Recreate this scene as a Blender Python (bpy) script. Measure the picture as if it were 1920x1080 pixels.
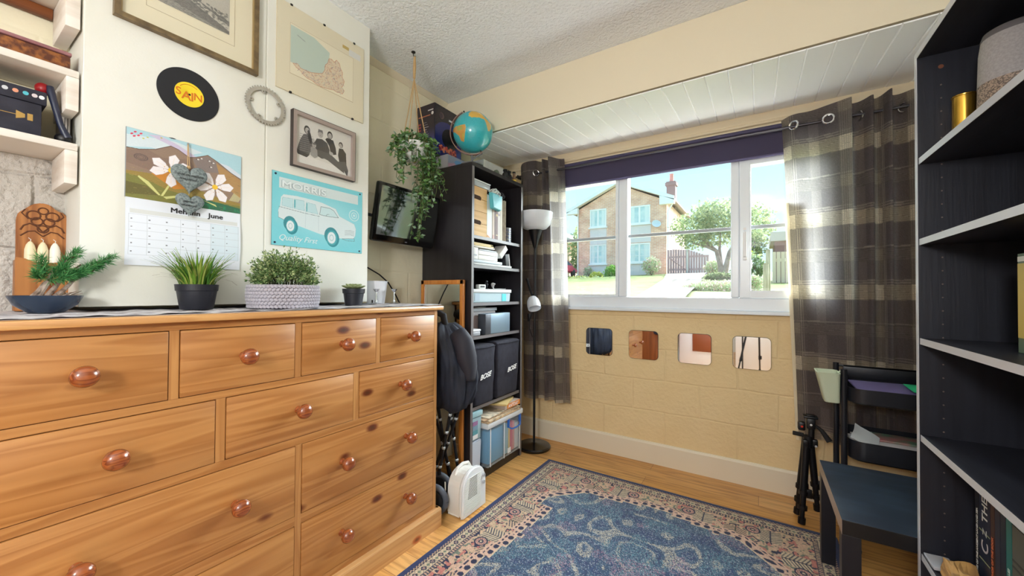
import bpy, bmesh, math, random
import numpy as np
from mathutils import Vector, Matrix
S = bpy.context.scene
for o in list(bpy.data.objects): bpy.data.objects.remove(o)
C = S.collection
R = random.Random(11)
def lin(c):
    return tuple(((v/255)/12.92 if v/255 <= .04045 else ((v/255+.055)/1.055)**2.4) for v in c)

# ------------------------------------------------------------ camera, world, lights, exposure
cam = bpy.data.cameras.new('camera'); co = bpy.data.objects.new('camera', cam); C.objects.link(co)
yaw, pitch, roll, FPX = .5698, .0129, .0064, 720.43
fw = Vector((-math.sin(yaw)*math.cos(pitch), math.cos(yaw)*math.cos(pitch), math.sin(pitch)))
rt = Vector((math.cos(yaw), math.sin(yaw), 0)); up = rt.cross(fw)
r2 = rt*math.cos(roll)+up*math.sin(roll); u2 = up*math.cos(roll)-rt*math.sin(roll)
m = Matrix((r2, u2, -fw)).transposed().to_4x4(); m.translation = (0, 0, 1.2054); co.matrix_world = m
cam.sensor_width = 36; cam.lens = 36*FPX/1920; cam.clip_start = .02; cam.clip_end = 500
S.camera = co
S.view_settings.view_transform = 'Standard'; S.view_settings.look = 'None'
S.view_settings.exposure = 0.84; S.view_settings.gamma = 1; S.view_settings.use_curve_mapping = False
S.cycles.max_bounces = 10; S.cycles.diffuse_bounces = 6; S.cycles.glossy_bounces = 4
S.cycles.transparent_max_bounces = 16; S.cycles.caustics_reflective = False; S.cycles.caustics_refractive = False
S.cycles.sample_clamp_indirect = 6
try:
    S.cycles.use_denoising = True
except Exception: pass

w = bpy.data.worlds.new('sky'); S.world = w; w.use_nodes = True
nt = w.node_tree; nt.nodes.clear()
tc = nt.nodes.new('ShaderNodeTexCoord'); sx = nt.nodes.new('ShaderNodeSeparateXYZ')
cr = nt.nodes.new('ShaderNodeValToRGB'); bg = nt.nodes.new('ShaderNodeBackground'); ow = nt.nodes.new('ShaderNodeOutputWorld')
nz = nt.nodes.new('ShaderNodeTexNoise'); nz.inputs['Scale'].default_value = 2.6; nz.inputs['Detail'].default_value = 7
mp = nt.nodes.new('ShaderNodeMapping'); mp.inputs['Scale'].default_value = (1, 1, 3.2)
cr2 = nt.nodes.new('ShaderNodeValToRGB'); mx = nt.nodes.new('ShaderNodeMixRGB')
L = nt.links.new
L(tc.outputs['Generated'], sx.inputs[0]); L(sx.outputs['Z'], cr.inputs[0])
cr.color_ramp.elements[0].position = 0.0; cr.color_ramp.elements[0].color = (*lin((194, 226, 238)), 1)
cr.color_ramp.elements[1].position = .55; cr.color_ramp.elements[1].color = (*lin((144, 194, 222)), 1)
L(tc.outputs['Generated'], mp.inputs[0]); L(mp.outputs[0], nz.inputs['Vector']); L(nz.outputs['Fac'], cr2.inputs[0])
cr2.color_ramp.elements[0].position = .56; cr2.color_ramp.elements[0].color = (0, 0, 0, 1)
cr2.color_ramp.elements[1].position = .72; cr2.color_ramp.elements[1].color = (.75, .75, .75, 1)
L(cr2.outputs[0], mx.inputs[0]); L(cr.outputs[0], mx.inputs[1]); mx.inputs[2].default_value = (1, 1, 1, 1)
L(mx.outputs[0], bg.inputs[0]); bg.inputs[1].default_value = 1.15; L(bg.outputs[0], ow.inputs[0])

def light(kind, name, loc, aim, energy, color=(1, 1, 1), size=1., sizey=None, angle=None):
    l = bpy.data.lights.new(name, kind); l.energy = energy; l.color = color
    if kind == 'AREA':
        l.size = size
        if sizey: l.shape = 'RECTANGLE'; l.size_y = sizey
    if kind == 'SUN': l.angle = angle
    if kind == 'POINT': l.shadow_soft_size = size
    o = bpy.data.objects.new(name, l); C.objects.link(o); o.location = loc
    o.rotation_euler = (Vector(aim)-Vector(loc)).to_track_quat('-Z', 'Y').to_euler()
    return o
# hazy bright daylight coming in through the window (a wide soft sun behind thin cloud)
light('SUN', 'hazy_daylight', (3, 9, 7), (0.4, 2.2, .9), 18, (.96, .98, 1), angle=math.radians(70))
# added fill light for the room, unseen behind the camera (stand-in lamp modelled below)
light('POINT', 'fill_lamp_light', (-.20, -1.05, 1.66), (-.25, -.45, 0), 49, (.995, .99, .985), size=.13)

# ------------------------------------------------------------ materials
MATS = {}
def mat(name, c=(128, 128, 128), rough=.5, metal=0., spec=.5, c2=None, nscale=8., nstretch=(1, 1, 1), ndet=4, lohi=(.35, .65),
        bump=0., bscale=60., bdist=.002, alpha=1., transl=0., coat=0., transm=0., emit=0., attr=None, coords='Object', sheen=0., rnd=False, thin=0.):
    if name in MATS: return MATS[name]
    M = bpy.data.materials.new(name); M.use_nodes = True; n = M.node_tree.nodes; l = M.node_tree.links.new
    p = n['Principled BSDF']; out = n['Material Output']
    p.inputs['Base Color'].default_value = (*lin(c), 1); p.inputs['Roughness'].default_value = rough
    p.inputs['Metallic'].default_value = metal; p.inputs['Specular IOR Level'].default_value = spec
    p.inputs['Coat Weight'].default_value = coat; p.inputs['Coat Roughness'].default_value = .15
    p.inputs['Transmission Weight'].default_value = transm; p.inputs['Alpha'].default_value = alpha
    p.inputs['Sheen Weight'].default_value = sheen
    if emit: p.inputs['Emission Color'].default_value = (*lin(c), 1); p.inputs['Emission Strength'].default_value = emit
    t = n.new('ShaderNodeTexCoord'); mpp = n.new('ShaderNodeMapping'); l(t.outputs[coords], mpp.inputs[0])
    mpp.inputs['Scale'].default_value = nstretch
    if rnd:
        oi = n.new('ShaderNodeObjectInfo'); mm = n.new('ShaderNodeMath'); mm.operation = 'MULTIPLY'; mm.inputs[1].default_value = 37.
        l(oi.outputs['Random'], mm.inputs[0]); l(mm.outputs[0], mpp.inputs['Location'])
    if attr:
        a = n.new('ShaderNodeAttribute'); a.attribute_name = attr; l(a.outputs['Color'], p.inputs['Base Color'])
    elif c2:
        nn = n.new('ShaderNodeTexNoise'); nn.inputs['Scale'].default_value = nscale; nn.inputs['Detail'].default_value = ndet
        l(mpp.outputs[0], nn.inputs['Vector'])
        rr = n.new('ShaderNodeValToRGB'); l(nn.outputs['Fac'], rr.inputs[0])
        rr.color_ramp.elements[0].position = lohi[0]; rr.color_ramp.elements[0].color = (*lin(c), 1)
        rr.color_ramp.elements[1].position = lohi[1]; rr.color_ramp.elements[1].color = (*lin(c2), 1)
        l(rr.outputs[0], p.inputs['Base Color'])
    if bump:
        bn = n.new('ShaderNodeTexNoise'); bn.inputs['Scale'].default_value = bscale; bn.inputs['Detail'].default_value = 3
        l(mpp.outputs[0], bn.inputs['Vector'])
        b = n.new('ShaderNodeBump'); b.inputs['Strength'].default_value = bump; b.inputs['Distance'].default_value = bdist
        l(bn.outputs['Fac'], b.inputs['Height']); l(b.outputs[0], p.inputs['Normal'])
    if transl:
        tr = n.new('ShaderNodeBsdfTranslucent'); wm = None; ms = n.new('ShaderNodeMixShader'); ms.inputs[0].default_value = transl
        src = p.inputs['Base Color'].links[0].from_socket if p.inputs['Base Color'].links else None
        if src and thin:   # open weave: more daylight comes through than the yarn colour alone would pass
            wm = n.new('ShaderNodeMixRGB'); wm.inputs[0].default_value = thin; wm.inputs[2].default_value = (.9, .88, .82, 1); l(src, wm.inputs[1]); l(wm.outputs[0], tr.inputs[0])
        elif src: l(src, tr.inputs[0])
        else: tr.inputs[0].default_value = (*lin(c), 1)
        l(p.outputs[0], ms.inputs[1]); l(tr.outputs[0], ms.inputs[2]); l(ms.outputs[0], out.inputs[0])
    MATS[name] = M; return M

def glass(name, tint=(255, 255, 255), gl=.06, rough=.0):
    if name in MATS: return MATS[name]
    M = bpy.data.materials.new(name); M.use_nodes = True; n = M.node_tree.nodes; l = M.node_tree.links.new
    n.remove(n['Principled BSDF']); out = n['Material Output']
    t = n.new('ShaderNodeBsdfTransparent'); t.inputs[0].default_value = (*lin(tint), 1)
    g = n.new('ShaderNodeBsdfGlossy'); g.inputs['Roughness'].default_value = rough
    ms = n.new('ShaderNodeMixShader'); ms.inputs[0].default_value = gl
    l(t.outputs[0], ms.inputs[1]); l(g.outputs[0], ms.inputs[2]); l(ms.outputs[0], out.inputs[0])
    MATS[name] = M; return M

def frosted(name, c, a=.6, rough=.25):
    return mat(name, c, rough=rough, alpha=a, spec=.6)

def wall_mat(name, c, plane, mortar=.6, bw=.44, bh=.225, off=(0, 0), tone=None, rough_amt=.8):
    """painted block wall: soft block joints and a rough face, all in bump"""
    M = bpy.data.materials.new(name); M.use_nodes = True; n = M.node_tree.nodes; l = M.node_tree.links.new
    p = n['Principled BSDF']; p.inputs['Roughness'].default_value = .75; p.inputs['Specular IOR Level'].default_value = .25
    g = n.new('ShaderNodeNewGeometry'); s = n.new('ShaderNodeSeparateXYZ'); cb = n.new('ShaderNodeCombineXYZ')
    l(g.outputs['Position'], s.inputs[0]); l(s.outputs['X' if plane == 'xz' else 'Y'], cb.inputs[0]); l(s.outputs['Z'], cb.inputs[1])
    wn = n.new('ShaderNodeTexNoise'); wn.inputs['Scale'].default_value = 3.5; l(cb.outputs[0], wn.inputs['Vector'])
    vm = n.new('ShaderNodeVectorMath'); vm.operation = 'MULTIPLY_ADD'; l(wn.outputs['Color'], vm.inputs[0]); vm.inputs[1].default_value = (.03, .03, 0)
    l(cb.outputs[0], vm.inputs[2])
    mp = n.new('ShaderNodeMapping'); mp.inputs['Location'].default_value = (off[0], off[1], 0); l(vm.outputs[0], mp.inputs[0])
    b = n.new('ShaderNodeTexBrick'); l(mp.outputs[0], b.inputs['Vector']); b.inputs['Scale'].default_value = 1
    b.inputs['Brick Width'].default_value = bw; b.inputs['Row Height'].default_value = bh; b.inputs['Mortar Size'].default_value = .009
    b.inputs['Mortar Smooth'].default_value = 1.; b.inputs['Color1'].default_value = (1, 1, 1, 1); b.inputs['Color2'].default_value = (1, 1, 1, 1); b.inputs['Mortar'].default_value = (0, 0, 0, 1)
    n1 = n.new('ShaderNodeTexNoise'); n1.inputs['Scale'].default_value = 42; n1.inputs['Detail'].default_value = 5; l(g.outputs['Position'], n1.inputs['Vector'])
    n2 = n.new('ShaderNodeTexNoise'); n2.inputs['Scale'].default_value = 6; n2.inputs['Detail'].default_value = 3; l(g.outputs['Position'], n2.inputs['Vector'])
    m1 = n.new('ShaderNodeMath'); m1.operation = 'MULTIPLY_ADD'; l(n1.outputs['Fac'], m1.inputs[0]); m1.inputs[1].default_value = rough_amt; l(b.outputs['Color'], m1.inputs[2])
    m2 = n.new('ShaderNodeMath'); m2.operation = 'MULTIPLY_ADD'; l(n2.outputs['Fac'], m2.inputs[0]); m2.inputs[1].default_value = 1.2; l(m1.outputs[0], m2.inputs[2])
    bp = n.new('ShaderNodeBump'); bp.inputs['Strength'].default_value = mortar; bp.inputs['Distance'].default_value = .006
    l(m2.outputs[0], bp.inputs['Height']); l(bp.outputs[0], p.inputs['Normal'])
    r = n.new('ShaderNodeValToRGB'); l(n2.outputs['Fac'], r.inputs[0]); r.color_ramp.elements[0].color = (*lin(c), 1)
    r.color_ramp.elements[1].color = (*lin(tone or tuple(max(0, v-8) for v in c)), 1); l(r.outputs[0], p.inputs['Base Color'])
    return M

def pine_mat(name, c1, c2, cd, axis='Y', gs=14., knots=True, rough=.38, coat=.25):
    M = bpy.data.materials.new(name); M.use_nodes = True; n = M.node_tree.nodes; l = M.node_tree.links.new
    p = n['Principled BSDF']; p.inputs['Roughness'].default_value = rough; p.inputs['Coat Weight'].default_value = coat; p.inputs['Coat Roughness'].default_value = .25
    t = n.new('ShaderNodeTexCoord'); mp = n.new('ShaderNodeMapping'); l(t.outputs['Object'], mp.inputs[0])
    k = {'X': (.05, 1, 1), 'Y': (1, .05, 1), 'Z': (1, 1, .05)}[axis]
    mp.inputs['Scale'].default_value = k
    oi = n.new('ShaderNodeObjectInfo'); mm = n.new('ShaderNodeMath'); mm.operation = 'MULTIPLY'; mm.inputs[1].default_value = 23.
    l(oi.outputs['Random'], mm.inputs[0]); l(mm.outputs[0], mp.inputs['Location'])
    a = n.new('ShaderNodeTexNoise'); a.inputs['Scale'].default_value = gs; a.inputs['Detail'].default_value = 2; a.inputs['Distortion'].default_value = .6; l(mp.outputs[0], a.inputs['Vector'])
    m1 = n.new('ShaderNodeMath'); m1.operation = 'MULTIPLY'; m1.inputs[1].default_value = 7.; l(a.outputs['Fac'], m1.inputs[0])
    m2 = n.new('ShaderNodeMath'); m2.operation = 'FRACT'; l(m1.outputs[0], m2.inputs[0])
    r = n.new('ShaderNodeValToRGB'); l(m2.outputs[0], r.inputs[0]); e = r.color_ramp.elements
    e[0].position = 0; e[0].color = (*lin(c1), 1); e[1].position = 1; e[1].color = (*lin(c1), 1)
    x = r.color_ramp.elements.new(.8); x.color = (*lin(c2), 1)
    b = n.new('ShaderNodeTexNoise'); b.inputs['Scale'].default_value = 60; b.inputs['Detail'].default_value = 3; l(mp.outputs[0], b.inputs['Vector'])
    mx = n.new('ShaderNodeMixRGB'); mx.blend_type = 'MULTIPLY'; mx.inputs[0].default_value = .5; l(r.outputs[0], mx.inputs[1])
    rb = n.new('ShaderNodeValToRGB'); l(b.outputs['Fac'], rb.inputs[0]); rb.color_ramp.elements[0].color = (.62, .55, .5, 1); rb.color_ramp.elements[1].position = .62; rb.color_ramp.elements[1].color = (1, 1, 1, 1)
    l(rb.outputs[0], mx.inputs[2]); col = mx.outputs[0]
    if knots:
        mk = n.new('ShaderNodeMapping'); l(t.outputs['Object'], mk.inputs[0]); mk.inputs['Scale'].default_value = {'X': (3, 6, 6), 'Y': (6, 3.2, 6), 'Z': (6, 6, 3)}[axis]
        l(mm.outputs[0], mk.inputs['Location'])
        v = n.new('ShaderNodeTexVoronoi'); v.inputs['Scale'].default_value = 1.35; v.inputs['Randomness'].default_value = 1.; l(mk.outputs[0], v.inputs['Vector'])
        rk = n.new('ShaderNodeValToRGB'); l(v.outputs['Distance'], rk.inputs[0]); e = rk.color_ramp.elements
        e[0].position = .03; e[0].color = (*lin(cd), 1); e[1].position = .16; e[1].color = (1, 1, 1, 1)
        y = e.new(.085); y.color = (*lin(tuple(min(255, int(q*1.75)) for q in cd)), 1)
        m3 = n.new('ShaderNodeMixRGB'); m3.blend_type = 'MULTIPLY'; m3.inputs[0].default_value = .9; l(col, m3.inputs[1]); l(rk.outputs[0], m3.inputs[2]); col = m3.outputs[0]
    l(col, p.inputs['Base Color'])
    return M

# ------------------------------------------------------------ mesh helpers
ORG = {}
def tagp(o, label=None, cat=None, group=None, kind=None):
    if label: o['label'] = label
    if cat: o['category'] = cat
    if group: o['group'] = group
    if kind: o['kind'] = kind
    return o
def thing(name, label, cat, loc, group=None):
    o = bpy.data.objects.new(name, None); C.objects.link(o); o.location = loc; o.empty_display_size = .05
    ORG[o.name] = Vector(loc); return tagp(o, label, cat, group)
def link(name, me, mt, parent=None, smooth=False, local=False, label=None, origin=None):
    o = bpy.data.objects.new(name, me); C.objects.link(o)
    if isinstance(mt, (list, tuple)):
        for x in mt: me.materials.append(x)
    elif mt and len(me.materials) == 0: me.materials.append(mt)
    if parent is not None:
        off = ORG[parent.name]; o.parent = parent; ORG[o.name] = off
        if not local and off.length > 0: me.transform(Matrix.Translation(-off))
    else:
        if origin is None and len(me.vertices):
            n = len(me.vertices); a = np.empty(n*3); me.vertices.foreach_get('co', a); a = a.reshape(-1, 3)
            lo, hi = a.min(0), a.max(0); origin = ((lo[0]+hi[0])/2, (lo[1]+hi[1])/2, lo[2])
        off = Vector(origin or (0, 0, 0)); ORG[o.name] = off
        me.transform(Matrix.Translation(-off)); o.location = off
    if smooth:
        me.polygons.foreach_set('use_smooth', [True]*len(me.polygons))
        if smooth != 'all':
            try: me.set_sharp_from_angle(angle=math.radians(40))
            except Exception: pass
    if label: o['label'] = label
    me.update(); return o
class B:
    """collects shapes and links them as ONE mesh"""
    def __init__(s): s.b = bmesh.new()
    def _add(s, b2, mt=0):
        for f in b2.faces: f.material_index = mt
        me = bpy.data.meshes.new('t'); b2.to_mesh(me); b2.free(); s.b.from_mesh(me); bpy.data.meshes.remove(me)
    def box(s, x0, x1, y0, y1, z0, z1, bev=0., mt=0, rot=None, seg=2):
        b = bmesh.new(); bmesh.ops.create_cube(b, size=1)
        bmesh.ops.scale(b, vec=(abs(x1-x0), abs(y1-y0), abs(z1-z0)), verts=b.verts)
        if bev: bmesh.ops.bevel(b, geom=list(b.edges), offset=min(bev, .49*min(abs(x1-x0), abs(y1-y0), abs(z1-z0))), segments=seg, affect='EDGES', profile=.5)
        if rot: bmesh.ops.rotate(b, cent=(0, 0, 0), matrix=Matrix.Rotation(rot[1], 3, rot[0]), verts=b.verts)
        bmesh.ops.translate(b, vec=((x0+x1)/2, (y0+y1)/2, (z0+z1)/2), verts=b.verts); s._add(b, mt); return s
    def tube(s, pts, r, n=10, mt=0, cap=True):
        """tapered tube along points; r number or list"""
        P = [Vector(p) for p in pts]; rs = r if isinstance(r, (list, tuple)) else [r]*len(P)
        b = bmesh.new(); rings = []; prev = None
        for i, p in enumerate(P):
            d = (P[min(i+1, len(P)-1)]-P[max(i-1, 0)]).normalized()
            if prev is None: a = d.orthogonal().normalized()
            else: a = (prev-d*prev.dot(d)); a = a.normalized() if a.length > 1e-6 else d.orthogonal().normalized()
            prev = a; c = d.cross(a)
            rings.append([b.verts.new(p+(a*math.cos(2*math.pi*k/n)+c*math.sin(2*math.pi*k/n))*rs[i]) for k in range(n)])
        for i in range(len(rings)-1):
            for k in range(n): b.faces.new((rings[i][k], rings[i][(k+1) % n], rings[i+1][(k+1) % n], rings[i+1][k]))
        if cap: b.faces.new(rings[0][::-1]); b.faces.new(rings[-1])
        s._add(b, mt); return s
    def lathe(s, prof, c=(0, 0, 0), axis='Z', n=32, mt=0, sx=1., sy=1., rot=None):
        """prof: (radius, height) list"""
        b = bmesh.new(); rings = []
        for (r, h) in prof:
            if r < 1e-6: rings.append([b.verts.new((0, 0, h))])
            else: rings.append([b.verts.new((r*math.cos(2*math.pi*k/n)*sx, r*math.sin(2*math.pi*k/n)*sy, h)) for k in range(n)])
        for i in range(len(rings)-1):
            A, Bq = rings[i], rings[i+1]
            for k in range(n):
                if len(A) == 1 and len(Bq) == 1: continue
                if len(A) == 1: b.faces.new((A[0], Bq[(k+1) % n], Bq[k]))
                elif len(Bq) == 1: b.faces.new((A[k], A[(k+1) % n], Bq[0]))
                else: b.faces.new((A[k], A[(k+1) % n], Bq[(k+1) % n], Bq[k]))
        if axis == 'X': bmesh.ops.rotate(b, cent=(0, 0, 0), matrix=Matrix.Rotation(math.pi/2, 3, 'Y'), verts=b.verts)
        if axis == 'Y': bmesh.ops.rotate(b, cent=(0, 0, 0), matrix=Matrix.Rotation(-math.pi/2, 3, 'X'), verts=b.verts)
        if rot is not None: bmesh.ops.rotate(b, cent=(0, 0, 0), matrix=rot, verts=b.verts)
        bmesh.ops.translate(b, vec=c, verts=b.verts); bmesh.ops.recalc_face_normals(b, faces=b.faces); s._add(b, mt); return s
    def prism(s, pts2, plane, a, c, mt=0, bev=0.):
        """extrude a 2D outline; plane 'yz' -> x from a to c, 'xz' -> y, 'xy' -> z"""
        b = bmesh.new()
        f = {'yz': lambda p, q: (q, p[0], p[1]), 'xz': lambda p, q: (p[0], q, p[1]), 'xy': lambda p, q: (p[0], p[1], q)}[plane]
        v1 = [b.verts.new(f(p, a)) for p in pts2]; v2 = [b.verts.new(f(p, c)) for p in pts2]; n = len(pts2)
        b.faces.new(v1); b.faces.new(v2[::-1])
        for i in range(n): b.faces.new((v1[i], v2[i], v2[(i+1) % n], v1[(i+1) % n]))
        bmesh.ops.recalc_face_normals(b, faces=b.faces)
        if bev: bmesh.ops.bevel(b, geom=list(b.edges), offset=bev, segments=2, affect='EDGES')
        s._add(b, mt); return s
    def sphere(s, c, r, sc=(1, 1, 1), u=24, v=14, mt=0, rot=None):
        b = bmesh.new(); bmesh.ops.create_uvsphere(b, u_segments=u, v_segments=v, radius=r); bmesh.ops.scale(b, vec=sc, verts=b.verts)
        if rot is not None: bmesh.ops.rotate(b, cent=(0, 0, 0), matrix=rot, verts=b.verts)
        bmesh.ops.translate(b, vec=c, verts=b.verts); s._add(b, mt); return s
    def torus(s, c, R_, r, axis='Z', n=32, k=10, mt=0, rot=None, arc=(0, 2*math.pi)):
        full = abs(arc[1]-arc[0]-2*math.pi) < 1e-6; pts = []
        for i in range(n+1):
            a = arc[0]+(arc[1]-arc[0])*i/n; p = Vector((R_*math.cos(a), R_*math.sin(a), 0))
            if axis == 'X': p = Vector((0, p.x, p.y))
            if axis == 'Y': p = Vector((p.x, 0, p.y))
            if rot is not None: p = rot @ p
            pts.append(p+Vector(c))
        return s.tube(pts, r, k, mt, cap=not full)
    def rrect(s, w, h, r, plane, a, c, cen=(0, 0), mt=0, seg=6):
        pts = []
        for (sx_, sy_, a0) in ((1, 1, 0), (-1, 1, 90), (-1, -1, 180), (1, -1, 270)):
            for i in range(seg+1):
                t = math.radians(a0+90*i/seg); pts.append((cen[0]+sx_*(w/2-r)+r*math.cos(t), cen[1]+sy_*(h/2-r)+r*math.sin(t)))
        return s.prism(pts, plane, a, c, mt)
    def transform(s, M): bmesh.ops.transform(s.b, matrix=M, verts=s.b.verts); return s
    def noise(s, amp, sc=8., seed=0):
        from mathutils import noise as N
        for v in s.b.verts: v.co += N.noise_vector(v.co*sc+Vector((seed, 0, 0)))*amp
        return s
    def sub(s, n): bmesh.ops.subdivide_edges(s.b, edges=s.b.edges, cuts=n, use_grid_fill=True); return s
    def go(s, name, mt, parent=None, smooth=True, **k):
        me = bpy.data.meshes.new(name); s.b.to_mesh(me); s.b.free()
        return link(name, me, mt, parent, smooth, **k)
def struct(name, b, mt, parent=None, smooth=False, label=None):
    o = b.go(name, mt, parent, smooth, origin=(0, 0, 0) if parent is None else None); 
    if parent is None: o['kind'] = 'structure'
    if label: o['label'] = label
    return o
def one(name, b, mt, label, cat, group=None, smooth=True, kind=None):
    return tagp(b.go(name, mt, None, smooth), label, cat, group, kind)
def dup(root, d, label=None, rotz=0.):
    r = root.copy(); C.objects.link(r); r.location = root.location+Vector(d); r.rotation_euler[2] += rotz
    if label: r['label'] = label
    for ch in list(root.children):
        c = ch.copy(); C.objects.link(c); c.parent = r
        for g in ch.children:
            e = g.copy(); C.objects.link(e); e.parent = c
    return r
def text(name, st, size, pos, right, upv, mt, parent, ext=.0006, align='LEFT', shear=0., sx_=1., label=None, off=0., bold=0.):
    cu = bpy.data.curves.new(name, 'FONT'); cu.body = st; cu.size = size; cu.extrude = ext; cu.align_x = align; cu.shear = shear; cu.offset = off
    to = bpy.data.objects.new('t', cu); C.objects.link(to); dg = bpy.context.evaluated_depsgraph_get()
    me = bpy.data.meshes.new_from_object(to.evaluated_get(dg)); bpy.data.objects.remove(to); bpy.data.curves.remove(cu)
    me.materials.clear(); me.name = name
    if bold:
        bb = bmesh.new()
        for i, (dx, dy) in enumerate(((0, 0), (bold, 0), (-bold, 0), (0, bold), (0, -bold), (bold*.7, bold*.7), (-bold*.7, -bold*.7), (bold*.7, -bold*.7), (-bold*.7, bold*.7))):
            m2 = me.copy(); m2.transform(Matrix.Translation((dx, dy, i*.00003))); bb.from_mesh(m2); bpy.data.meshes.remove(m2)
        bb.to_mesh(me); bb.free()
    r = Vector(right).normalized(); u = Vector(upv).normalized(); nn = r.cross(u)
    M = Matrix((r*sx_, u, nn)).transposed().to_4x4(); M.translation = Vector(pos); me.transform(M)
    return link(name, me, mt, parent, False, label=label)
class Canvas:
    """a little painter: fills shapes into a grid that becomes coloured mesh facets"""
    def __init__(s, w, h, nx, bg=(255, 255, 255)):
        s.w, s.h = w, h; s.nx = nx; s.ny = max(2, int(nx*h/w))
        s.X, s.Y = np.meshgrid(np.linspace(0, w, s.nx), np.linspace(0, h, s.ny)); s.c = np.zeros((s.ny, s.nx, 3)); s.c[:] = bg
    def put(s, m, col, a=1.): s.c[m] = s.c[m]*(1-a)+np.array(col)*a; return s
    def rect(s, x0, x1, y0, y1, col, a=1.): return s.put((s.X >= x0) & (s.X <= x1) & (s.Y >= y0) & (s.Y <= y1), col, a)
    def ell(s, cx, cy, rx, ry, col, a=1., rot=0.):
        dx, dy = s.X-cx, s.Y-cy; c_, s_ = math.cos(rot), math.sin(rot)
        return s.put(((dx*c_+dy*s_)/rx)**2+((-dx*s_+dy*c_)/ry)**2 <= 1, col, a)
    def ring(s, cx, cy, rx, ry, t, col, a=1.):
        d = np.sqrt(((s.X-cx)/rx)**2+((s.Y-cy)/ry)**2); return s.put(np.abs(d-1) < t, col, a)
    def poly(s, P, col, a=1.):
        ins = np.zeros(s.X.shape, bool); n = len(P)
        for i in range(n):
            x1, y1 = P[i]; x2, y2 = P[(i+1) % n]
            if y1 == y2: continue
            c = ((s.Y >= min(y1, y2)) & (s.Y < max(y1, y2)) & (s.X < (x2-x1)*(s.Y-y1)/(y2-y1)+x1)); ins ^= c
        return s.put(ins, col, a)
    def line(s, P, t, col, a=1.):
        for (x1, y1), (x2, y2) in zip(P[:-1], P[1:]):
            dx, dy = x2-x1, y2-y1; q = np.clip(((s.X-x1)*dx+(s.Y-y1)*dy)/(dx*dx+dy*dy+1e-12), 0, 1)
            s.put((s.X-x1-q*dx)**2+(s.Y-y1-q*dy)**2 < (t/2)**2, col, a)
        return s
    def speck(s, amp, rng=np.random.RandomState(3)): s.c = np.clip(s.c+rng.normal(0, amp, s.X.shape)[..., None], 0, 255); return s
    def mesh(s, name, O, r, u, mt, parent, fn=None, smooth=False, label=None, **k):
        r, u, O = Vector(r), Vector(u), Vector(O)
        P = np.array(O)+s.X[..., None]*np.array(r)+s.Y[..., None]*np.array(u)
        if fn is not None: P = fn(P)
        return gridmesh(name, P, s.c, mt, parent, smooth, label, **k)
def srgb_lin(a):
    a = np.clip(a/255., 0, 1); return np.where(a <= .04045, a/12.92, ((a+.055)/1.055)**2.4)
def gridmesh(name, P, col, mt, parent, smooth=False, label=None, **k):
    ny, nx = P.shape[:2]; me = bpy.data.meshes.new(name); i = np.arange((ny-1)*(nx-1)); y = i//(nx-1); x = i % (nx-1); a = y*nx+x
    F = np.stack([a, a+1, a+nx+1, a+nx], 1)
    me.vertices.add(ny*nx); me.vertices.foreach_set('co', P.reshape(-1).astype(np.float32))
    me.loops.add(F.size); me.loops.foreach_set('vertex_index', F.reshape(-1)); me.polygons.add(len(F)); me.polygons.foreach_set('loop_start', np.arange(0, F.size, 4))
    me.update(calc_edges=True)
    if col is not None:
        at = me.color_attributes.new('paint', 'FLOAT_COLOR', 'POINT'); q = np.ones((ny*nx, 4), np.float32); q[:, :3] = srgb_lin(col.reshape(-1, 3)); at.data.foreach_set('color', q.reshape(-1))
    return link(name, me, mt, parent, 'all' if smooth else False, label=label, **k)
def leafmesh(name, items, mt, parent, **k):
    """items: (pos, dir, side, length, width, mat_index)"""
    V = []; F = []; MI = []
    for (p, d, sd, ln, wd, mi) in items:
        p = Vector(p); d = Vector(d).normalized(); sd = Vector(sd); sd = (sd-d*sd.dot(d)); sd = sd.normalized() if sd.length > 1e-5 else d.orthogonal().normalized(); n = d.cross(sd)
        b = len(V); V += [p, p+d*ln*.45+sd*wd/2+n*wd*.15, p+d*ln-n*ln*.06, p+d*ln*.45-sd*wd/2+n*wd*.15, p+d*ln*.5]
        F += [(b, b+4, b+1), (b+4, b+2, b+1), (b, b+3, b+4), (b+4, b+3, b+2)]; MI += [mi]*4
    me = bpy.data.meshes.new(name); me.from_pydata([tuple(v) for v in V], [], F); o = link(name, me, mt, parent, False, **k)
    me.polygons.foreach_set('material_index', MI); return o
def rv(): return Vector((R.uniform(-1, 1), R.uniform(-1, 1), R.uniform(-1, 1)))

WHITE = mat('white_gloss_paint', (236, 236, 238), .3)
UPVC = mat('white_window_plastic', (238, 245, 253), .28)
BLACK = mat('black_plastic', (16, 16, 20), .4)
SATIN = mat('satin_black_metal', (22, 22, 26), .38, .3)
STEEL = mat('brushed_steel', (190, 190, 195), .3, 1.)
CHROME = mat('chrome', (220, 222, 226), .08, 1.)
PAINT = mat('painted_panel', attr='paint', rough=.6)
PAINTG = mat('painted_gloss', attr='paint', rough=.25)
CARD = mat('white_card', (228, 228, 226), .7)
MIRROR = mat('silvered_mirror', (235, 238, 240), .02, 1.)
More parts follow.
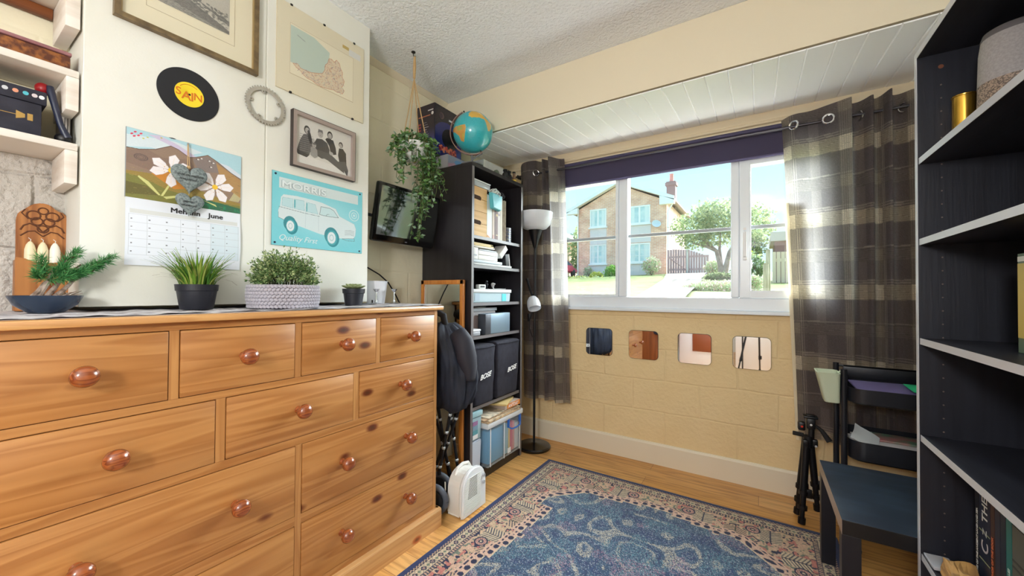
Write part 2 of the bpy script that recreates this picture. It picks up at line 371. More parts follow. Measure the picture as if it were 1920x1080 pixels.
# ------------------------------------------------------------ the room shell
XL, XR, YF, YB, ZC = -1.92, .80, 2.867, -1.75, 2.576
XCH, YC0, YC1 = -1.698, .266, 1.266
WX0, WX1, WZ0, WZ1 = -1.46, .46, 1.10, 2.13
wallL = wall_mat('cream_block_paint_left', (238, 232, 206), 'yz', .3, tone=(230, 222, 194))
wallF = wall_mat('cream_block_paint_front', (243, 219, 172), 'xz', .55, off=(.1, .07), tone=(236, 209, 158), rough_amt=1.6)
rough_w = wall_mat('rough_whitewash', (206, 202, 196), 'yz', 1., tone=(192, 187, 180), rough_amt=3.)
plain = mat('smooth_cream_paint', (229, 230, 224), .6, c2=(224, 224, 214), nscale=3, bump=.12, bscale=180)
beamm = mat('beam_cream_paint', (230, 220, 196), .65, bump=.15, bscale=120)
# floor : oak laminate planks
FM = bpy.data.materials.new('oak_laminate'); FM.use_nodes = True; n = FM.node_tree.nodes; l = FM.node_tree.links.new; p = n['Principled BSDF']
g = n.new('ShaderNodeNewGeometry'); b = n.new('ShaderNodeTexBrick'); l(g.outputs['Position'], b.inputs['Vector']); b.inputs['Scale'].default_value = 1
b.inputs['Brick Width'].default_value = 1.25; b.inputs['Row Height'].default_value = .125; b.inputs['Mortar Size'].default_value = .0012
b.inputs['Color1'].default_value = (*lin((216, 160, 88)), 1); b.inputs['Color2'].default_value = (*lin((232, 184, 116)), 1); b.inputs['Mortar'].default_value = (*lin((150, 98, 50)), 1)
mpf = n.new('ShaderNodeMapping'); mpf.inputs['Scale'].default_value = (1.3, 16, 1); l(g.outputs['Position'], mpf.inputs[0])
na = n.new('ShaderNodeTexNoise'); na.inputs['Scale'].default_value = 3; na.inputs['Detail'].default_value = 6; na.inputs['Distortion'].default_value = .5; l(mpf.outputs[0], na.inputs['Vector'])
rf = n.new('ShaderNodeValToRGB'); l(na.outputs['Fac'], rf.inputs[0]); rf.color_ramp.elements[0].position = .3; rf.color_ramp.elements[0].color = (.5, .38, .27, 1); rf.color_ramp.elements[1].position = .56; rf.color_ramp.elements[1].color = (1, 1, 1, 1)
mf = n.new('ShaderNodeMixRGB'); mf.blend_type = 'MULTIPLY'; mf.inputs[0].default_value = .75; l(b.outputs['Color'], mf.inputs[1]); l(rf.outputs[0], mf.inputs[2]); l(mf.outputs[0], p.inputs['Base Color'])
p.inputs['Roughness'].default_value = .32; p.inputs['Coat Weight'].default_value = .15
struct('floor', B().box(XL-.15, XR+.15, YB-1.9, YF+.2, -.12, 0), FM)
ceil_m = mat('textured_ceiling', (244, 249, 255), .85, bump=1., bscale=70, bdist=.009)
struct('ceiling', B().box(XL-.15, XR+.15, YB-1.9, YF+.2, ZC, ZC+.12), ceil_m)
struct('wall_left', B().box(XL-.15, XL, YB-1.9, YF+.2, 0, ZC), [wallL])
struct('wall_right', B().box(XR, XR+.15, YB-1.9, YF+.2, 0, ZC), plain)
wb = B().box(XL, -.42, YB-.12, YB, 0, ZC).box(.42, XR, YB-.12, YB, 0, ZC).box(-.42, .42, YB-.12, YB, 2.05, ZC); struct('wall_back', wb, plain)
struct('wall_hall', B().box(XL, XR, YB-1.9, YB-1.8, 0, ZC), plain)
wf = B().box(XL, WX0, YF, YF+.2, 0, ZC).box(WX1, XR, YF, YF+.2, 0, ZC).box(WX0, WX1, YF, YF+.2, 0, WZ0).box(WX0, WX1, YF, YF+.2, WZ1, ZC)
struct('wall_front', wf, wallF)
# chimney breast boxed in above the drawers, with a panel joint
cb = B().box(XL, XCH, YC0, .770, 1.155, ZC, .002).box(XL, XCH, .775, YC1, 1.155, ZC, .002).box(XL, XCH-.004, YC0+.01, YC1-.01, 1.16, ZC-.01)
struct('wall_chimney_breast', cb, plain)
struct('trim_1', B().prism([(2.0786, 2.284), (YF, 2.356), (YF, ZC-.001), (2.0786, ZC-.001)], 'yz', XL, XR), beamm, label='deep cream boxed beam across the room above the window')
# tongue and groove boards sloping up from the beam to the window wall
def board(x0, x1):
    P = [(2.0786, 2.268), (2.86, 2.340), (2.86, 2.352), (2.0786, 2.282)]
    return P
sb = B(); x = XL
while x < XR-.01:
    x1 = min(x+.1, XR)
    sb.prism([(x+.004, 0), (x1-.004, 0), (x1, .006), (x, .006)], 'xz', 0, 1); x = x1
# shear the flat boards into the slope
for v in sb.b.verts:
    t = v.co.y; y = 2.082+t*(2.862-2.082); z = 2.270+t*(2.338-2.270)+v.co.z; v.co = Vector((v.co.x, y, z))
struct('trim_2', sb, mat('bright_white_boards', (250, 250, 252), .3), label='white tongue and groove boards under the beam')
tb = B().box(XL, XR, YF-.03, YF, 2.285, 2.345, .008).tube([(XL, YF-.02, 2.278), (XR, YF-.02, 2.278)], .012).box(XL, XR, YF-.012, YF, 2.235, 2.28, .004)
struct('trim_3', tb, mat('cream_moulding', (238, 222, 190), .5), label='cream moulding over the window')
struct('trim_4', B().prism([(XL, ZC-.03), (XL+.004, ZC-.03), (XL+.03, ZC-.004), (XL+.03, ZC), (XL, ZC)], 'xz', YC1, 2.0786), beamm, label='thin coving strip at the top of the left wall')
skm = mat('cream_skirting', (236, 226, 204), .4)
struct('baseboard_front', B().prism([(YF, 0), (YF-.018, 0), (YF-.018, .135), (YF-.010, .149), (YF, .149)], 'yz', XL, XR), skm)
struct('baseboard_right', B().box(XR-.018, XR, YB, YF-.02, 0, .149, .004), skm)
# door and hall seen only in the small mirrors
d = B().box(-.42, -.36, YB-.1, YB+.02, 0, 2.05).box(.36, .42, YB-.1, YB+.02, 0, 2.05).box(-.42, .42, YB-.1, YB+.02, 2.0, 2.08)
struct('door_1', d, WHITE)
# ------------------------------------------------------------ window
yf = 2.845
win = struct('window_1', B().box(WX0, WX1, yf, YF+.07, 1.10, 1.183, .006).box(WX0-.02, WX1+.02, yf-.03, yf+.02, 1.078, 1.10, .004), UPVC, label='white plastic framed window with fixed pane and opening lights')
fr = B().box(WX0, -1.405, yf, YF+.06, 1.183, WZ1, .005).box(-.879, -.812, yf, YF+.06, 1.183, WZ1, .008).box(-.149, -.100, yf, YF+.06, 1.183, WZ1, .008).box(.40, WX1, yf, YF+.06, 1.183, WZ1, .005).box(WX0, WX1, yf, YF+.06, 2.085, WZ1, .005)
struct('window_frame', fr, UPVC, win)
for (a, c, s_) in ((-1.405, -.879, .022), (-.812, -.149, .012), (-.100, .40, .062)):
    if s_ > .02:
        z0 = 1.183; z1 = 2.075
        struct('sash', B().box(a, a+s_, yf-.008, YF+.05, z0, z1, .006).box(c-s_, c, yf-.008, YF+.05, z0, z1, .006).box(a+.001, c-.001, yf-.0075, YF+.049, z0+.001, z0+s_*.75, 0).box(a, c, yf-.0075, YF+.049, z1-s_*.8, z1-.001, 0), UPVC, win)
    struct('glass_pane', B().box(a, c, YF+.02, YF+.024, 1.183, 2.09), glass('window_glass', (248, 252, 252), .035), win)
    struct('glazing_bar', B().box(a, c, YF+.004, YF+.03, 1.622, 1.644, .002), mat('grey_glazing_bar', (170, 178, 185), .4), win)
hb = B().box(-.082, -.058, yf-.028, yf-.008, 1.42, 1.54, .006).box(-.080, -.060, yf-.04, yf-.02, 1.44, 1.60, .006).lathe([(0, 0), (.009, 0), (.009, .006), (0, .006)], (-.07, yf-.045, 1.615), 'Y', 12)
struct('window_handle', hb, WHITE, win)
# ------------------------------------------------------------ blind, rail, curtains
t = thing('roller_blind', 'dark purple roller blind pulled a little way down over the window', 'blind', (-.5, 2.82, 2.055))
bl = mat('plum_blind_cloth', (84, 78, 108), .8, transl=.35)
B().box(-1.40, .42, 2.824, 2.827, 2.06, 2.225).go('cloth', bl, t)
B().box(-1.40, .42, 2.816, 2.832, 2.052, 2.066, .004).go('bottom_bar', mat('plum_bar', (96, 90, 130), .5), t)
B().tube([(-1.42, 2.822, 2.228), (.44, 2.822, 2.228)], .014, 12).go('roller', mat('plum_roller', (70, 64, 96), .6), t)
t = thing('curtain_rod', 'slim steel curtain rod with dark bracket in front of the blind', 'curtain rod', (-.45, 2.77, 2.19))
B().tube([(-1.80, 2.768, 2.192), (.78, 2.768, 2.188)], .0075, 14).go('rod', mat('gunmetal_rod', (92, 90, 96), .3, .9), t)
for xx in (-1.72,):
    B().box(xx-.012, xx+.012, 2.775, YF-.001, 2.18, 2.205, .003).torus((xx, 2.768, 2.192), .013, .004, 'X', 16, 6).go('bracket', BLACK, t)
cloth = mat('plaid_curtain_cloth', attr='paint', rough=.9, transl=.55, sheen=.1, thin=.22)
def curtain(name, label, tops, bots, ztop, zbot, grom, phase, lightpatch, nu=300, nv=420, cream=None):
    def smooth_path(pts, n):
        P = np.array(pts, float)
        for _ in range(4):
            Q = [P[0]]
            for a, b_ in zip(P[:-1], P[1:]): Q += [a*.75+b_*.25, a*.25+b_*.75]
            Q.append(P[-1]); P = np.array(Q)
        d = np.r_[0, np.cumsum(np.hypot(*np.diff(P, axis=0).T))]; s = np.linspace(0, d[-1], n)
        return np.stack([np.interp(s, d, P[:, 0]), np.interp(s, d, P[:, 1])], 1), d[-1]
    A, la = smooth_path(tops, nu); Bt, lb = smooth_path(bots, nu)
    v = np.linspace(0, 1, nv)[:, None, None]
    XY = A[None]*(1-v**.8)+Bt[None]*(v**.8)
    Z = ztop+(zbot-ztop)*v[..., 0]+np.zeros((nv, nu)); Z = Z+np.interp(np.linspace(0, 1, nu), [0, .1, .3, .5, .7, 1], [-.01, 0, .012, .004, .012, -.006])[None]*(1-v[..., 0])
    P = np.concatenate([XY, Z[..., None]], 2)
    U = np.linspace(0, la*1.05, nu)[None]+np.zeros((nv, 1)); H = Z
    rng = np.random.RandomState(5)
    col = np.zeros((nv, nu, 3)); col[:] = (98, 90, 96)
    per = .41; hz = (H+phase[1]) % per; uz = (U+phase[0]) % .31; fine = (np.floor(U/.0035)+np.floor(H/.0035)) % 2 == 0
    band = hz < .082; vband = uz < .072; band2 = (hz > .21) & (hz < .275); v2 = (uz > .165) & (uz < .215)
    col[band2 | v2] = (120, 112, 114); col[v2 & band] = (186, 176, 158)
    col[band] = (166, 156, 142); col[vband] = (136, 128, 124); col[vband & band2] = (172, 162, 150); col[band & vband] = (240, 230, 212); col[band & v2] = (200, 188, 170)
    edge = (np.abs(hz-.092) < .003) | (np.abs(hz-.105) < .003) | (np.abs(hz-.285) < .003) | (np.abs(uz-.080) < .003) | (np.abs(uz-.092) < .002); col[edge] = (160, 152, 144)
    thr = ((np.floor(U/.005) % 2 == 0) & vband) | ((np.floor(H/.005) % 2 == 0) & (band | band2)); col[thr] *= .80
    col += rng.normal(0, 6, (nv, nu, 1))
    t = thing(name, label, 'curtain', (float(A[nu//2, 0]), 2.77, zbot), 'plaid eyelet curtains at the window')
    o = gridmesh('cloth', P, np.clip(col, 0, 255), cloth, t, smooth=True)
    for (gx, gy, gz, ang) in grom:
        Rm = Matrix.Rotation(ang, 3, 'Z'); B().torus((gx, gy, gz), .024, .006, 'Y', 28, 8, rot=Rm).go('eyelet', CHROME, t)
    if cream:
        L_ = np.zeros((60, 14, 3)); zz = np.linspace(cream[2], cream[3], 60)
        for i, z in enumerate(zz):
            f = i/59; x0 = cream[0]+(cream[1]-cream[0])*f
            for j in range(14): L_[i, j] = (x0+j/13*.10, 2.80-.006*math.sin(j*.9), z)
        gridmesh('lining', L_, None, mat('cream_lining', (240, 228, 200), .8, transl=.3), t, smooth=True)
    return t
curtain('curtain', 'grey and beige plaid curtain bunched at the right side of the window, behind the trolley',
        [(.118, 2.81), (.17, 2.755), (.25, 2.785), (.33, 2.75), (.405, 2.725), (.43, 2.70), (.425, 2.80), (.47, 2.80), (.515, 2.70), (.525, 2.80), (.55, 2.79), (.585, 2.68), (.59, 2.79), (.63, 2.80), (.68, 2.73), (.72, 2.80), (.775, 2.76)],
        [(.19, 2.80), (.23, 2.765), (.29, 2.79), (.35, 2.76), (.42, 2.74), (.445, 2.72), (.44, 2.80), (.48, 2.80), (.52, 2.71), (.53, 2.80), (.56, 2.79), (.59, 2.70), (.60, 2.79), (.64, 2.80), (.69, 2.73), (.73, 2.80), (.78, 2.76)],
        2.262, .385, [(.175, 2.752, 2.190, -.7), (.331, 2.742, 2.188, -.2), (.470, 2.79, 2.188, -1.2), (.645, 2.785, 2.188, -.6)], (.02, .05), None, nu=420, cream=(.132, .185, 1.75, .36))
curtain('curtain', 'dark plaid curtain drawn back beside the black bookcase and floor lamp',
        [(-1.70, 2.78), (-1.66, 2.73), (-1.60, 2.72), (-1.545, 2.745), (-1.52, 2.80), (-1.49, 2.79), (-1.47, 2.71), (-1.45, 2.80), (-1.43, 2.79), (-1.41, 2.70), (-1.38, 2.73), (-1.34, 2.79), (-1.30, 2.79)],
        [(-1.66, 2.79), (-1.62, 2.74), (-1.57, 2.73), (-1.53, 2.75), (-1.50, 2.80), (-1.46, 2.79), (-1.44, 2.73), (-1.40, 2.80), (-1.37, 2.79), (-1.34, 2.72), (-1.31, 2.74), (-1.27, 2.79), (-1.235, 2.78)],
        2.285, .345, [(-1.535, 2.752, 2.192, .8)], (.10, .12), None, nu=340)
# ------------------------------------------------------------ four small wall mirrors
for i, (cx, lb) in enumerate(((-1.034, 'small square wall mirror below the window, nearest the floor lamp'), (-.702, 'small square wall mirror below the window, second from the floor lamp'),
                              (-.365, 'small square wall mirror below the window, third from the floor lamp'), (-.036, 'small square wall mirror below the window, nearest the small tripod, reflecting tripod legs'))):
    t = thing('wall_mirror', lb, 'mirror', (cx, YF-.002, .731), 'small square mirrors under the window')
    B().rrect(.208, .206, .028, 'xz', YF-.006, YF-.0008, (cx, .835)).go('backing', BLACK, t)
    B().rrect(.204, .202, .026, 'xz', YF-.0085, YF-.006, (cx, .835)).go('glass', MIRROR, t)
# ------------------------------------------------------------ rug
def rug():
    W, H = 1.60, 2.30; nx, ny = 520, 747
    u, v = np.meshgrid(np.linspace(0, W, nx), np.linspace(0, H, ny)); rng = np.random.RandomState(4)
    du = np.minimum(u, W-u); dv = np.minimum(v, H-v); d = np.minimum(du, dv)
    s = np.where(du < dv, v-H/2, u-W/2); s = np.abs(s)          # coordinate along the nearest side
    N_, T, BG, F_, G, P_ = [np.array(c, float) for c in ((24, 34, 66), (186, 160, 134), (192, 176, 150), (58, 84, 110), (104, 116, 104), (196, 154, 142))]
    c = np.zeros((ny, nx, 3)); c[:] = T
    def noise2(sc, seed):
        r = np.random.RandomState(seed); gx, gy = int(W/sc)+3, int(H/sc)+3; q = r.rand(gy, gx)
        x, y = u/sc, v/sc; xi, yi = x.astype(int), y.astype(int); fx, fy = x-xi, y-yi; fx = fx*fx*(3-2*fx); fy = fy*fy*(3-2*fy)
        return (q[yi, xi]*(1-fx)+q[yi, xi+1]*fx)*(1-fy)+(q[yi+1, xi]*(1-fx)+q[yi+1, xi+1]*fx)*fy
    n1 = noise2(.05, 1); n2 = noise2(.02, 2); n3 = noise2(.012, 8)
    c = c*(1-.35*(n1[..., None] > .55))+P_*(.35*(n1[..., None] > .55))
    m = (d > .028) & (d < .042); c[m & ((np.floor(s/.008)+np.floor(d/.007)) % 2 == 0)] = N_
    m = (d > .042) & (d < .046); c[m] = N_
    m = (d > .046) & (d < .085); c[m] = BG; q = (s % .052)-.026; e = d-.0655
    c[m & (np.abs(q)+np.abs(e) < .016)] = N_; c[m & (np.abs(q)+np.abs(e) < .007)] = P_; c[m & (np.abs(np.abs(q)-.026)+np.abs(e) < .010)] = G
    c[m & (np.abs(np.abs(q)-np.abs(e)) < .0018)] = N_*.5+BG*.5
    m = (d > .085) & (d < .089); c[m] = N_
    m = (d > .089) & (d < .104); c[m & ((s % .014) < .007)] = N_*.8+T*.2
    m = (d > .104) & (d < .107); c[m] = N_
    # main border: combed leaves, rosettes, little animals as broken motifs
    m = (d > .107) & (d < .31); per = .30; q = (s % per)-per/2; e = d-.19
    c[m & (n3 > .60) & (n2 > .45)] = N_; c[m & (n3 < .27)] = G; c[m & (n2 > .73)] = (176, 112, 104)
    lf = m & (np.abs(q-.075) < .045) & (np.abs(e+.01) < .055); c[lf] = BG; c[lf & (((e+.5*np.abs(q-.075))*1.0 % .015) < .0055)] = N_; c[lf & (np.abs(q-.075) < .003)] = N_
    lf = m & (np.abs(q+.075) < .05) & (np.abs(e-.035) < .045); c[lf] = T; c[lf & (((e-.6*np.abs(q+.075)) % .016) < .006)] = N_; c[lf & (np.abs(q+.075) < .003)] = G*.6
    r_ = np.hypot(q, e+.03); c[m & (r_ < .034)] = P_; c[m & (np.abs(r_-.030) < .004)] = N_; c[m & (r_ < .014)] = N_; c[m & (r_ < .006)] = BG
    c[m & (np.abs(r_-.02) < .003) & (np.abs(np.sin(6*np.arctan2(e+.03, q))) > .5)] = (120, 84, 84)
    r_ = np.abs(q-.0)+np.abs(e-.06); c[m & (np.abs(r_-.03) < .004)] = N_; c[m & (r_ < .012)] = G
    # field with stepped corners and a row of dark buds round it
    st = .24+.075*np.clip(np.floor(((s+.02) % .62)/.10)*.34, 0, 1.7)*np.where((s % .62) > .31, .6, .9)
    cx = np.minimum(du, dv); cor = (du+dv) < .74; lim = np.where(cor, .9, 0)
    dd = np.minimum(d-st, (du+dv-.70)*.7)
    fld = dd > 0; bd = (dd <= 0) & (dd > -.06) & (d > .12); c[bd] = P_*.6+BG*.4
    c[bd & (dd < -.008) & (dd > -.034) & (np.hypot((s % .046)-.023, (dd+.021)) < .0145)] = N_
    c[bd & (dd < -.042) & (dd > -.05) & ((s % .03) < .016)] = N_; c[(dd > -.006) & (dd <= 0) & (d > .12)] = BG
    mu, mv = np.abs(u-W/2), np.abs(v-H/2)
    def lin2(sc, seed):
        q = np.random.RandomState(seed).rand(int(H/sc)+3, int(W/sc)+3); x, y = mu/sc+.3*np.sin(mv*9), mv/sc; x = np.clip(x, 0, None); xi, yi = x.astype(int), y.astype(int); fx, fy = x-xi, y-yi
        return (q[yi, xi]*(1-fx)+q[yi, xi+1]*fx)*(1-fy)+(q[yi+1, xi]*(1-fx)+q[yi+1, xi+1]*fx)*fy
    f1 = lin2(.17, 5); f2 = lin2(.10, 6)
    c[fld] = F_; rings = np.abs(((f1*.6+f2*.4)*5.2) % 1-.5); spk = rng.rand(ny, nx)
    c[fld & (rings < .14) & (spk > .45)] = (172, 166, 152); c[fld & (rings > .38) & (spk > .45)] = (44, 60, 100)
    c[fld & (spk > .90)] = (150, 160, 168); c[fld & (spk < .22)] = (36, 52, 82); c[fld & (noise2(.11, 9) > .66) & (spk > .5) & (spk < .7)] = (150, 118, 136); c[fld & (noise2(.1, 12) > .62) & (spk > .7) & (spk < .9)] = (84, 126, 138)
    c[d < .028] = (30, 48, 92)
    c = np.clip(c*(1+rng.normal(0, .07, (ny, nx, 1))), 0, 255)
    P = np.stack([u-W/2, H/2-v, np.full_like(u, .011)+.0006*rng.rand(ny, nx)], 2)
    P[:, 0, 2] = P[:, -1, 2] = P[0, :, 2] = P[-1, :, 2] = .004
    o = gridmesh('pile', P, c, mat('rug_pile', attr='paint', rough=.95, sheen=.3, spec=.1), RG, local=True)
RG = thing('rug', 'blue oriental patterned rug with a navy edge and pink beige border on the wooden floor', 'rug', (-.485, 1.34, 0)); ORG[RG.name] = Vector((0, 0, 0))
rug(); B().box(-.8, .8, -1.15, 1.15, .0005, .0095, .003).go('backing', mat('navy_backing', (34, 54, 104), .9), RG)
RG.location = (-.485, 1.335, 0); RG.rotation_euler[2] = -.010
# ------------------------------------------------------------ pine chest of drawers
PINE = pine_mat('waxed_pine', (186, 132, 76), (164, 108, 56), (78, 40, 24), 'Y')
PINEV = pine_mat('waxed_pine_upright', (190, 138, 82), (172, 118, 66), (110, 60, 34), 'Z', knots=False)
PINET = pine_mat('waxed_pine_top', (206, 158, 100), (190, 138, 84), (110, 60, 34), 'Y', knots=False)
KNOB = pine_mat('varnished_knob', (164, 90, 46), (120, 58, 30), (60, 20, 10), 'Y', gs=30, knots=False, rough=.18, coat=.7)
GAP = mat('drawer_shadow_gap', (60, 34, 18), .9)
t = thing('chest_of_drawers', 'wide waxed pine chest of drawers with round turned knobs along the left wall', 'chest of drawers', (-1.65, .755, 0))
XF = -1.405; y0, y1 = .035, 1.475
c = B().box(-1.90, XF-.002, y0, y0+.022, .09, 1.115).box(-1.90, XF-.002, y1-.022, y1, .09, 1.115).box(-1.90, -1.885, y0, y1, .09, 1.115)
c.box(-1.89, XF-.022, y0+.02, y1-.02, .09, 1.10)
c.go('carcass', PINEV, t, smooth=False)
rails = B()
for (za, zb) in ((1.092, 1.115), (.872, .895), (.649, .677), (.361, .396), (.09, .12)): rails.box(XF-.022, XF-.001, y0, y1, za, zb, .0015)
rails.go('rails', PINE, t, smooth=False)
st = B()
for y in (y0, y1-.022): st.box(XF-.022, XF, y, y+.022, .09, 1.115, .0015)
for y in (.395, .747, 1.095): st.box(XF-.022, XF-.0005, y, y+.023, .895, 1.092, .001)
for y in (.509, .987): st.box(XF-.022, XF-.0005, y, y+.026, .677, .872, .001)
st.box(XF-.022, XF-.0005, .7535, .7765, .12, .649, .001)
st.go('stiles', PINEV, t, smooth=False)
B().box(-1.915, -1.378, y0-.02, y1+.022, 1.115, 1.137, .006).go('top', PINET, t)
B().prism([(XF-.03, .0), (-1.380, 0), (-1.380, .085), (-1.385, .093), (-1.396, .095), (XF-.03, .095)], 'xz', y0-.02, 1.492).box(-1.90, -1.39, 1.475, 1.492, 0, .095, .003).box(-1.90, -1.39, y0-.02, y0, 0, .095, .003).go('plinth', pine_mat('waxed_pine_plinth', (206, 160, 106), (190, 140, 88), (120, 70, 40), 'Y'), t, smooth=False)
rows = ((.897, 1.090, [(.060, .393), (.420, .745), (.772, 1.093), (1.120, 1.451)], 1), (.679, .870, [(.060, .507), (.537, .985), (1.015, 1.451)], 1),
        (.398, .647, [(.060, .752), (.778, 1.451)], 2), (.122, .359, [(.060, .752), (.778, 1.451)], 2))
kp = [(0, -.030), (.014, -.030), (.0125, -.020), (.0115, -.012), (.013, -.006), (.019, -.002), (.0245, .006), (.0265, .014), (.025, .022), (.020, .029), (.012, .0335), (0, .035)]
for (za, zb, cols, nk) in rows:
    for (a, c2) in cols:
        dr = B().box(XF-.018, XF+.0025, a, c2, za, zb, .0025).box(-1.87, XF-.018, a+.01, c2-.01, za+.008, zb-.01).go('drawer', PINE, t)
        for k in range(nk):
            w_ = c2-a; yk = (a+c2)/2 if nk == 1 else (a+w_*.24, c2-w_*.27)[k]; zk = (za+zb)/2+.004
            B().lathe(kp, (XF+.030, yk, zk), 'X', 28).go('knob', KNOB, dr)
# runner
def runner():
    cv = Canvas(1.50, .52, 400, (214, 212, 216)); X, Y = cv.X, cv.Y
    a = np.floor(X/.045) % 3; b_ = np.floor(Y/.06) % 2
    cv.put((a == 0) & (b_ == 0), (158, 154, 160)); cv.put((a == 1) & (b_ == 1), (168, 162, 166)); cv.put((a == 2) & (b_ == 0), (190, 186, 190)); cv.put((X/.0035 % 1) < .3, (180, 178, 186), .3)
    def fn(P):
        P[..., 2] += .0013*np.sin(P[..., 1]*34)+.001*np.sin(P[..., 1]*91+P[..., 0]*20)+.0015; P[..., 0] += .004*np.sin(P[..., 1]*9); return P
    t = thing('table_runner', 'grey and white checked woven runner lying on the pine chest', 'table runner', (-1.65, .755, 1.137))
    cv.mesh('cloth', (-1.392, .02, 1.1395), (0, 1, 0), (-1, 0, 0), mat('woven_runner', attr='paint', rough=.9), t, fn)
    B().box(-1.905, -1.396, .025, 1.47, 1.1374, 1.1386).go('underside', mat('runner_under', (200, 198, 200), .9), t)
runner()
ZT = 1.1425
# ------------------------------------------------------------ grass plant
t = thing('potted_grass', 'artificial tufted grass plant in a plain black pot on the pine chest', 'potted plant', (-1.62, .527, ZT))
POTM = mat('matt_black_pot', (28, 30, 40), .45)
B().lathe([(0, .002), (.043, .002), (.043, 0), (.046, .003), (.055, .062), (.058, .064), (.060, .085), (.056, .085), (.052, .07), (0, .068)], (-1.62, .527, ZT), n=36).go('pot', POTM, t)
V = []
cols = [mat('grass_green_a', (110, 152, 48), .5, transl=.25), mat('grass_green_b', (70, 118, 40), .5, transl=.25), mat('grass_green_c', (160, 176, 84), .5, transl=.25), mat('grass_red', (104, 74, 48), .6)]
def blades(name, c, n, hmin, hmax, r0, lean, mts, parent, wd=.006, seg=6):
    V, F, MI = [], [], []
    for i in range(n):
        a = R.uniform(0, 2*math.pi); rr = r0*math.sqrt(R.random()); out = Vector((math.cos(a), math.sin(a), 0)); sd = Vector((-math.sin(a), math.cos(a), 0))
        p0 = Vector(c)+out*rr; ln = R.uniform(hmin, hmax); l_ = lean*(.25+R.random())*(.4+rr/r0); b = len(V); w0 = wd*R.uniform(.6, 1.15)
        for k in range(seg+1):
            q = k/seg; th = l_*q; p = p0+out*(ln*q*math.sin(th))+Vector((0, 0, ln*q*math.cos(th*.9))); w_ = w0*(1-q**1.6)*(.55+.9*q if q < .5 else 1)
            V += [p-sd*w_/2, p+out*.0012, p+sd*w_/2]
        mi = R.choice(range(len(mts))) if R.random() < .9 else 0
        for k in range(seg):
            q = b+3*k; F += [(q, q+1, q+4, q+3), (q+1, q+2, q+5, q+4)]; MI += [mi, mi]
    me = bpy.data.meshes.new(name); me.from_pydata([tuple(v) for v in V], [], F); o = link(name, me, list(mts), parent); me.polygons.foreach_set('material_index', MI); return o
blades('foliage', (-1.62, .527, ZT+.066), 190, .075, .145, .046, .72, cols[:3], t, .0105)
blades('red_blades', (-1.62, .527, ZT+.066), 24, .08, .15, .046, 1.05, [cols[3]], t, .004)
# ------------------------------------------------------------ knitted basket and bushy plant
t = thing('knitted_basket', 'pale lilac-grey chunky crocheted basket on the pine chest', 'basket', (-1.555, .782, ZT))
yarn = mat('lilac_grey_yarn', (172, 168, 178), .9, bump=.4, bscale=300, sheen=.3)
b = B(); rows_ = 7; RB = .117
for k in range(rows_):
    z = ZT+.0075+k*.0122; nn = 56; rr = RB*(1+.035*math.sin(k/rows_*3.1))
    for i in range(nn):
        a = 2*math.pi*(i+.5*(k % 2))/nn; sgn = 1 if k % 2 else -1; cx, cy = -1.555+rr*math.cos(a), .782+rr*math.sin(a)
        Rm = Matrix.Rotation(a, 3, 'Z') @ Matrix.Rotation(sgn*.6, 3, 'X')
        b.sphere((cx, cy, z), .0078, (.75, 1.15, .8), 8, 6, rot=Rm)
b.go('stitching', yarn, t)
B().lathe([(0, .002), (RB-.002, .002), (RB-.002, .088), (RB-.008, .088), (RB-.010, .05), (0, .05)], (-1.555, .782, ZT), n=40).go('wall', mat('yarn_inner', (176, 168, 180), .95), t)
t = thing('bushy_plant', 'round bushy artificial plant with tiny pale green leaves in the knitted basket', 'plant', (-1.555, .782, ZT+.051))
cc = Vector((-1.555, .782, ZT+.10)); it = []; st = B()
for i in range(330):
    d = rv(); d.z = abs(d.z)*1.0+.02; d.normalize(); rad = R.uniform(.085, .128); tip = cc+Vector((d.x*1.05, d.y*1.05, d.z*1.12))*rad+Vector((0, 0, -.005)); base = Vector((-1.555, .782, ZT+.07))+Vector((d.x, d.y, 0))*.06
    mid = (base+tip)/2+Vector((0, 0, .012))
    if i < 120: st.tube([base, mid, tip], .0009, 4, cap=False)
    for k in range(17):
        q = R.uniform(.45, 1.03); p = base*(1-q)**2+mid*2*q*(1-q)+tip*q*q; it.append((p+rv()*.006, d+rv()*.9, rv(), R.uniform(.008, .013), R.uniform(.0045, .0075), R.choice([0, 0, 1, 1, 2, 2])))
st.box(-1.60, -1.51, .73, .83, ZT+.051, ZT+.062, .004)
st.go('stems', mat('dark_stem', (60, 66, 40), .8), t)
leafmesh('foliage', it, [mat('bush_a', (120, 148, 92), .6, transl=.2), mat('bush_b', (78, 112, 62), .6, transl=.2), mat('bush_c', (176, 190, 134), .6, transl=.2)], t)
# ------------------------------------------------------------ succulent
t = thing('potted_succulent', 'small pale green rosette succulent in a black pot right of the knitted basket', 'potted plant', (-1.62, 1.133, ZT))
B().lathe([(0, .002), (.036, .002), (.038, 0), (.045, .055), (.049, .057), (.051, .078), (.047, .078), (.044, .066), (0, .064)], (-1.62, 1.133, ZT), n=32).go('pot', POTM, t)
b = B(); sc = Vector((-1.62, 1.133, ZT+.073))
for ring_, n_, ln, el in ((0, 11, .052, .35), (1, 9, .042, .65), (2, 7, .032, .95), (3, 4, .02, 1.25)):
    for i in range(n_):
        a = 2*math.pi*(i+.5*ring_)/n_+R.uniform(-.1, .1); d = Vector((math.cos(a)*math.cos(el), math.sin(a)*math.cos(el), math.sin(el)))
        Rm = d.to_track_quat('X', 'Z').to_matrix(); b.sphere(sc+d*ln*.62, ln*.5, (1, .52, .2), 10, 8, rot=Rm)
b.go('leaves', mat('succulent', (168, 178, 128), .5, c2=(130, 146, 104), nscale=20, transl=.1), t)
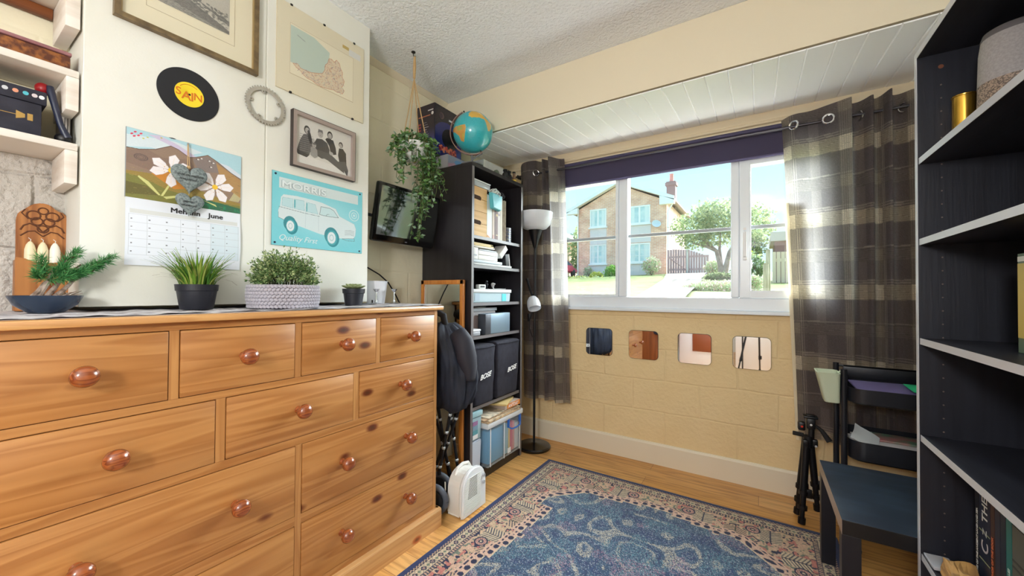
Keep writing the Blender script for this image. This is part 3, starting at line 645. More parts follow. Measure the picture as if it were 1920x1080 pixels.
# ------------------------------------------------------------ white pot, candlesticks, cable
t = thing('white_metal_pot', 'empty plain white metal plant pot at the right end of the pine chest', 'pot', (-1.80, 1.455, ZT))
B().lathe([(0, .002), (.046, .002), (.047, 0), (.062, .12), (.0645, .121), (.0645, .124), (.060, .122), (.045, .006), (0, .006)], (-1.80, 1.398+.0, ZT), n=36).transform(Matrix.Translation((0, .0, 0))).go('pot', mat('white_enamel', (232, 234, 242), .3), t)
for (yy, lb) in ((1.335, 'small silver candlestick in front of the white pot, the left of the pair'), (1.455, 'small silver candlestick on the far corner of the pine chest, right of the white pot')):
    x_ = -1.715
    t = thing('candlestick', lb, 'candlestick', (x_, yy, ZT), 'pair of silver candlesticks')
    B().lathe([(0, 0), (.027, 0), (.028, .002), (.022, .005), (.008, .009), (.006, .014)], (x_, yy, ZT), n=28).go('foot', CHROME, t)
    B().lathe([(.006, .012), (.0035, .02), (.005, .026), (.0033, .032), (.0048, .04), (.0033, .048), (.0045, .055), (.003, .062), (.007, .066)], (x_, yy, ZT), n=16).go('stem', CHROME, t)
    B().lathe([(.0, .064), (.008, .066), (.016, .078), (.017, .080), (.012, .079), (.007, .07), (0, .069)], (x_, yy, ZT), n=24).go('cup', CHROME, t)
one('television_cable', B().tube([(-1.905, 1.42, 1.348), (-1.90, 1.50, 1.31), (-1.895, 1.56, 1.265), (-1.893, 1.61, 1.20), (-1.892, 1.66, 1.12), (-1.893, 1.68, .9), (-1.90, 1.68, .5)], .0042, 8), BLACK, 'black cable running down the cream wall behind the white pot', 'cable')
one('black_bracket', B().box(-1.695, -1.66, 1.15, 1.268, 1.143, 1.149, .001).tube([(-1.668, 1.262, 1.146), (-1.668, 1.275, 1.150), (-1.668, 1.275, 1.165)], .004, 8), BLACK, 'black metal bar with a hooked end under the chimney breast corner', 'bar')
# ------------------------------------------------------------ bonsai
t = thing('bonsai', 'artificial pine bonsai leaning right out of a shallow dark blue bowl', 'bonsai', (-1.655, .199, ZT))
bc = Vector((-1.652, .200, ZT))
B().lathe([(0, .001), (.032, 0), (.036, .003), (.058, .022), (.069, .045), (.0695, .048), (.066, .047), (.052, .026), (.03, .012), (0, .012)], bc, n=40, sx=.95).go('bowl', mat('dark_blue_bowl', (30, 48, 70), .25, coat=.3), t)
b = B().lathe([(0, .03), (.058, .03), (.03, .040), (0, .046)], bc, n=20)
one_ = b.go('soil', mat('brown_moss', (96, 78, 60), .95, bump=1, bscale=120, bdist=.006), t)
tr = B(); bark = mat('pale_bark', (176, 160, 148), .9, c2=(110, 88, 74), nscale=60, bump=.6, bscale=150)
branch = []
for (o1, o2, h, yy) in ((-.018, .012, .125, .055), (-.006, .03, .10, .045), (.008, .05, .085, .06), (-.03, -.004, .07, .03)):
    p = [bc+Vector((0, o1, .035)), bc+Vector((.006, (o1+o2)/2+.002, .035+h*.35)), bc+Vector((.0, o2, .035+h*.68)), bc+Vector((.004, o2+yy*.45, .035+h*.9))]
    tr.tube(p, [.007, .0055, .004, .002], 8); branch.append(p[-1])
for k in range(16): tr.tube([bc+Vector((R.uniform(-.03, .03), R.uniform(-.02, .055), .03)), bc+Vector((R.uniform(-.03, .03), R.uniform(-.01, .07), R.uniform(.045, .065)))], [.0035, .001], 5)
tr.go('trunk', bark, t)
it = []
def needles(p0, p1, n, ln, rad):
    p0, p1 = Vector(p0), Vector(p1); d = (p1-p0).normalized()
    for i in range(n):
        q = R.random(); p = p0.lerp(p1, q)+rv()*rad*.15; dd = (d*.8+rv()*1.0).normalized(); it.append((p, dd, rv(), ln*R.uniform(.7, 1.1), .0018, R.choice([0, 0, 1])))
    return (p0, p1)
twigs = B()
for (a, c2, n_) in (((0, .00, .10), (.0, -.012, .15), 150), ((0, .01, .105), (.02, .03, .125), 170), ((0, .02, .12), (.0, .055, .175), 200), ((.0, .03, .095), (.02, .065, .115), 170), ((0, .04, .10), (-.01, .095, .135), 220), ((0, .06, .115), (-.01, .120, .150), 150), ((.0, .07, .125), (.0, .128, .166), 110), ((.01, .0, .09), (.03, .04, .10), 120), ((0, -.01, .09), (.02, -.02, .11), 120)):
    p0, p1 = needles(bc+Vector(a), bc+Vector(c2), n_*2, .026, .03); twigs.tube([p0, p1], [.0016, .0008], 5)
for q in branch: twigs.tube([q, q+Vector((0, .012, .012))], .002, 5)
twigs.go('twigs', mat('twig_brown', (84, 66, 44), .9), t)
leafmesh('needles', it, [mat('needle_a', (60, 128, 70), .6, transl=.2), mat('needle_b', (98, 160, 92), .6, transl=.2)], t)
# ------------------------------------------------------------ carved board with candles
cw = pine_mat('carved_oak', (186, 124, 66), (146, 88, 42), (96, 54, 28), 'Z', gs=16, knots=True, rough=.5, coat=.1)
cwd = mat('carved_groove', (92, 50, 24), .7)
t = thing('carved_candle_holder', 'carved wooden wall box for candles standing in the alcove behind the bonsai', 'candle holder', (-1.87, .216, ZT))
zc = ZT; outl = [(.168, zc), (.270, zc), (.270, 1.435), (.262, 1.452), (.245, 1.458), (.232, 1.474), (.214, 1.477), (.196, 1.470), (.184, 1.455), (.170, 1.440), (.166, 1.42)]
B().prism(outl, 'yz', -1.900, -1.884, bev=.003).go('back_board', cw, t)
fp = [(.162, zc), (.272, zc), (.272, 1.300), (.255, 1.292), (.235, 1.290), (.215, 1.286), (.195, 1.291), (.178, 1.300), (.162, 1.302)]
B().prism(fp, 'yz', -1.848, -1.836, bev=.002).box(-1.884, -1.842, .162, .172, zc, 1.295, .002).box(-1.884, -1.842, .262, .272, zc, 1.295, .002).box(-1.884, -1.842, .165, .270, 1.24, 1.25).go('box_front', cw, t)
g_ = B(); gx = -1.8835
g_.torus((gx, .218, 1.452), .010, .0018, 'X', 18, 6).torus((gx, .218, 1.395), .011, .0018, 'X', 18, 6)
for s_ in (-1, 1):
    g_.torus((gx, .218+s_*.019, 1.436), .0135, .0020, 'X', 20, 6).torus((gx, .218+s_*.012, 1.418), .0115, .0018, 'X', 18, 6)
    g_.tube([(gx, .218, 1.385), (gx, .218+s_*.012, 1.402), (gx, .218+s_*.026, 1.410), (gx, .218+s_*.038, 1.402), (gx, .218+s_*.044, 1.388)], .0020, 6)
    g_.tube([(gx, .218, 1.372), (gx, .218+s_*.016, 1.388), (gx, .218+s_*.030, 1.385), (gx, .218+s_*.044, 1.370)], .0018, 6)
    g_.tube([(gx, .218+s_*.006, 1.43), (gx, .218+s_*.030, 1.424), (gx, .218+s_*.042, 1.44), (gx, .218+s_*.036, 1.452)], .0016, 6)
g_.go('carving', cwd, t)
for k, (yy, lb) in enumerate(((.192, 'cream candle in the carved wooden box, the left of three'), (.2165, 'cream candle in the carved wooden box, the middle of three'), (.241, 'whitest candle in the carved wooden box, the right of three'))):
    cand = thing('candle', lb, 'candle', (-1.866, yy, 1.2505), 'candles in the carved box')
    B().lathe([(0, 0), (.0112, 0), (.0118, .06), (.0115, .078), (.0085, .092), (.004, .101), (0, .104)], (-1.866, yy, 1.2505), n=20).go('wax', mat(('candle_cream', 'candle_cream', 'candle_white')[k], ((236, 224, 188), (236, 224, 188), (242, 238, 226))[k], .4), cand)
    B().tube([(-1.866, yy, 1.352), (-1.866, yy+.001, 1.359), (-1.866, yy-.004, 1.364)], .0009, 5).go('wick', CARD, cand)
# ------------------------------------------------------------ alcove: back, shelves, battens
struct('trim_5', B().box(XL, XL+.006, YB, YC0, 1.10, 1.62), rough_w, label='rough whitewashed plaster at the back of the alcove')
WW = mat('whitewashed_board', (232, 226, 218), .6, c2=(206, 192, 178), nscale=5, nstretch=(1, .2, 6), lohi=(.45, .75), bump=.3, bscale=80)
BW = mat('brown_timber', (150, 88, 44), .5, c2=(112, 62, 32), nscale=5, nstretch=(1, .2, 5))
for (z0, z1, lb) in ((1.838, 1.860, 'upper white painted alcove shelf holding a flat patterned case'), (1.620, 1.642, 'lower white painted alcove shelf holding dark boxes')):
    t = thing('alcove_shelf', lb, 'shelf', (-1.81, -.2, z0), 'white alcove shelves'); y_ = YC0-.005
    B().box(-1.913, -1.712, -.70, y_, z0, z1, .003).go('board', WW, t)
    B().box(-1.90, -1.711, y_-.026, y_, z0-.100, z0-.0005, .002).go('batten', WW, t)
t = thing('alcove_shelf', 'topmost alcove shelf end with a white block and brown timber edge', 'shelf', (-1.81, -.2, 2.10), 'white alcove shelves')
B().box(-1.913, -1.75, -.70, YC0-.005, 2.10, 2.122, .002).go('board', WW, t)
B().box(-1.90, -1.711, YC0-.035, YC0-.005, 1.985, 2.0995, .002).go('batten', WW, t)
B().box(-1.912, -1.892, -.70, YC0-.036, 2.068, 2.0995, .002).go('timber_edge', BW, t)
# flat case, boxes, tool
t = thing('flat_case', 'flat reddish brown patterned case with a pink edge lying on the upper alcove shelf', 'case', (-1.78, .08, 1.861))
B().box(-1.88, -1.735, -.12, .247, 1.861, 1.905, .006).go('body', mat('patterned_brown', (92, 48, 30), .5, c2=(150, 92, 44), nscale=45, nstretch=(1, 1, 1), lohi=(.45, .6)), t)
B().box(-1.882, -1.733, -.12, .249, 1.9055, 1.916, .003).go('lid', mat('pink_brown', (170, 126, 130), .4, c2=(140, 92, 96), nscale=12), t)
dk = mat('dark_navy_card', (26, 28, 42), .6, c2=(44, 44, 58), nscale=18)
t = thing('dark_box', 'dark box with gold arrow line, lowest on the lower alcove shelf', 'box', (-1.80, .08, 1.6425))
B().box(-1.89, -1.755, -.10, .196, 1.6425, 1.742, .002).go('body', dk, t)
GOLD = mat('gold_ink', (186, 150, 84), .4, .5)
B().box(-1.7548, -1.7542, -.05, .150, 1.6985, 1.7, 0).prism([(.150, 1.688), (.166, 1.695), (.166, 1.705), (.150, 1.711)], 'yz', -1.7548, -1.7542).box(-1.7548, -1.7542, .170, .180, 1.69, 1.709).go('gold_arrow', GOLD, t)
t = thing('dark_box', 'box printed with coloured planets, on top of the dark box in the alcove', 'box', (-1.80, .08, 1.7425))
B().box(-1.89, -1.752, -.10, .205, 1.7425, 1.782, .003).go('body', dk, t)
for k, (yy, cc_) in enumerate(((.13, (196, 200, 206)), (.148, (224, 150, 120)), (.166, (80, 180, 196)), (.182, (206, 196, 200)), (.195, (226, 226, 230)), (.112, (150, 170, 200)))):
    B().lathe([(0, 0), (.0055, 0), (.0055, .0006), (0, .0006)], (-1.7518, yy, 1.765-k*.0003), 'X', 14).go('planet_spot', mat('planet_%d' % (cc_[0]), cc_, .5), t)
t = thing('headphones', 'dark blue curved plastic headband with a red end leaning in the alcove', 'headphones', (-1.80, .235, 1.6425))
B().tube([(-1.77, .212, 1.808), (-1.765, .214, 1.79), (-1.762, .222, 1.75), (-1.76, .233, 1.70), (-1.76, .247, 1.665)], [.008, .009, .008, .0075, .010], 10).go('band', mat('navy_plastic', (34, 40, 62), .35), t)
B().sphere((-1.785, .200, 1.80), .020, (1, .8, .9), 16, 10).go('red_end', mat('red_plastic', (150, 22, 30), .4), t)
B().sphere((-1.775, .240, 1.662), .020, (1.1, .9, .9), 16, 10).go('ear_pad', BLACK, t)
one('grey_slats', B().box(-1.89, -1.80, .240, .246, 1.643, 1.775, .001).box(-1.89, -1.80, .2475, .252, 1.643, 1.77, .001).box(-1.89, -1.80, .2535, .258, 1.643, 1.78, .001), mat('pale_card_edge', (176, 170, 164), .7), 'thin grey booklets standing upright at the right end of the lower alcove shelf', 'booklets')

# ------------------------------------------------------------ things on the chimney breast (face at XCH)
X0 = XCH+.0012
def frame(t, ya, yb, za, zb, w_, dep, mt, name='frame', inner=None):
    b = B()
    b.prism([(ya, za), (yb, za), (yb-w_, za+w_), (ya+w_, za+w_)], 'yz', X0, X0+dep).prism([(ya, zb), (ya+w_, zb-w_), (yb-w_, zb-w_), (yb, zb)], 'yz', X0, X0+dep)
    b.prism([(ya, za), (ya+w_, za+w_), (ya+w_, zb-w_), (ya, zb)], 'yz', X0, X0+dep).prism([(yb, za), (yb, zb), (yb-w_, zb-w_), (yb-w_, za+w_)], 'yz', X0, X0+dep)
    return b.go(name, mt, t, smooth=False)
# big framed landscape etching
t = thing('framed_etching', 'large framed grey landscape etching in a wide cream mount, highest on the chimney breast', 'picture', (X0, .529, 2.066))
OLDG = mat('aged_gilt_wood', (128, 108, 74), .45, c2=(92, 76, 52), nscale=30, nstretch=(1, 1, 1))
frame(t, .325, .733, 2.066, 2.40, .0155, .020, OLDG)
frame(t, .3405, .7175, 2.0815, 2.3845, .004, .014, mat('thin_gilt_slip', (176, 154, 110), .4, .4), 'slip')
B().box(X0, X0+.006, .335, .723, 2.076, 2.39).go('mount', mat('cream_mount', (232, 224, 196), .8), t)
cv = Canvas(.208, .16, 200, (186, 182, 170)); rng = np.random.RandomState(2)
cv.poly([(0, 0), (.208, 0), (.208, .05), (.15, .06), (.10, .075), (.05, .095), (0, .09)], (120, 118, 112)); cv.poly([(0, .0), (.0, .03), (.20, .0)], (150, 148, 140)); cv.poly([(.03, .08), (.21, .012), (.21, .03), (.06, .09)], (196, 192, 180))
for k in range(500):
    a, b_ = rng.rand()*.2, rng.rand()*.07; cv.line([(a, b_), (a+.006, b_-.004+.008*rng.rand())], .0011, (84, 84, 82), .6)
for k in range(90): a, b_ = .09+rng.rand()*.11, .035+rng.rand()*.04; cv.ell(a, b_, .004, .003, (96, 96, 92), .7)
cv.speck(9); cv.mesh('etching', (X0+.0068, .428, 2.178), (0, 1, 0), (0, 0, 1), PAINT, t)
b = B()
for (a, c2, z0, z1) in ((.401, .654, 2.1435, 2.3435),): b.box(X0+.006, X0+.0066, a, c2, z0, z0+.0012).box(X0+.006, X0+.0066, a, a+.0012, z0, z1).box(X0+.006, X0+.0066, c2-.0012, c2, z0, z1).box(X0+.006, X0+.0066, a, c2, z1-.0012, z1)
b.go('mount_line', mat('mount_line', (176, 160, 124), .8), t)
B().box(X0+.0086, X0+.0094, .3405, .7175, 2.0815, 2.3845).go('glazing', glass('picture_glass', gl=.05), t)
# map
t = thing('framed_map', 'clip-framed old county map on buff paper, right of the large etching', 'map', (X0, 1.016, 2.063))
cv = Canvas(.418, .378, 330, (230, 221, 194)); cv.rect(.055, .360, .082, .300, (236, 228, 202)); cv.line([(.055, .082), (.36, .082), (.36, .3), (.055, .3), (.055, .082)], .0015, (190, 172, 132))
land = [(.068, .130), (.088, .136), (.10, .124), (.125, .125), (.15, .128), (.175, .138), (.20, .148), (.212, .17), (.214, .195), (.226, .21), (.232, .235), (.245, .238), (.26, .232), (.27, .247), (.285, .238), (.292, .216), (.302, .202), (.300, .18), (.312, .165), (.305, .14), (.298, .13), (.312, .118), (.302, .098), (.290, .10), (.275, .095), (.255, .098), (.235, .092), (.215, .088), (.195, .085), (.17, .087), (.15, .094), (.13, .094), (.115, .10), (.10, .112), (.082, .118)]
cv.poly([(.056, .13), (.056, .292), (.16, .292), (.235, .262), (.232, .235), (.226, .21), (.214, .195), (.212, .17), (.20, .148), (.175, .138), (.15, .128), (.125, .125), (.10, .124), (.088, .136), (.068, .130)], (190, 208, 196))
cv.poly(land, (222, 204, 176)); cv.line(land+[land[0]], .0026, (196, 132, 96), .8)
rng = np.random.RandomState(9)
for k in range(700):
    a, b_ = .07+rng.rand()*.24, .085+rng.rand()*.155; i, j = min(int(b_/.378*cv.ny), cv.ny-1), min(int(a/.418*cv.nx), cv.nx-1)
    if abs(cv.c[i, j, 0]-222) < 3 and abs(cv.c[i, j, 1]-204) < 3: cv.line([(a, b_), (a+.02*rng.rand()-.01, b_+.02*rng.rand()-.01)], .0024, [(186, 140, 126), (150, 130, 136), (200, 150, 110), (206, 214, 190)][k % 4], .6)
cv.line([(.085, .262), (.118, .252)], .003, (120, 130, 130), .7); cv.rect(.30, .335, .325, .34, (196, 168, 88)); cv.rect(.335, .40, .305, .335, (222, 222, 218)); cv.speck(2)
cv.mesh('map_sheet', (X0+.004, .807, 2.064), (0, 1, 0), (0, 0, 1), PAINT, t)
B().box(X0, X0+.0035, .806, 1.227, 2.063, 2.443).go('backing_board', mat('buff_board', (218, 206, 174), .8), t)
B().box(X0+.0044, X0+.0062, .806, 1.227, 2.063, 2.443).go('glazing', glass('picture_glass', gl=.05), t)
for (yy, zz) in ((.865, 2.062), (1.165, 2.062), (1.014, 2.441), (1.17, 2.441), (.865, 2.441)): B().box(X0, X0+.0075, yy-.005, yy+.005, zz-.003, zz+.005, .001).go('clip', BLACK, t)
# record
t = thing('vinyl_record', 'black seven inch vinyl record with a yellow label stuck on the chimney breast', 'record', (X0, .520, 1.811))
rm = mat('grooved_vinyl', (30, 32, 38), .28)
prof = [(0, .0015), (.046, .0015), (.048, .0012)]+[(.048+k*.0022, .0012+(.0004 if k % 2 else 0)) for k in range(1, 18)]+[(.0875, .0018), (.089, .0012), (.089, 0), (0, 0)]
B().lathe(prof[::-1], (X0, .520, 1.900), 'X', 72).go('disc', rm, t)
B().lathe([(0, .0016), (.042, .0016), (.042, .0022), (.004, .0022), (.0035, .0018), (0, .0018)], (X0, .520, 1.900), 'X', 48).go('label', mat('record_yellow', (240, 214, 44), .5), t)
B().lathe([(0, .0023), (.0036, .0023), (.0036, .0026), (0, .0026)], (X0, .520, 1.900), 'X', 16).go('spindle_hole', BLACK, t)
OR = mat('record_orange', (214, 116, 28), .5)
for (ch, yy, s_, z_) in (('S', .4805, .036, 1.890), ('A', .4975, .040, 1.880), ('I', .5225, .042, 1.880), ('N', .5305, .036, 1.887)): text('lettering', ch, s_, (X0+.0026, yy, z_), (0, 1, 0), (0, 0, 1), OR, t, .0002, bold=.0005)
B().torus((X0+.0026, .52, 1.900), .034, .0009, 'X', 24, 5, arc=(.9, 2.5)).go('lettering', OR, t)
# chainring
t = thing('chainring', 'silver bicycle chainring with toothed rim hung beside the record', 'bicycle part', (X0, .768, 1.885)); al = mat('polished_alloy', (212, 208, 198), .25, .9)
n_ = 42; outer = []
for i in range(n_*4):
    a = 2*math.pi*i/(n_*4); outer.append(((.0775 if i % 4 in (1, 2) else .0715), a))
b = bmesh.new(); ro = [b.verts.new((0, r*math.cos(a), r*math.sin(a))) for r, a in outer]; ri = [b.verts.new((0, .0595*math.cos(a), .0595*math.sin(a))) for r, a in outer]
ro2 = [b.verts.new((.0035, v.co.y, v.co.z)) for v in ro]; ri2 = [b.verts.new((.0035, v.co.y, v.co.z)) for v in ri]; N_ = len(ro)
for i in range(N_):
    j = (i+1) % N_; b.faces.new((ro[i], ro[j], ri[j], ri[i])); b.faces.new((ro2[i], ri2[i], ri2[j], ro2[j])); b.faces.new((ro[i], ro2[i], ro2[j], ro[j])); b.faces.new((ri[i], ri[j], ri2[j], ri2[i]))
bmesh.ops.translate(b, vec=(X0+.004, .768, 1.963), verts=b.verts); q = B(); q._add(b); q.go('toothed_ring', al, t, smooth=False)
for k in range(5):
    a = .5+2*math.pi*k/5; q = B(); cy, cz = .768+.0555*math.cos(a), 1.963+.0555*math.sin(a)
    q.lathe([(.003, 0), (.0075, 0), (.0075, .0036), (.003, .0036), (.003, 0)], (X0+.004, cy, cz), 'X', 16); q.go('bolt_tab', al, t)
# family photo: black and white, five people
t = thing('framed_family_photo', 'black and white family photograph in a silver-brown frame above the blue car sign', 'photo', (X0, 1.020, 1.750))
frame(t, .870, 1.172, 1.750, 1.990, .017, .022, mat('silver_brown_frame', (176, 162, 156), .3, .45))
frame(t, .869, 1.173, 1.749, 1.991, .002, .0223, mat('dark_frame_edge', (52, 44, 42), .5), 'frame_edge')
cv = Canvas(.268, .206, 300, (216, 214, 208)); d1, d2, d3, sk, hr = (64, 62, 62), (84, 82, 82), (40, 38, 38), (176, 172, 168), (46, 44, 44)
cv.poly([(0, 0), (.268, 0), (.268, .03), (0, .045)], (226, 224, 220))
cv.poly([(.005, .055), (.02, .105), (.035, .135), (.055, .14), (.075, .125), (.082, .09), (.06, .05), (.03, .045)], d2)
for k in range(9): cv.line([(.018, .06+k*.009), (.078, .063+k*.009)], .002, (150, 148, 146), .8)
cv.poly([(.0, .06), (.06, .05), (.075, .065), (.05, .035), (.01, .04)], d3)
cv.ell(.050, .158, .0135, .0185, hr).ell(.051, .155, .0095, .013, sk).ell(.062, .13, .008, .03, hr, 1, .2)
cv.poly([(.085, .06), (.082, .11), (.095, .135), (.12, .14), (.145, .13), (.158, .10), (.15, .06), (.12, .05)], d1)
cv.poly([(.09, .062), (.15, .05), (.215, .02), (.235, .012), (.225, .045), (.16, .085), (.10, .085)], d2).ell(.112, .160, .0125, .017, sk).poly([(.099, .163), (.102, .18), (.122, .18), (.125, .165), (.112, .17)], (120, 118, 116))
cv.poly([(.135, .145), (.145, .155), (.175, .152), (.188, .12), (.192, .09), (.165, .08), (.155, .12)], d3).ell(.158, .171, .013, .018, hr).ell(.158, .168, .0095, .0125, sk)
cv.poly([(.20, .09), (.205, .125), (.225, .128), (.242, .11), (.245, .06), (.235, .03), (.21, .05)], d3).ell(.214, .143, .011, .0145, hr).ell(.213, .139, .0085, .0105, sk).poly([(.20, .06), (.235, .02), (.25, .0), (.255, .03), (.24, .07)], d2)
cv.poly([(.068, .05), (.066, .085), (.082, .095), (.098, .082), (.1, .05), (.085, .042)], (150, 148, 146)).ell(.083, .100, .0095, .0115, sk).ell(.083, .107, .008, .005, (110, 108, 106))
cv.ell(.166, .087, .010, .008, sk).ell(.079, .12, .006, .01, sk)
for (a, b_) in ((.051, .155), (.112, .160), (.158, .168), (.213, .139), (.083, .100)):
    cv.ell(a-.003, b_+.002, .0012, .0009, (50, 50, 50)).ell(a+.0035, b_+.002, .0012, .0009, (50, 50, 50)).ell(a, b_-.0055, .003, .001, (90, 84, 84))
cv.speck(5); cv.mesh('photograph', (X0+.009, .887, 1.767), (0, 1, 0), (0, 0, 1), PAINT, t)
B().box(X0, X0+.0085, .88, 1.16, 1.76, 1.98).go('backing_board', BLACK, t)
B().box(X0+.0105, X0+.0112, .884, 1.158, 1.764, 1.976).go('glazing', glass('picture_glass', gl=.05), t)
# enamel car sign
t = thing('enamel_car_sign', 'pale blue metal sign with a white vintage estate car and lettering', 'sign', (X0, 1.013, 1.400))
W_, H_ = .430, .310; cv = Canvas(W_, H_, 430, (126, 206, 218)); Wc, T1, LN = (212, 226, 230), (64, 148, 160), (104, 120, 128)
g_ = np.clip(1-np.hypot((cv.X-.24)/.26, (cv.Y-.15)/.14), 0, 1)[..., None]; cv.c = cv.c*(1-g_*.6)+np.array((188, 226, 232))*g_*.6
cv.rect(.028, .405, .243, .288, (208, 222, 224)); 
body = [(.026, .118), (.026, .150), (.032, .165), (.036, .205), (.046, .218), (.10, .222), (.17, .220), (.215, .216), (.262, .205), (.285, .200), (.305, .168), (.345, .155), (.385, .142), (.395, .120), (.392, .085), (.380, .068), (.30, .062), (.21, .070), (.09, .098), (.05, .110)]
cv.poly(body, Wc); cv.line(body[8:16], .0012, (170, 196, 202))
for P_ in ([(.040, .170), (.042, .205), (.085, .207), (.086, .166)], [(.090, .166), (.090, .207), (.134, .207), (.136, .164)], [(.142, .162), (.144, .204), (.185, .201), (.198, .160)]): cv.poly(P_, (186, 218, 224)); cv.line(P_+[P_[0]], .0014, (150, 190, 198))
cv.rect(.090, .097, .170, .204, (110, 180, 190)); cv.rect(.144, .149, .164, .200, (110, 180, 190))
wsn = [(.206, .160), (.212, .197), (.255, .197), (.275, .190), (.300, .160), (.255, .158), (.226, .158)]; cv.poly(wsn, (196, 222, 226)); cv.line(wsn+[wsn[0]], .002, LN); cv.line([(.236, .158), (.243, .167), (.252, .168)], .0016, LN)
cv.line([(.028, .163), (.142, .153), (.205, .151)], .0016, LN); cv.line([(.142, .162), (.14, .09)], .001, (170, 190, 198)); cv.line([(.200, .155), (.202, .082)], .001, (170, 190, 198)); cv.line([(.026, .14), (.026, .118), (.05, .11)], .0014, LN)
for (a, b_, rx, ry) in ((.078, .088, .026, .034), (.268, .060, .033, .041)):
    cv.ell(a-.004, b_+.010, rx+.001, ry-.002, (70, 140, 150)).ell(a+.004, b_-.002, rx, ry, (60, 140, 152)).ell(a, b_, rx-.006, ry-.006, (84, 166, 176)).ell(a-.002, b_, rx*.62, ry*.66, (220, 230, 234)).ring(a-.002, b_, rx*.3, ry*.32, .12, (150, 190, 196))
for k in range(4): cv.line([(.334, .082+k*.007), (.362, .087+k*.007), (.386, .084+k*.007)], .0013, LN)
cv.line([(.320, .062), (.345, .055), (.388, .058), (.386, .070), (.35, .066), (.32, .062)], .0016, LN)
cv.ring(.384, .185, .026, .026, .09, (196, 226, 230)).ring(.384, .185, .014, .014, .16, (196, 226, 230)).ell(.384, .185, .006, .006, (206, 230, 234))
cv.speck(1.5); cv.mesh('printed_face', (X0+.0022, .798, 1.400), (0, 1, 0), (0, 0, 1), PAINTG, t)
B().box(X0, X0+.0018, .7975, 1.2285, 1.3995, 1.7105).go('metal_plate', mat('sign_edge', (96, 140, 146), .5, .4), t)
o = text('lettering', 'MORRIS', .040, (X0+.0030, .834, 1.649), (0, 1, 0), (0, 0, 1), mat('sign_grey', (160, 178, 184), .5), t, .0002, sx_=1.42, bold=.0022)
o = text('lettering', 'MORRIS', .040, (X0+.0042, .834, 1.649), (0, 1, 0), (0, 0, 1), mat('sign_white', (222, 232, 234), .4), t, .0002, sx_=1.42, bold=.0011)
o = text('lettering', 'Quality First', .034, (X0+.0030, .824, 1.424), (0, 1, 0), (0, 0, 1), mat('sign_white', (222, 232, 234), .4), t, .0002, shear=.35, sx_=.98)
for (a, b_) in ((.811, 1.699), (1.214, 1.699), (.811, 1.411), (1.214, 1.411)): B().lathe([(0, 0), (.0045, 0), (.004, .002), (0, .0026)], (X0+.0022, a, b_), 'X', 14).go('screw', mat('screw_blue', (24, 40, 66), .4), t)
# wall calendar
t = thing('wall_calendar', 'wall calendar with white flowers over mountains above a month grid', 'calendar', (X0, .525, 1.288))
W_, H_ = .322, .223; cv = Canvas(W_, H_, 420, (176, 206, 216)); s = W_/1320.
def px(*p): return [(max(0, (x-40))*s, H_-(y-(20+(x-40)*.235))*s*1.0) for x, y in p]
cv.poly([(0, .12), (0, .223), (.322, .223), (.322, .11)], (170, 208, 220)); cv.poly([(.0, .16), (.06, .175), (.13, .165), (.2, .2), (.12, .215), (0, .20)], (206, 220, 228)); cv.poly([(.05, .215), (.10, .20), (.17, .165), (.20, .17), (.13, .205), (.08, .222)], (198, 190, 216)); cv.poly([(.25, .16), (.32, .12), (.322, .15), (.28, .175), (.2, .185)], (208, 216, 228))
cv.poly([(0, .158), (.03, .160), (.07, .172), (.11, .196), (.13, .190), (.16, .172), (.18, .178), (.215, .196), (.245, .180), (.29, .150), (.322, .135), (.322, 0), (0, 0)], (144, 122, 106)); cv.poly([(.05, .165), (.09, .15), (.14, .16), (.16, .165), (.19, .12), (.1, .09), (0, .11), (0, .15)], (134, 112, 100)); cv.poly([(.17, .168), (.215, .192), (.24, .178), (.25, .14), (.19, .13)], (132, 120, 116))
cv.poly([(.24, .175), (.322, .13), (.322, .06), (.26, .1)], (172, 136, 90)); cv.poly([(0, .085), (.08, .09), (.16, .07), (.24, .05), (.322, .04), (.322, 0), (0, 0)], (150, 128, 66)); cv.poly([(.06, .09), (.10, .105), (.15, .09), (.16, .06), (.12, .05)], (198, 132, 56)); cv.poly([(0, .075), (.04, .07), (.1, .045), (.18, .03), (.322, .03), (.322, 0), (0, 0)], (122, 122, 62)); cv.poly([(0, .05), (.05, .045), (.08, .02), (0, .01)], (102, 96, 52)); cv.poly([(.16, .022), (.2, .035), (.322, .02), (.322, 0), (.15, 0)], (52, 104, 78))
cv.line([(0, .158), (.03, .160), (.07, .172), (.11, .196), (.13, .190), (.16, .172), (.18, .178), (.215, .196), (.245, .180), (.29, .150), (.322, .135)], .002, (92, 70, 62))
for k in range(3): cv.ring(.035, .135, .016-.005*k, .010-.003*k, .12, (104, 88, 84))
rng = np.random.RandomState(1)
for k in range(260): a, b_ = rng.rand()*.32, rng.rand()*.14; cv.line([(a, b_), (a+.012*rng.rand(), b_+.004*rng.rand()-.002)], .0011, [(170, 150, 90), (96, 84, 60), (120, 140, 80), (180, 120, 80)][k % 4], .55)
for k in range(30): cv.ell(.19+rng.rand()*.13, rng.rand()*.018, .003, .002, (40, 130, 90))
for P_ in ([(.03, .075), (.055, .060), (.085, .022), (.08, .02), (.05, .05), (.028, .07)], [(.085, .02), (.11, .072), (.114, .070), (.092, .02)], [(.092, .018), (.16, .04), (.15, .03), (.10, .012)], [(.20, .03), (.245, .012), (.24, .02)]): cv.poly(P_, (204, 204, 134))
for k in range(8): cv.line([(.285+k*.004, .045), (.300+k*.003, .075-k*.002)], .0016, (214, 214, 160))
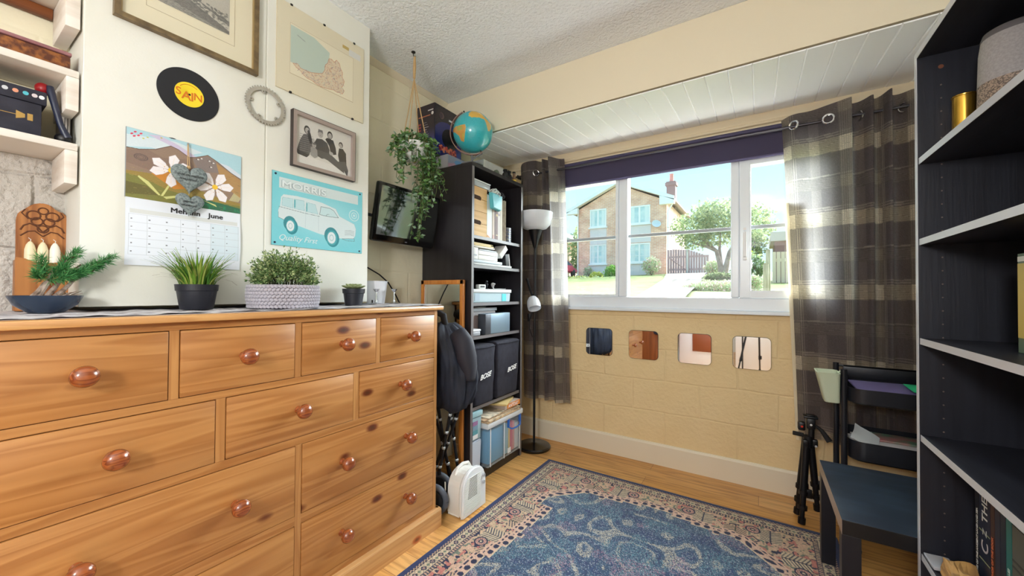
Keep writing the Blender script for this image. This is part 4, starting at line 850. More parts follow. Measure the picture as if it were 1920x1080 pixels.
def petals(cx, cy, rr, angs, wid):
    for a in angs:
        a = math.radians(a); q = [(cx+rr*f*math.cos(a+o_), cy+rr*f*math.sin(a+o_)) for f, o_ in ((.06, 0), (.5, wid), (.85, wid*.75), (1.05, 0), (.85, -wid*.75), (.5, -wid))]
        cv.poly(q, (236, 232, 236)); cv.line(q+[q[0]], .0008, (190, 178, 186), .8); cv.line([(cx, cy), (cx+rr*.8*math.cos(a), cy+rr*.8*math.sin(a))], .0012, (236, 214, 190), .6)
    cv.ell(cx, cy, .009, .009, (240, 196, 60))
    for k in range(14): a = k*.45; cv.ell(cx+.020*math.cos(a), cy+.020*math.sin(a), .0012, .0012, (190, 140, 70))
petals(.112, .112, .055, (150, 80, 195, 270, 330, 30), .42); petals(.238, .085, .058, (128, 62, 10, 305, 245, 190), .42)
for (a, b_) in ((.012, .205), (.02, .213), (.028, .204), (.018, .199), (.034, .212)): cv.ell(a, b_, .004, .0025, (214, 60, 90), 1, .6)
for (a, b_) in ((.04, .198), (.05, .205), (.085, .215)): cv.ell(a, b_, .003, .002, (196, 196, 90))
for (a, b_) in ((.186, .172), (.196, .178), (.22, .176), (.232, .172), (.225, .155)): cv.ell(a, b_, .0035, .002, (226, 222, 220)).ell(a-.004, b_, .0015, .0015, (30, 30, 30))
cv.speck(3); yc = .361
cv.mesh('picture_page', (X0+.0045, yc, 1.505), (0, 1, 0), (0, 0, 1), PAINT, t)
B().box(X0, X0+.004, yc-.0015, yc+.3225, 1.5045, 1.7285).go('page_block', mat('calendar_pages', (150, 156, 160), .7), t)
cv = Canvas(W_, .218, 330, (222, 228, 238)); cv.rect(.01, .312, .168, .182, (208, 212, 212)); cv.rect(.225, .318, .035, .165, (208, 222, 232))
for k in range(8): cv.line([(.008+k*.0437, .034), (.008+k*.0437, .165)], .0009, (186, 192, 200))
for k in range(6): cv.line([(.008, .034+k*.0262), (.315, .034+k*.0262)], .0009, (186, 192, 200))
for i in range(7):
    for j in range(5):
        if i+j*7 < 31: cv.rect(.012+i*.0437, .0165+i*.0437, .148-j*.0262, .1515-j*.0262, (120, 124, 130))
def fold(P): P[..., 0] += .006*np.sin((1.505-P[..., 2])/.218*math.pi*.9)**2+.001; return P
cv.mesh('month_page', (X0+.003, yc, 1.2875), (0, 1, 0), (0, 0, 1), PAINT, t, fold)
DKT = mat('print_black', (34, 34, 38), .6)
text('lettering', 'Mehefin', .0235, (X0+.0054, .472, 1.474), (0, 1, 0), (0, 0, 1), DKT, t, .0002, sx_=1.12, bold=.0006); text('lettering', 'June', .0235, (X0+.0054, .580, 1.474), (0, 1, 0), (0, 0, 1), DKT, t, .0002, sx_=1.12, bold=.0006)
B().tube([(X0+.002, .466, 1.7285), (X0+.0055, .475, 1.7287), (X0+.002, .484, 1.7285)], .0018, 6).go('hanger', BLACK, t)
# hanging stone hearts
t = thing('heart_ornament', 'two grey speckled stone hearts hung on a cord over the calendar', 'ornament', (X0+.02, .516, 1.461))
STN = mat('speckled_stone', (132, 144, 144), .8, c2=(96, 106, 108), nscale=160, lohi=(.4, .62), bump=.3, bscale=200)
def heart(cy, cz, w_, h_, dx=0., rotn=0.):
    pts = []
    for i in range(56):
        a = 2*math.pi*i/56; x_ = 16*math.sin(a)**3; y_ = 13*math.cos(a)-5*math.cos(2*a)-2*math.cos(3*a)-math.cos(4*a); pts.append((x_/32*w_, (y_+2.5)/29*h_))
    b = bmesh.new(); rings = []
    for (k, xo) in ((.0, .011), (.35, .0108), (.65, .0095), (.86, .0065), (.97, .003), (1., 0), (.97, -.003), (.86, -.006), (0., -.007)):
        if k == 0: rings.append([b.verts.new((xo, 0, -.002))])
        else: rings.append([b.verts.new((xo, p_[0]*k, p_[1]*k)) for p_ in pts])
    for A, Q in zip(rings[:-1], rings[1:]):
        for i in range(56):
            j = (i+1) % 56
            if len(A) == 1: b.faces.new((A[0], Q[i], Q[j]))
            elif len(Q) == 1: b.faces.new((A[j], A[i], Q[0]))
            else: b.faces.new((A[i], Q[i], Q[j], A[j]))
    bmesh.ops.rotate(b, cent=(0, 0, 0), matrix=Matrix.Rotation(rotn, 3, 'X'), verts=b.verts); bmesh.ops.translate(b, vec=(X0+.018+dx, cy, cz), verts=b.verts); bmesh.ops.recalc_face_normals(b, faces=b.faces); q = B(); q._add(b); return q
h1 = heart(.517, 1.592, .104, .100, .006); o1 = h1.go('heart', STN, t, label='larger upper stone heart'); o2 = heart(.519, 1.504, .082, .078, .006, -.05).go('heart', STN, t, label='smaller lower stone heart')
for (s_, sz, yy, zz, pr) in (('I loved you yesterday', .0125, .4745, 1.603, o1), ('love you still', .0125, .487, 1.588, o1), ('always have', .010, .495, 1.512, o2), ('and always will', .010, .491, 1.499, o2)): text('lettering', s_, sz, (X0+.0368, yy, zz), (0, 1, 0), (0, 0, 1), DKT, pr, .0002, shear=.3, sx_=.72)
CORD = mat('jute_cord', (190, 158, 112), .9)
B().tube([(X0+.012, .5145, 1.722), (X0+.02, .5125, 1.64)], .0013, 6).tube([(X0+.012, .5155, 1.722), (X0+.02, .5185, 1.64)], .0013, 6).tube([(X0+.02, .517, 1.56), (X0+.02, .518, 1.53)], .001, 6).sphere((X0+.02, .516, 1.637), .006, u=10, v=8).go('cord', CORD, t)
B().tube([(X0, .515, 1.722), (X0+.014, .515, 1.722)], .0014, 8).lathe([(0, 0), (.003, 0), (.003, .001), (0, .001)], (X0+.014, .515, 1.722), 'X', 10).go('nail', STEEL, t)
# television on the left wall
t = thing('television', 'small flat black television tilted down on the left wall behind the trailing plant', 'television', (-1.76, 1.60, 1.48))
tb_ = Matrix.Translation((-1.755, 1.595, 1.65)) @ Matrix.Rotation(math.radians(11), 4, 'Y')
q = B().box(-.035, 0, -.238, .238, -.165, .165, .012).box(-.07, -.034, -.12, .12, -.10, .10, .02); q.transform(tb_); q.go('casing', mat('gloss_black_bezel', (8, 8, 10), .12, coat=.5), t)
q = B().box(.0, .0012, -.218, .218, -.125, .145); q.transform(tb_); q.go('screen', mat('dark_glossy_screen', (12, 20, 16), .06, spec=.9, coat=1.), t, smooth=False)
q = B().box(.0, .001, -.006, .010, -.150, -.145); q.transform(tb_); q.go('badge', mat('badge_grey', (120, 120, 128), .4), t)
B().tube([(-1.915, 1.55, 1.62), (-1.86, 1.60, 1.63), (-1.81, 1.60, 1.64)], .012, 10).box(-1.918, -1.905, 1.30, 1.36, 1.58, 1.70, .003).tube([(-1.905, 1.33, 1.66), (-1.88, 1.34, 1.655), (-1.86, 1.50, 1.64)], .009, 8).go('wall_bracket', mat('bracket_grey', (70, 72, 76), .5, .4), t)
# hanging planter
t = thing('hanging_planter', 'white pot of trailing green leaves hanging on jute cords from the ceiling', 'hanging plant', (-1.665, 1.545, 1.50))
hk = Vector((-1.655, 1.532, 2.43)); pc = Vector((-1.665, 1.548, 1.955))
B().lathe([(0, 0), (.040, .0), (.062, .02), (.078, .06), (.080, .10), (.074, .102), (.070, .06), (0, .05)], pc, n=32).go('pot', mat('white_ceramic', (226, 228, 228), .3), t)
B().tube([(-1.652, 1.521, 2.575), (-1.652, 1.521, 2.555), (-1.650, 1.530, 2.548), (-1.650, 1.537, 2.556)], .0022, 8).lathe([(0, -.004), (.012, -.004), (.012, 0), (0, 0)], (-1.652, 1.521, 2.5755), n=16).go('hook', BLACK, t)
q = B().tube([(-1.652, 1.531, 2.552), (-1.653, 1.532, 2.50), hk], [.006, .009, .007], 8)
for k in range(4):
    a = .4+k*math.pi/2; e = pc+Vector((.079*math.cos(a), .079*math.sin(a), .095)); q.tube([hk, (hk+e)/2+Vector((0, 0, -.01)), e], .0028, 6); q.tube([e, pc+Vector((.072*math.cos(a), .072*math.sin(a), .04)), pc+Vector((0, 0, -.004))], .0028, 6)
q.go('cords', CORD, t)
it = []; st = B(); mts = [mat('ivy_a', (70, 110, 62), .5, transl=.25), mat('ivy_b', (104, 146, 76), .5, transl=.25), mat('ivy_c', (150, 180, 150), .5, transl=.2)]
def vine(pts, dens, ln):
    P = [Vector(p) for p in pts]; st.tube(P, .0014, 5, cap=False)
    for a, b_ in zip(P[:-1], P[1:]):
        n_ = max(2, int((b_-a).length*dens))
        for k in range(n_):
            p = a.lerp(b_, R.random()); d = rv(); d.z = d.z*.5-.25; it.append((p, d, rv(), ln*R.uniform(.7, 1.2), ln*R.uniform(.42, .6), R.choice([0, 0, 1, 1, 2])))
for k in range(44):
    a = R.uniform(-2.4, 2.2); rr = R.uniform(.05, .11); top = pc+Vector((.06*math.cos(a), .06*math.sin(a), .10)); m_ = pc+Vector((rr*1.1*math.cos(a), rr*1.1*math.sin(a), .10+R.uniform(.0, .06))); lo_ = pc+Vector((rr*1.3*math.cos(a), rr*1.3*math.sin(a), R.uniform(-.16, .06)))
    vine([top, m_, lo_], 95, .033)
for (ys, zl, n_, xs, up_) in ((1.60, 1.50, 10, -1.62, .03), (1.58, 1.62, 8, -1.60, .04), (1.62, 1.70, 8, -1.58, .05)):
    for k in range(n_):
        x_ = xs+R.uniform(-.03, .03); y_ = ys+R.uniform(-.035, .035); zb = zl+R.uniform(0, .16)*(k > 0)
        vine([pc+Vector((.05, .04, .10)), (x_-.01, (y_+1.58)/2, 1.98), (x_, y_-.01, 1.86), (x_-.008*k/2, y_-.02, (1.86+zb)/2), (x_-.012, y_-.04, zb)], 60, .031)
for (dy, dz) in ((.11, -.13), (.13, -.17), (.10, -.22), (.12, -.10)): vine([pc+Vector((.06, .04, .09)), pc+Vector((.09, .07, .02)), pc+Vector((.11, dy*.9, dz*.6)), pc+Vector((.13, dy, dz))], 75, .030)
st.go('stems', mat('vine_stem', (84, 92, 48), .7), t); leafmesh('foliage', it, mts, t)
# ------------------------------------------------------------ left bookcase
BB = mat('black_brown_veneer', (30, 27, 31), .36, c2=(40, 37, 41), nscale=30, nstretch=(1, 1, .06), bump=.12, bscale=120)
BE = mat('glare_grey_edge', (112, 108, 110), .35)  # grey stands in for glare along the black front edges
bx0, bx1, by0, by1 = -1.912, -1.489, 1.860, 2.467
t = thing('bookcase', 'tall narrow black bookcase in the corner packed with boxes and books', 'bookcase', (-1.70, 2.163, 0))
for ya in (by0, by1-.022): 
    B().box(bx0, bx1-.001, ya, ya+.022, 0, 1.996).go('side_panel', BB, t, smooth=False)
    B().box(bx1-.001, bx1, ya, ya+.022, 0, 1.996).go('edge_strip', BE, t, smooth=False)
B().box(bx0, bx1, by0, by1, 1.996, 2.020, .001).go('top_panel', BB, t, smooth=False)
B().box(bx0, bx0+.006, by0+.02, by1-.02, .06, 1.996).go('back_panel', BB, t, smooth=False)
B().box(bx0, bx1-.004, by0+.022, by1-.022, .050, .070).box(bx1-.03, bx1-.012, by0+.022, by1-.022, 0, .05).go('base_shelf', BB, t, smooth=False)
SH = (1.569, 1.383, 1.142, .930, .485)
for z in SH:
    s_ = B().box(bx0+.006, bx1-.012, by0+.022, by1-.022, z-.020, z, .0008).go('shelf', BB, t, smooth=False); B().box(bx1-.012, bx1-.011, by0+.022, by1-.022, z-.020, z).go('edge_strip', BE, s_, smooth=False)
# --- contents, top shelf (z 1.570)
z = 1.5700; xf = -1.503
CR = pine_mat('raw_pine_crate', (232, 196, 140), (216, 172, 112), (130, 80, 46), 'Y', gs=5, rough=.6, coat=0)
for k, lb in ((0, 'raw pine drawer box, the lower one, on the top shelf of the corner bookcase'), (1, 'raw pine drawer box, the upper one, on the top shelf of the corner bookcase')):
    z0 = z+k*.157; t = thing('wooden_box', lb, 'box', (-1.65, 1.958, z0), 'pine boxes in the corner bookcase')
    q = B().box(-1.80, xf-.012, 1.886, 1.893, z0, z0+.155).box(-1.80, xf-.012, 2.025, 2.033, z0, z0+.155).box(-1.80, -1.79, 1.886, 2.033, z0, z0+.155).box(-1.80, xf-.012, 1.886, 2.033, z0, z0+.008); q.go('box_sides', CR, t, smooth=False)
    B().prism([(1.884, z0+.0), (2.034, z0), (2.034, z0+.078), (1.884, z0+.078)], 'yz', xf-.012, xf).box(xf-.012, xf, 1.884, 2.034, z0+.080, z0+.155, .001).go('drawer_front', CR, t, smooth=False)
    B().prism([(1.884, z0+.074), (1.965, z0+.071), (1.972, z0+.090), (1.960, z0+.098), (1.884, z0+.100)], 'yz', xf-.001, xf+.0006).go('finger_slot', mat('slot_dark', (60, 36, 20), .9), t)
PC = frosted('clear_plastic', (222, 230, 236), .62); PCW = frosted('clear_plastic_lid', (232, 238, 244), .85)
t = thing('sorting_box', 'flat clear plastic compartment box on the pine boxes, top shelf of the corner bookcase', 'box', (-1.65, 1.98, 1.8845))
B().box(-1.80, xf, 1.886, 2.070, 1.8845, 1.918, .004).go('tray', PC, t); B().box(-1.802, xf+.002, 1.884, 2.072, 1.9185, 1.927, .002).go('lid', PCW, t)
def book(y0_, y1_, h, c, name='book', label='', xs=xf, dep=.20, z0=z, cat='book', group='upright books and folders in the corner bookcase', band=None, lettering=None, tilt=0, pages=True):
    t = thing(name, label, cat, (xs-dep/2, (y0_+y1_)/2, z0), group)
    cm = mat('cover_%d_%d_%d' % c, c, .5)
    B().box(xs-dep, xs, y0_, y0_+.0015, z0, z0+h).box(xs-dep, xs, y1_-.0015, y1_, z0, z0+h).box(xs-.002, xs, y0_, y1_, z0, z0+h, .0006).go('cover', cm, t, smooth=False)
    if pages: B().box(xs-dep+.004, xs-.0021, y0_+.0016, y1_-.0016, z0+.003, z0+h-.004).go('pages', mat('book_pages', (222, 212, 190), .9), t, smooth=False)
    if band:
        for (a, b_, cc_) in band: B().box(xs, xs+.0006, y0_+.0005, y1_-.0005, z0+h*a, z0+h*b_).go('spine_band', mat('band_%d_%d_%d' % cc_, cc_, .5), t, smooth=False)
    return t
tb = book(2.036, 2.092, .285, (216, 226, 228), 'magazine_file', 'white and teal folder with an orange corner beside the pine boxes', cat='folder')
B().box(xf-.18, xf-.001, 2.0345, 2.0358, z, z+.285).go('teal_side', mat('teal_card', (54, 132, 128), .6), tb)
B().prism([(xf-.001, z), (xf-.001, z+.055), (xf-.08, z+.12), (xf-.08, z)], 'xz', 2.0330, 2.0344).go('orange_corner', mat('orange_card', (214, 84, 50), .6), tb)
B().prism([(2.036, z+.02), (2.075, z+.002), (2.036, z+.002)], 'yz', xf, xf+.0008).go('cream_corner', mat('tan_card', (214, 160, 112), .6), tb)
book(2.098, 2.120, .262, (196, 176, 160), label='slim tan book with a dark top, right of the teal folder', band=[(.0, .1, (190, 150, 140)), (.85, .95, (92, 56, 52))])
book(2.122, 2.137, .262, (92, 52, 48), label='slim maroon book right of the tan one')
book(2.139, 2.160, .262, (104, 62, 56), label='second maroon book with gold lines', band=[(.1, .12, (200, 170, 120)), (.6, .66, (200, 170, 120))])
book(2.162, 2.188, .300, (206, 196, 190), label='tall pale grey book in the middle of the top shelf of the corner bookcase', band=[(.55, .6, (150, 130, 140))])
book(2.190, 2.216, .290, (198, 190, 170), label='tall beige folder next to the pale grey book')
t = thing('concertina_file', 'worn beige concertina file standing on the top shelf of the corner bookcase', 'file', (-1.60, 2.244, z), )
q = B()
for k in range(7): q.box(-1.70, xf-.004+.004*(k % 2), 2.219+k*.0072, 2.2235+k*.0072, z, z+.286-.004*(k % 3), .0008)
q.go('leaves', mat('worn_card', (186, 176, 158), .9, c2=(160, 150, 134), nscale=40), t)
t = thing('gift_bag', 'small turquoise gift bag with white tissue resting on the upright folders', 'bag', (-1.52, 2.11, 1.75)); 
B().prism([(2.045, 1.868), (2.165, 1.862), (2.160, 1.762), (2.065, 1.768)], 'yz', -1.5015, -1.470, bev=.004).noise(.004, 20).go('bag', mat('turquoise_foil', (92, 186, 200), .35), t)
q = B()
for k in range(16): q.torus((-1.492+R.uniform(-.012, .012), R.uniform(2.075, 2.16), R.uniform(1.862, 1.888)), R.uniform(.010, .022), .0025, n=12, k=5, rot=Matrix.Rotation(R.uniform(0, 3), 3, 'X'))
q.go('tissue', mat('white_ribbon', (222, 230, 226), .6), t)
q = B()
for k in range(22): q.torus((-1.56+R.uniform(-.03, .03), R.uniform(2.17, 2.27), R.uniform(1.882, 1.912)), R.uniform(.012, .026), .003, n=12, k=5, rot=Matrix.Rotation(R.uniform(0, 3), 3, 'X'))
one('tangled_cable', q, mat('grey_cable', (96, 98, 104), .5), 'tangle of grey cable lying on top of the upright files', 'cable')
for k in range(4): 
    zz = z+k*.0262; t = thing('round_tin', 'small round grey tin in a stack of four beside the files, %s' % ('lowest of the stack', 'second from the bottom', 'third from the bottom', 'topmost of the stack')[k], 'tin', (-1.55, 2.318, zz), 'stacked round tins')
    B().lathe([(0, 0), (.048, 0), (.050, .002), (.050, .015), (0, .015)], (-1.555, 2.318, zz), n=32).go('tin', mat('grey_tin', (120, 122, 134), .3, .7), t)
    B().lathe([(0, .0152), (.051, .0152), (.052, .017), (.052, .024), (.049, .0258), (0, .0258)], (-1.555, 2.318, zz), n=32).go('lid', mat('silver_tin', (186, 188, 196), .25, .8), t)
# --- second shelf (z 1.384)
z = 1.3840
spec = [(1.885, 2.34, .015, (206, 210, 210), 'long pale grey tray'), (1.885, 2.215, .020, (198, 212, 222), 'clear document wallet'), (1.948, 2.160, .032, (230, 230, 228), 'white game case'), (1.948, 2.160, .028, (236, 236, 236), 'white box'), (1.955, 2.15, .010, (190, 196, 204), 'thin grey folder'), (1.885, 2.125, .012, (224, 220, 206), 'cream folder')]
zz = z
for k, (a, b_, h, c, nm) in enumerate(spec):
    if k == 2: 
        t = thing('white_box', 'upright white box at the left end of the second shelf of the corner bookcase', 'box', (-1.6, 1.915, zz)); B().box(-1.72, xf, 1.886, 1.944, zz, zz+.074, .002).go('box', CARD, t); B().box(xf, xf+.001, 1.90, 1.93, zz+.02, zz+.03).go('sticker', mat('grey_sticker', (170, 176, 182), .6), t)
    if k == 5: zz += .006
    t = thing(nm.split()[-1]+'_'+'case' if nm.endswith('box') else nm.replace(' ', '_'), '%s lying in the stack on the second shelf of the corner bookcase' % nm, 'box', (-1.6, (a+b_)/2, zz), 'flat things stacked on the second shelf')
    B().box(-1.76, xf+.002*(k % 2), a, b_, zz, zz+h-.0018, .002).go('body', mat('flat_%d' % k, c, .5), t); B().box(-1.759, xf-.001, a+.001, b_-.001, zz+h*.45, zz+h*.5).go('seam', mat('seam_grey', (130, 132, 136), .6), t); zz += h
one('cream_folder', B().box(-1.74, xf-.004, 1.885, 2.12, zz+.0005, zz+.009, .001).box(-1.74, xf-.006, 1.887, 2.09, zz+.0095, zz+.017, .001).box(-1.73, xf-.01, 1.887, 2.12, zz+.0175, zz+.021, .001), mat('manila', (222, 206, 162), .8), 'manila folders on top of the stack on the second shelf of the corner bookcase', 'folder')
t = thing('small_carton', 'small white and black carton tipped diagonally on the second shelf of the corner bookcase', 'box', (-1.55, 2.225, 1.47))
q = B().box(-.045, .045, -.052, .052, -.019, .019, .002); q.transform(Matrix.Translation((-1.545, 2.232, 1.492)) @ Matrix.Rotation(.75, 4, 'X')); q.go('carton', CARD, t)
q = B().box(-.044, .044, -.053, .053, -.003, .003); q.transform(Matrix.Translation((-1.545, 2.2325, 1.4915)) @ Matrix.Rotation(.75, 4, 'X') @ Matrix.Translation((0, 0, -.0175))); q.go('dark_face', BLACK, t)
t = thing('small_carton', 'black carton with a white edge leaning on the second shelf of the corner bookcase', 'box', (-1.55, 2.275, z))
q = B().box(-.045, .045, -.022, .022, -.045, .045, .002); q.transform(Matrix.Translation((-1.55, 2.286, 1.435)) @ Matrix.Rotation(.18, 4, 'X')); q.go('carton', mat('black_card', (24, 24, 30), .5), t)
q = B().box(-.046, .046, .0222, .029, -.045, .045, .001); q.transform(Matrix.Translation((-1.55, 2.286, 1.435)) @ Matrix.Rotation(.18, 4, 'X')); q.go('white_edge', CARD, t)
# --- third shelf (z 1.143)
z = 1.1430; t = thing('storage_box', 'wide clear plastic storage box with white lid on the third shelf of the corner bookcase', 'storage box', (-1.65, 2.10, z))
B().prism([(1.892, z), (2.318, z), (2.325, z+.062), (1.886, z+.062)], 'yz', -1.79, xf, bev=.004).go('tub', frosted('box_blue', (200, 224, 234), .75), t)
B().box(-1.80, xf+.006, 1.883, 2.330, z+.0625, z+.086, .004).go('lid', PCW, t)
B().box(xf+.0003, xf+.003, 2.215, 2.265, z+.006, z+.056).go('cyan_contents', mat('cyan_card', (70, 200, 224), .5), t); B().box(xf+.0003, xf+.002, 1.91, 1.96, z+.01, z+.056).go('grey_contents', mat('grey_blue_card', (150, 170, 186), .5), t)
zt = z+.0865
t = thing('small_clock', 'small pale plastic clock on the clear box lid, third shelf of the corner bookcase', 'clock', (-1.53, 2.01, zt)); B().box(-1.545, -1.515, 1.972, 2.045, zt, zt+.030, .004).go('case', mat('pale_grey_plastic', (206, 210, 206), .4), t); B().box(-1.5149, -1.5140, 1.985, 2.032, zt+.010, zt+.022).go('display', BLACK, t)
t = thing('figurine', 'small dark figurine on the clear box lid in the corner bookcase', 'ornament', (-1.54, 2.085, zt)); B().lathe([(0, 0), (.018, 0), (.018, .004), (.005, .008), (.009, .02), (.013, .032), (.006, .042), (0, .044)], (-1.54, 2.085, zt), n=14).sphere((-1.54, 2.085, zt+.05), .009).tube([(-1.54, 2.07, zt+.022), (-1.535, 2.062, zt+.04)], .003, 6).go('figure', mat('dark_bronze', (48, 50, 56), .35, .5), t)
t = thing('figurine', 'small silver and white figurine right of the dark one on the clear box lid', 'ornament', (-1.54, 2.155, zt)); B().lathe([(0, 0), (.014, 0), (.012, .006), (.006, .012), (.012, .026), (.014, .036), (.008, .044), (0, .046)], (-1.54, 2.158, zt), n=16).sphere((-1.526, 2.158, zt+.036), .006).go('figure', mat('silver_white', (210, 212, 216), .3, .3), t)
one('black_tray', B().box(-1.60, -1.50, 2.10, 2.26, zt, zt+.006, .002).box(-1.60, -1.50, 2.10, 2.104, zt+.006, zt+.011).box(-1.60, -1.50, 2.256, 2.26, zt+.006, zt+.011), BLACK, 'thin black tray on the clear box lid in the corner bookcase', 'tray')
# --- fourth shelf (z .931)
z = .9310; t = thing('storage_box', 'clear plastic storage box with orange contents on the fourth shelf of the corner bookcase', 'storage box', (-1.68, 2.08, z))
B().prism([(1.895, z), (2.235, z), (2.245, z+.15), (1.886, z+.15)], 'yz', -1.80, -1.575, bev=.005).go('tub', frosted('box_clear_b', (226, 220, 222), .6), t); B().box(-1.805, -1.568, 1.883, 2.252, z+.1505, z+.172, .004).go('lid', PCW, t)
B().box(-1.79, -1.582, 2.02, 2.18, z+.008, z+.11, .01).go('orange_contents', mat('orange_cloth', (216, 110, 84), .8), t); B().box(-1.79, -1.582, 1.91, 1.99, z+.008, z+.13, .01).go('blue_contents', mat('pale_blue_paper', (180, 196, 210), .8), t)
one('folded_paper', B().box(-1.66, -1.575, 2.0, 2.12, z+.1725, z+.176, .001).box(-1.65, -1.575, 2.03, 2.13, z+.1765, z+.179, .001), CARD, 'folded white paper lying on the lid of the orange filled box', 'paper')
t = thing('metal_cash_box', 'blue-grey metal box in front of the orange filled box in the corner bookcase', 'box', (-1.53, 2.17, z))
B().box(-1.560, xf+.004, 2.022, 2.315, z, z+.135, .004).go('body', mat('blue_grey_metal', (126, 148, 164), .4, .3), t); B().box(-1.561, xf+.005, 2.021, 2.084, z+.001, z+.134, .004).go('dark_end', mat('dark_grey_metal', (70, 74, 82), .4, .3), t)
t = thing('plastic_tub', 'low grey plastic tub at the front left of the fourth shelf of the corner bookcase', 'tub', (-1.53, 1.93, z)); B().box(-1.56, xf+.002, 1.885, 1.972, z, z+.028, .006).go('base', mat('grey_tub', (150, 152, 158), .45), t); B().box(-1.565, xf+.004, 1.883, 1.976, z+.0285, z+.042, .005).go('lid', mat('pale_tub_lid', (214, 216, 222), .4), t)
# --- speaker covers on fifth shelf (z .486)
SC = mat('navy_black_fabric', (34, 34, 46), .9, c2=(42, 42, 56), nscale=30, bump=.35, bscale=500)
z = .4860
for (a, b_, h, lb, tx, tz) in ((1.889, 2.118, .382, 'black fabric loudspeaker cover with a white slanted logo, left one on the shelf', 1.925, .655), (2.128, 2.424, .388, 'black fabric loudspeaker cover with a white slanted logo, right one on the shelf', 2.235, .655)):
    t = thing('speaker_cover', lb, 'speaker cover', (-1.62, (a+b_)/2, z), 'black fabric speaker covers')
    q = B().box(-1.78, -1.478, a, b_, z, z+h, .022, seg=3).sub(3)
    for v in q.b.verts:
        f = (v.co.z-z)/h; m_ = (a+b_)/2; v.co.y = m_+(v.co.y-m_)*(.93+.07*f); v.co.x -= .012*(1-f)
    q.noise(.006, 9); q.go('cover', SC, t, smooth='all'); B().tube([(-1.474, a+.02, z+h-.012), (-1.470, (a+b_)/2, z+h-.016), (-1.474, b_-.02, z+h-.012)], .0025, 6).go('seam', SC, t)
    text('logo', 'BOSE', .042, (-1.4655, tx, tz), (0, 1, .12), (0, -.12, 1), mat('logo_white', (236, 236, 236), .5), t, .0004, shear=.45, sx_=1.15, bold=.0014)
# --- bottom: crates and paper
z = .0705; t = thing('storage_box', 'large clear crate with blue handle full of blue and pink folders, bottom of bookcase', 'storage box', (-1.60, 2.22, z))
B().prism([(2.020, z), (2.405, z), (2.425, z+.255), (2.005, z+.255)], 'yz', -1.78, -1.468, bev=.006).go('tub', frosted('crate_clear', (206, 220, 232), .24), t)
B().box(-1.785, -1.455, 1.998, 2.432, z+.2555, z+.292, .006).go('lid', PCW, t)
for (a, b_, c, h) in ((2.03, 2.20, (62, 150, 196), .23), (2.225, 2.265, (150, 190, 206), .22), (2.268, 2.288, (224, 196, 120), .225), (2.29, 2.32, (206, 96, 120), .228), (2.322, 2.345, (220, 150, 150), .22), (2.35, 2.40, (206, 208, 212), .2)): B().box(-1.74, -1.4755, a, b_, z+.02, z+h, .001).go('folder', mat('fold_%d_%d_%d' % c, c, .6), t)
q = B()
for yy in (2.245, 2.395): q.box(-1.468, -1.452, yy-.006, yy+.006, z+.20, z+.262, .003)
q.tube([(-1.46, 2.245, z+.205), (-1.445, 2.265, z+.190), (-1.442, 2.32, z+.186), (-1.445, 2.375, z+.190), (-1.46, 2.395, z+.205)], .0055, 8); q.go('handle', mat('blue_handle', (44, 104, 190), .35), t)
for yy in (2.04, 2.20, 2.40): B().box(-1.4675, -1.462, yy-.004, yy+.004, z+.004, z+.25, .002).go('rib', PCW, t)
B().box(-1.4665, -1.4655, 2.245, 2.285, z+.02, z+.055).go('sticker', CARD, t)
t = thing('storage_box', 'pale two-level plastic tub with a striped label left of the large clear crate', 'storage box', (-1.6, 1.94, z))
B().prism([(1.889, z), (1.975, z), (1.988, z+.20), (1.886, z+.20)], 'yz', -1.77, -1.498, bev=.006).go('lower_tub', mat('pale_tub', (196, 206, 222), .35), t); B().prism([(1.887, z+.206), (1.982, z+.206), (1.990, z+.35), (1.886, z+.35)], 'yz', -1.77, -1.50, bev=.005).go('upper_tub', frosted('tub_blue', (176, 208, 220), .8), t); B().box(-1.775, -1.492, 1.884, 1.993, z+.352, z+.385, .006).go('lid', frosted('tub_lid_blue', (166, 206, 218), .9), t)
for k, c in enumerate(((150, 110, 150), (120, 150, 170), (90, 150, 160), (222, 222, 226))): B().box(-1.4985, -1.4965, 1.895, 1.945, z+.30-k*.028, z+.325-k*.028).go('label_stripe', mat('ls%d' % k, c, .6), t)
zz = .3635
for k, (a, b_, x0_, c, rz) in enumerate(((2.0, 2.40, -1.75, (206, 176, 140), .0), (2.01, 2.42, -1.74, (222, 200, 170), .05), (1.99, 2.36, -1.76, (190, 160, 130), -.04), (2.02, 2.40, -1.74, (228, 214, 192), .06))):
    q = B().box(x0_, -1.455-.008*k, a, b_, zz, zz+.007, .001); q.transform(Matrix.Translation((-1.6, 2.2, 0)) @ Matrix.Rotation(rz, 4, 'Z') @ Matrix.Translation((1.6, -2.2, 0)))
    one('folded_newspaper', q, mat('newsprint_%d' % k, c, .9, c2=tuple(int(v*.8) for v in c), nscale=26, lohi=(.45, .6)), 'folded newspaper in the pile on the large clear crate, %s' % ('bottom of the pile', 'second from the bottom', 'third from the bottom', 'top of the pile')[k], 'newspaper', 'folded newspapers on the crate'); zz += .0076
t = thing('orange_carton', 'flat orange carton with white capital letters lying on the newspapers in the corner bookcase', 'box', (-1.56, 2.3, zz))
B().box(-1.68, -1.475, 2.225, 2.420, zz, zz+.036, .002).go('carton', mat('carton_grey', (196, 180, 170), .6), t); B().box(-1.4749, -1.4740, 2.25, 2.419, zz+.001, zz+.035).go('orange_face', mat('carton_orange', (232, 140, 40), .5), t)
text('lettering', 'ANTDAY', .034, (-1.4735, 2.262, zz+.006), (0, 1, 0), (0, 0, 1), mat('carton_print', (246, 232, 232), .5), t, .0003, bold=.0010, sx_=.98)
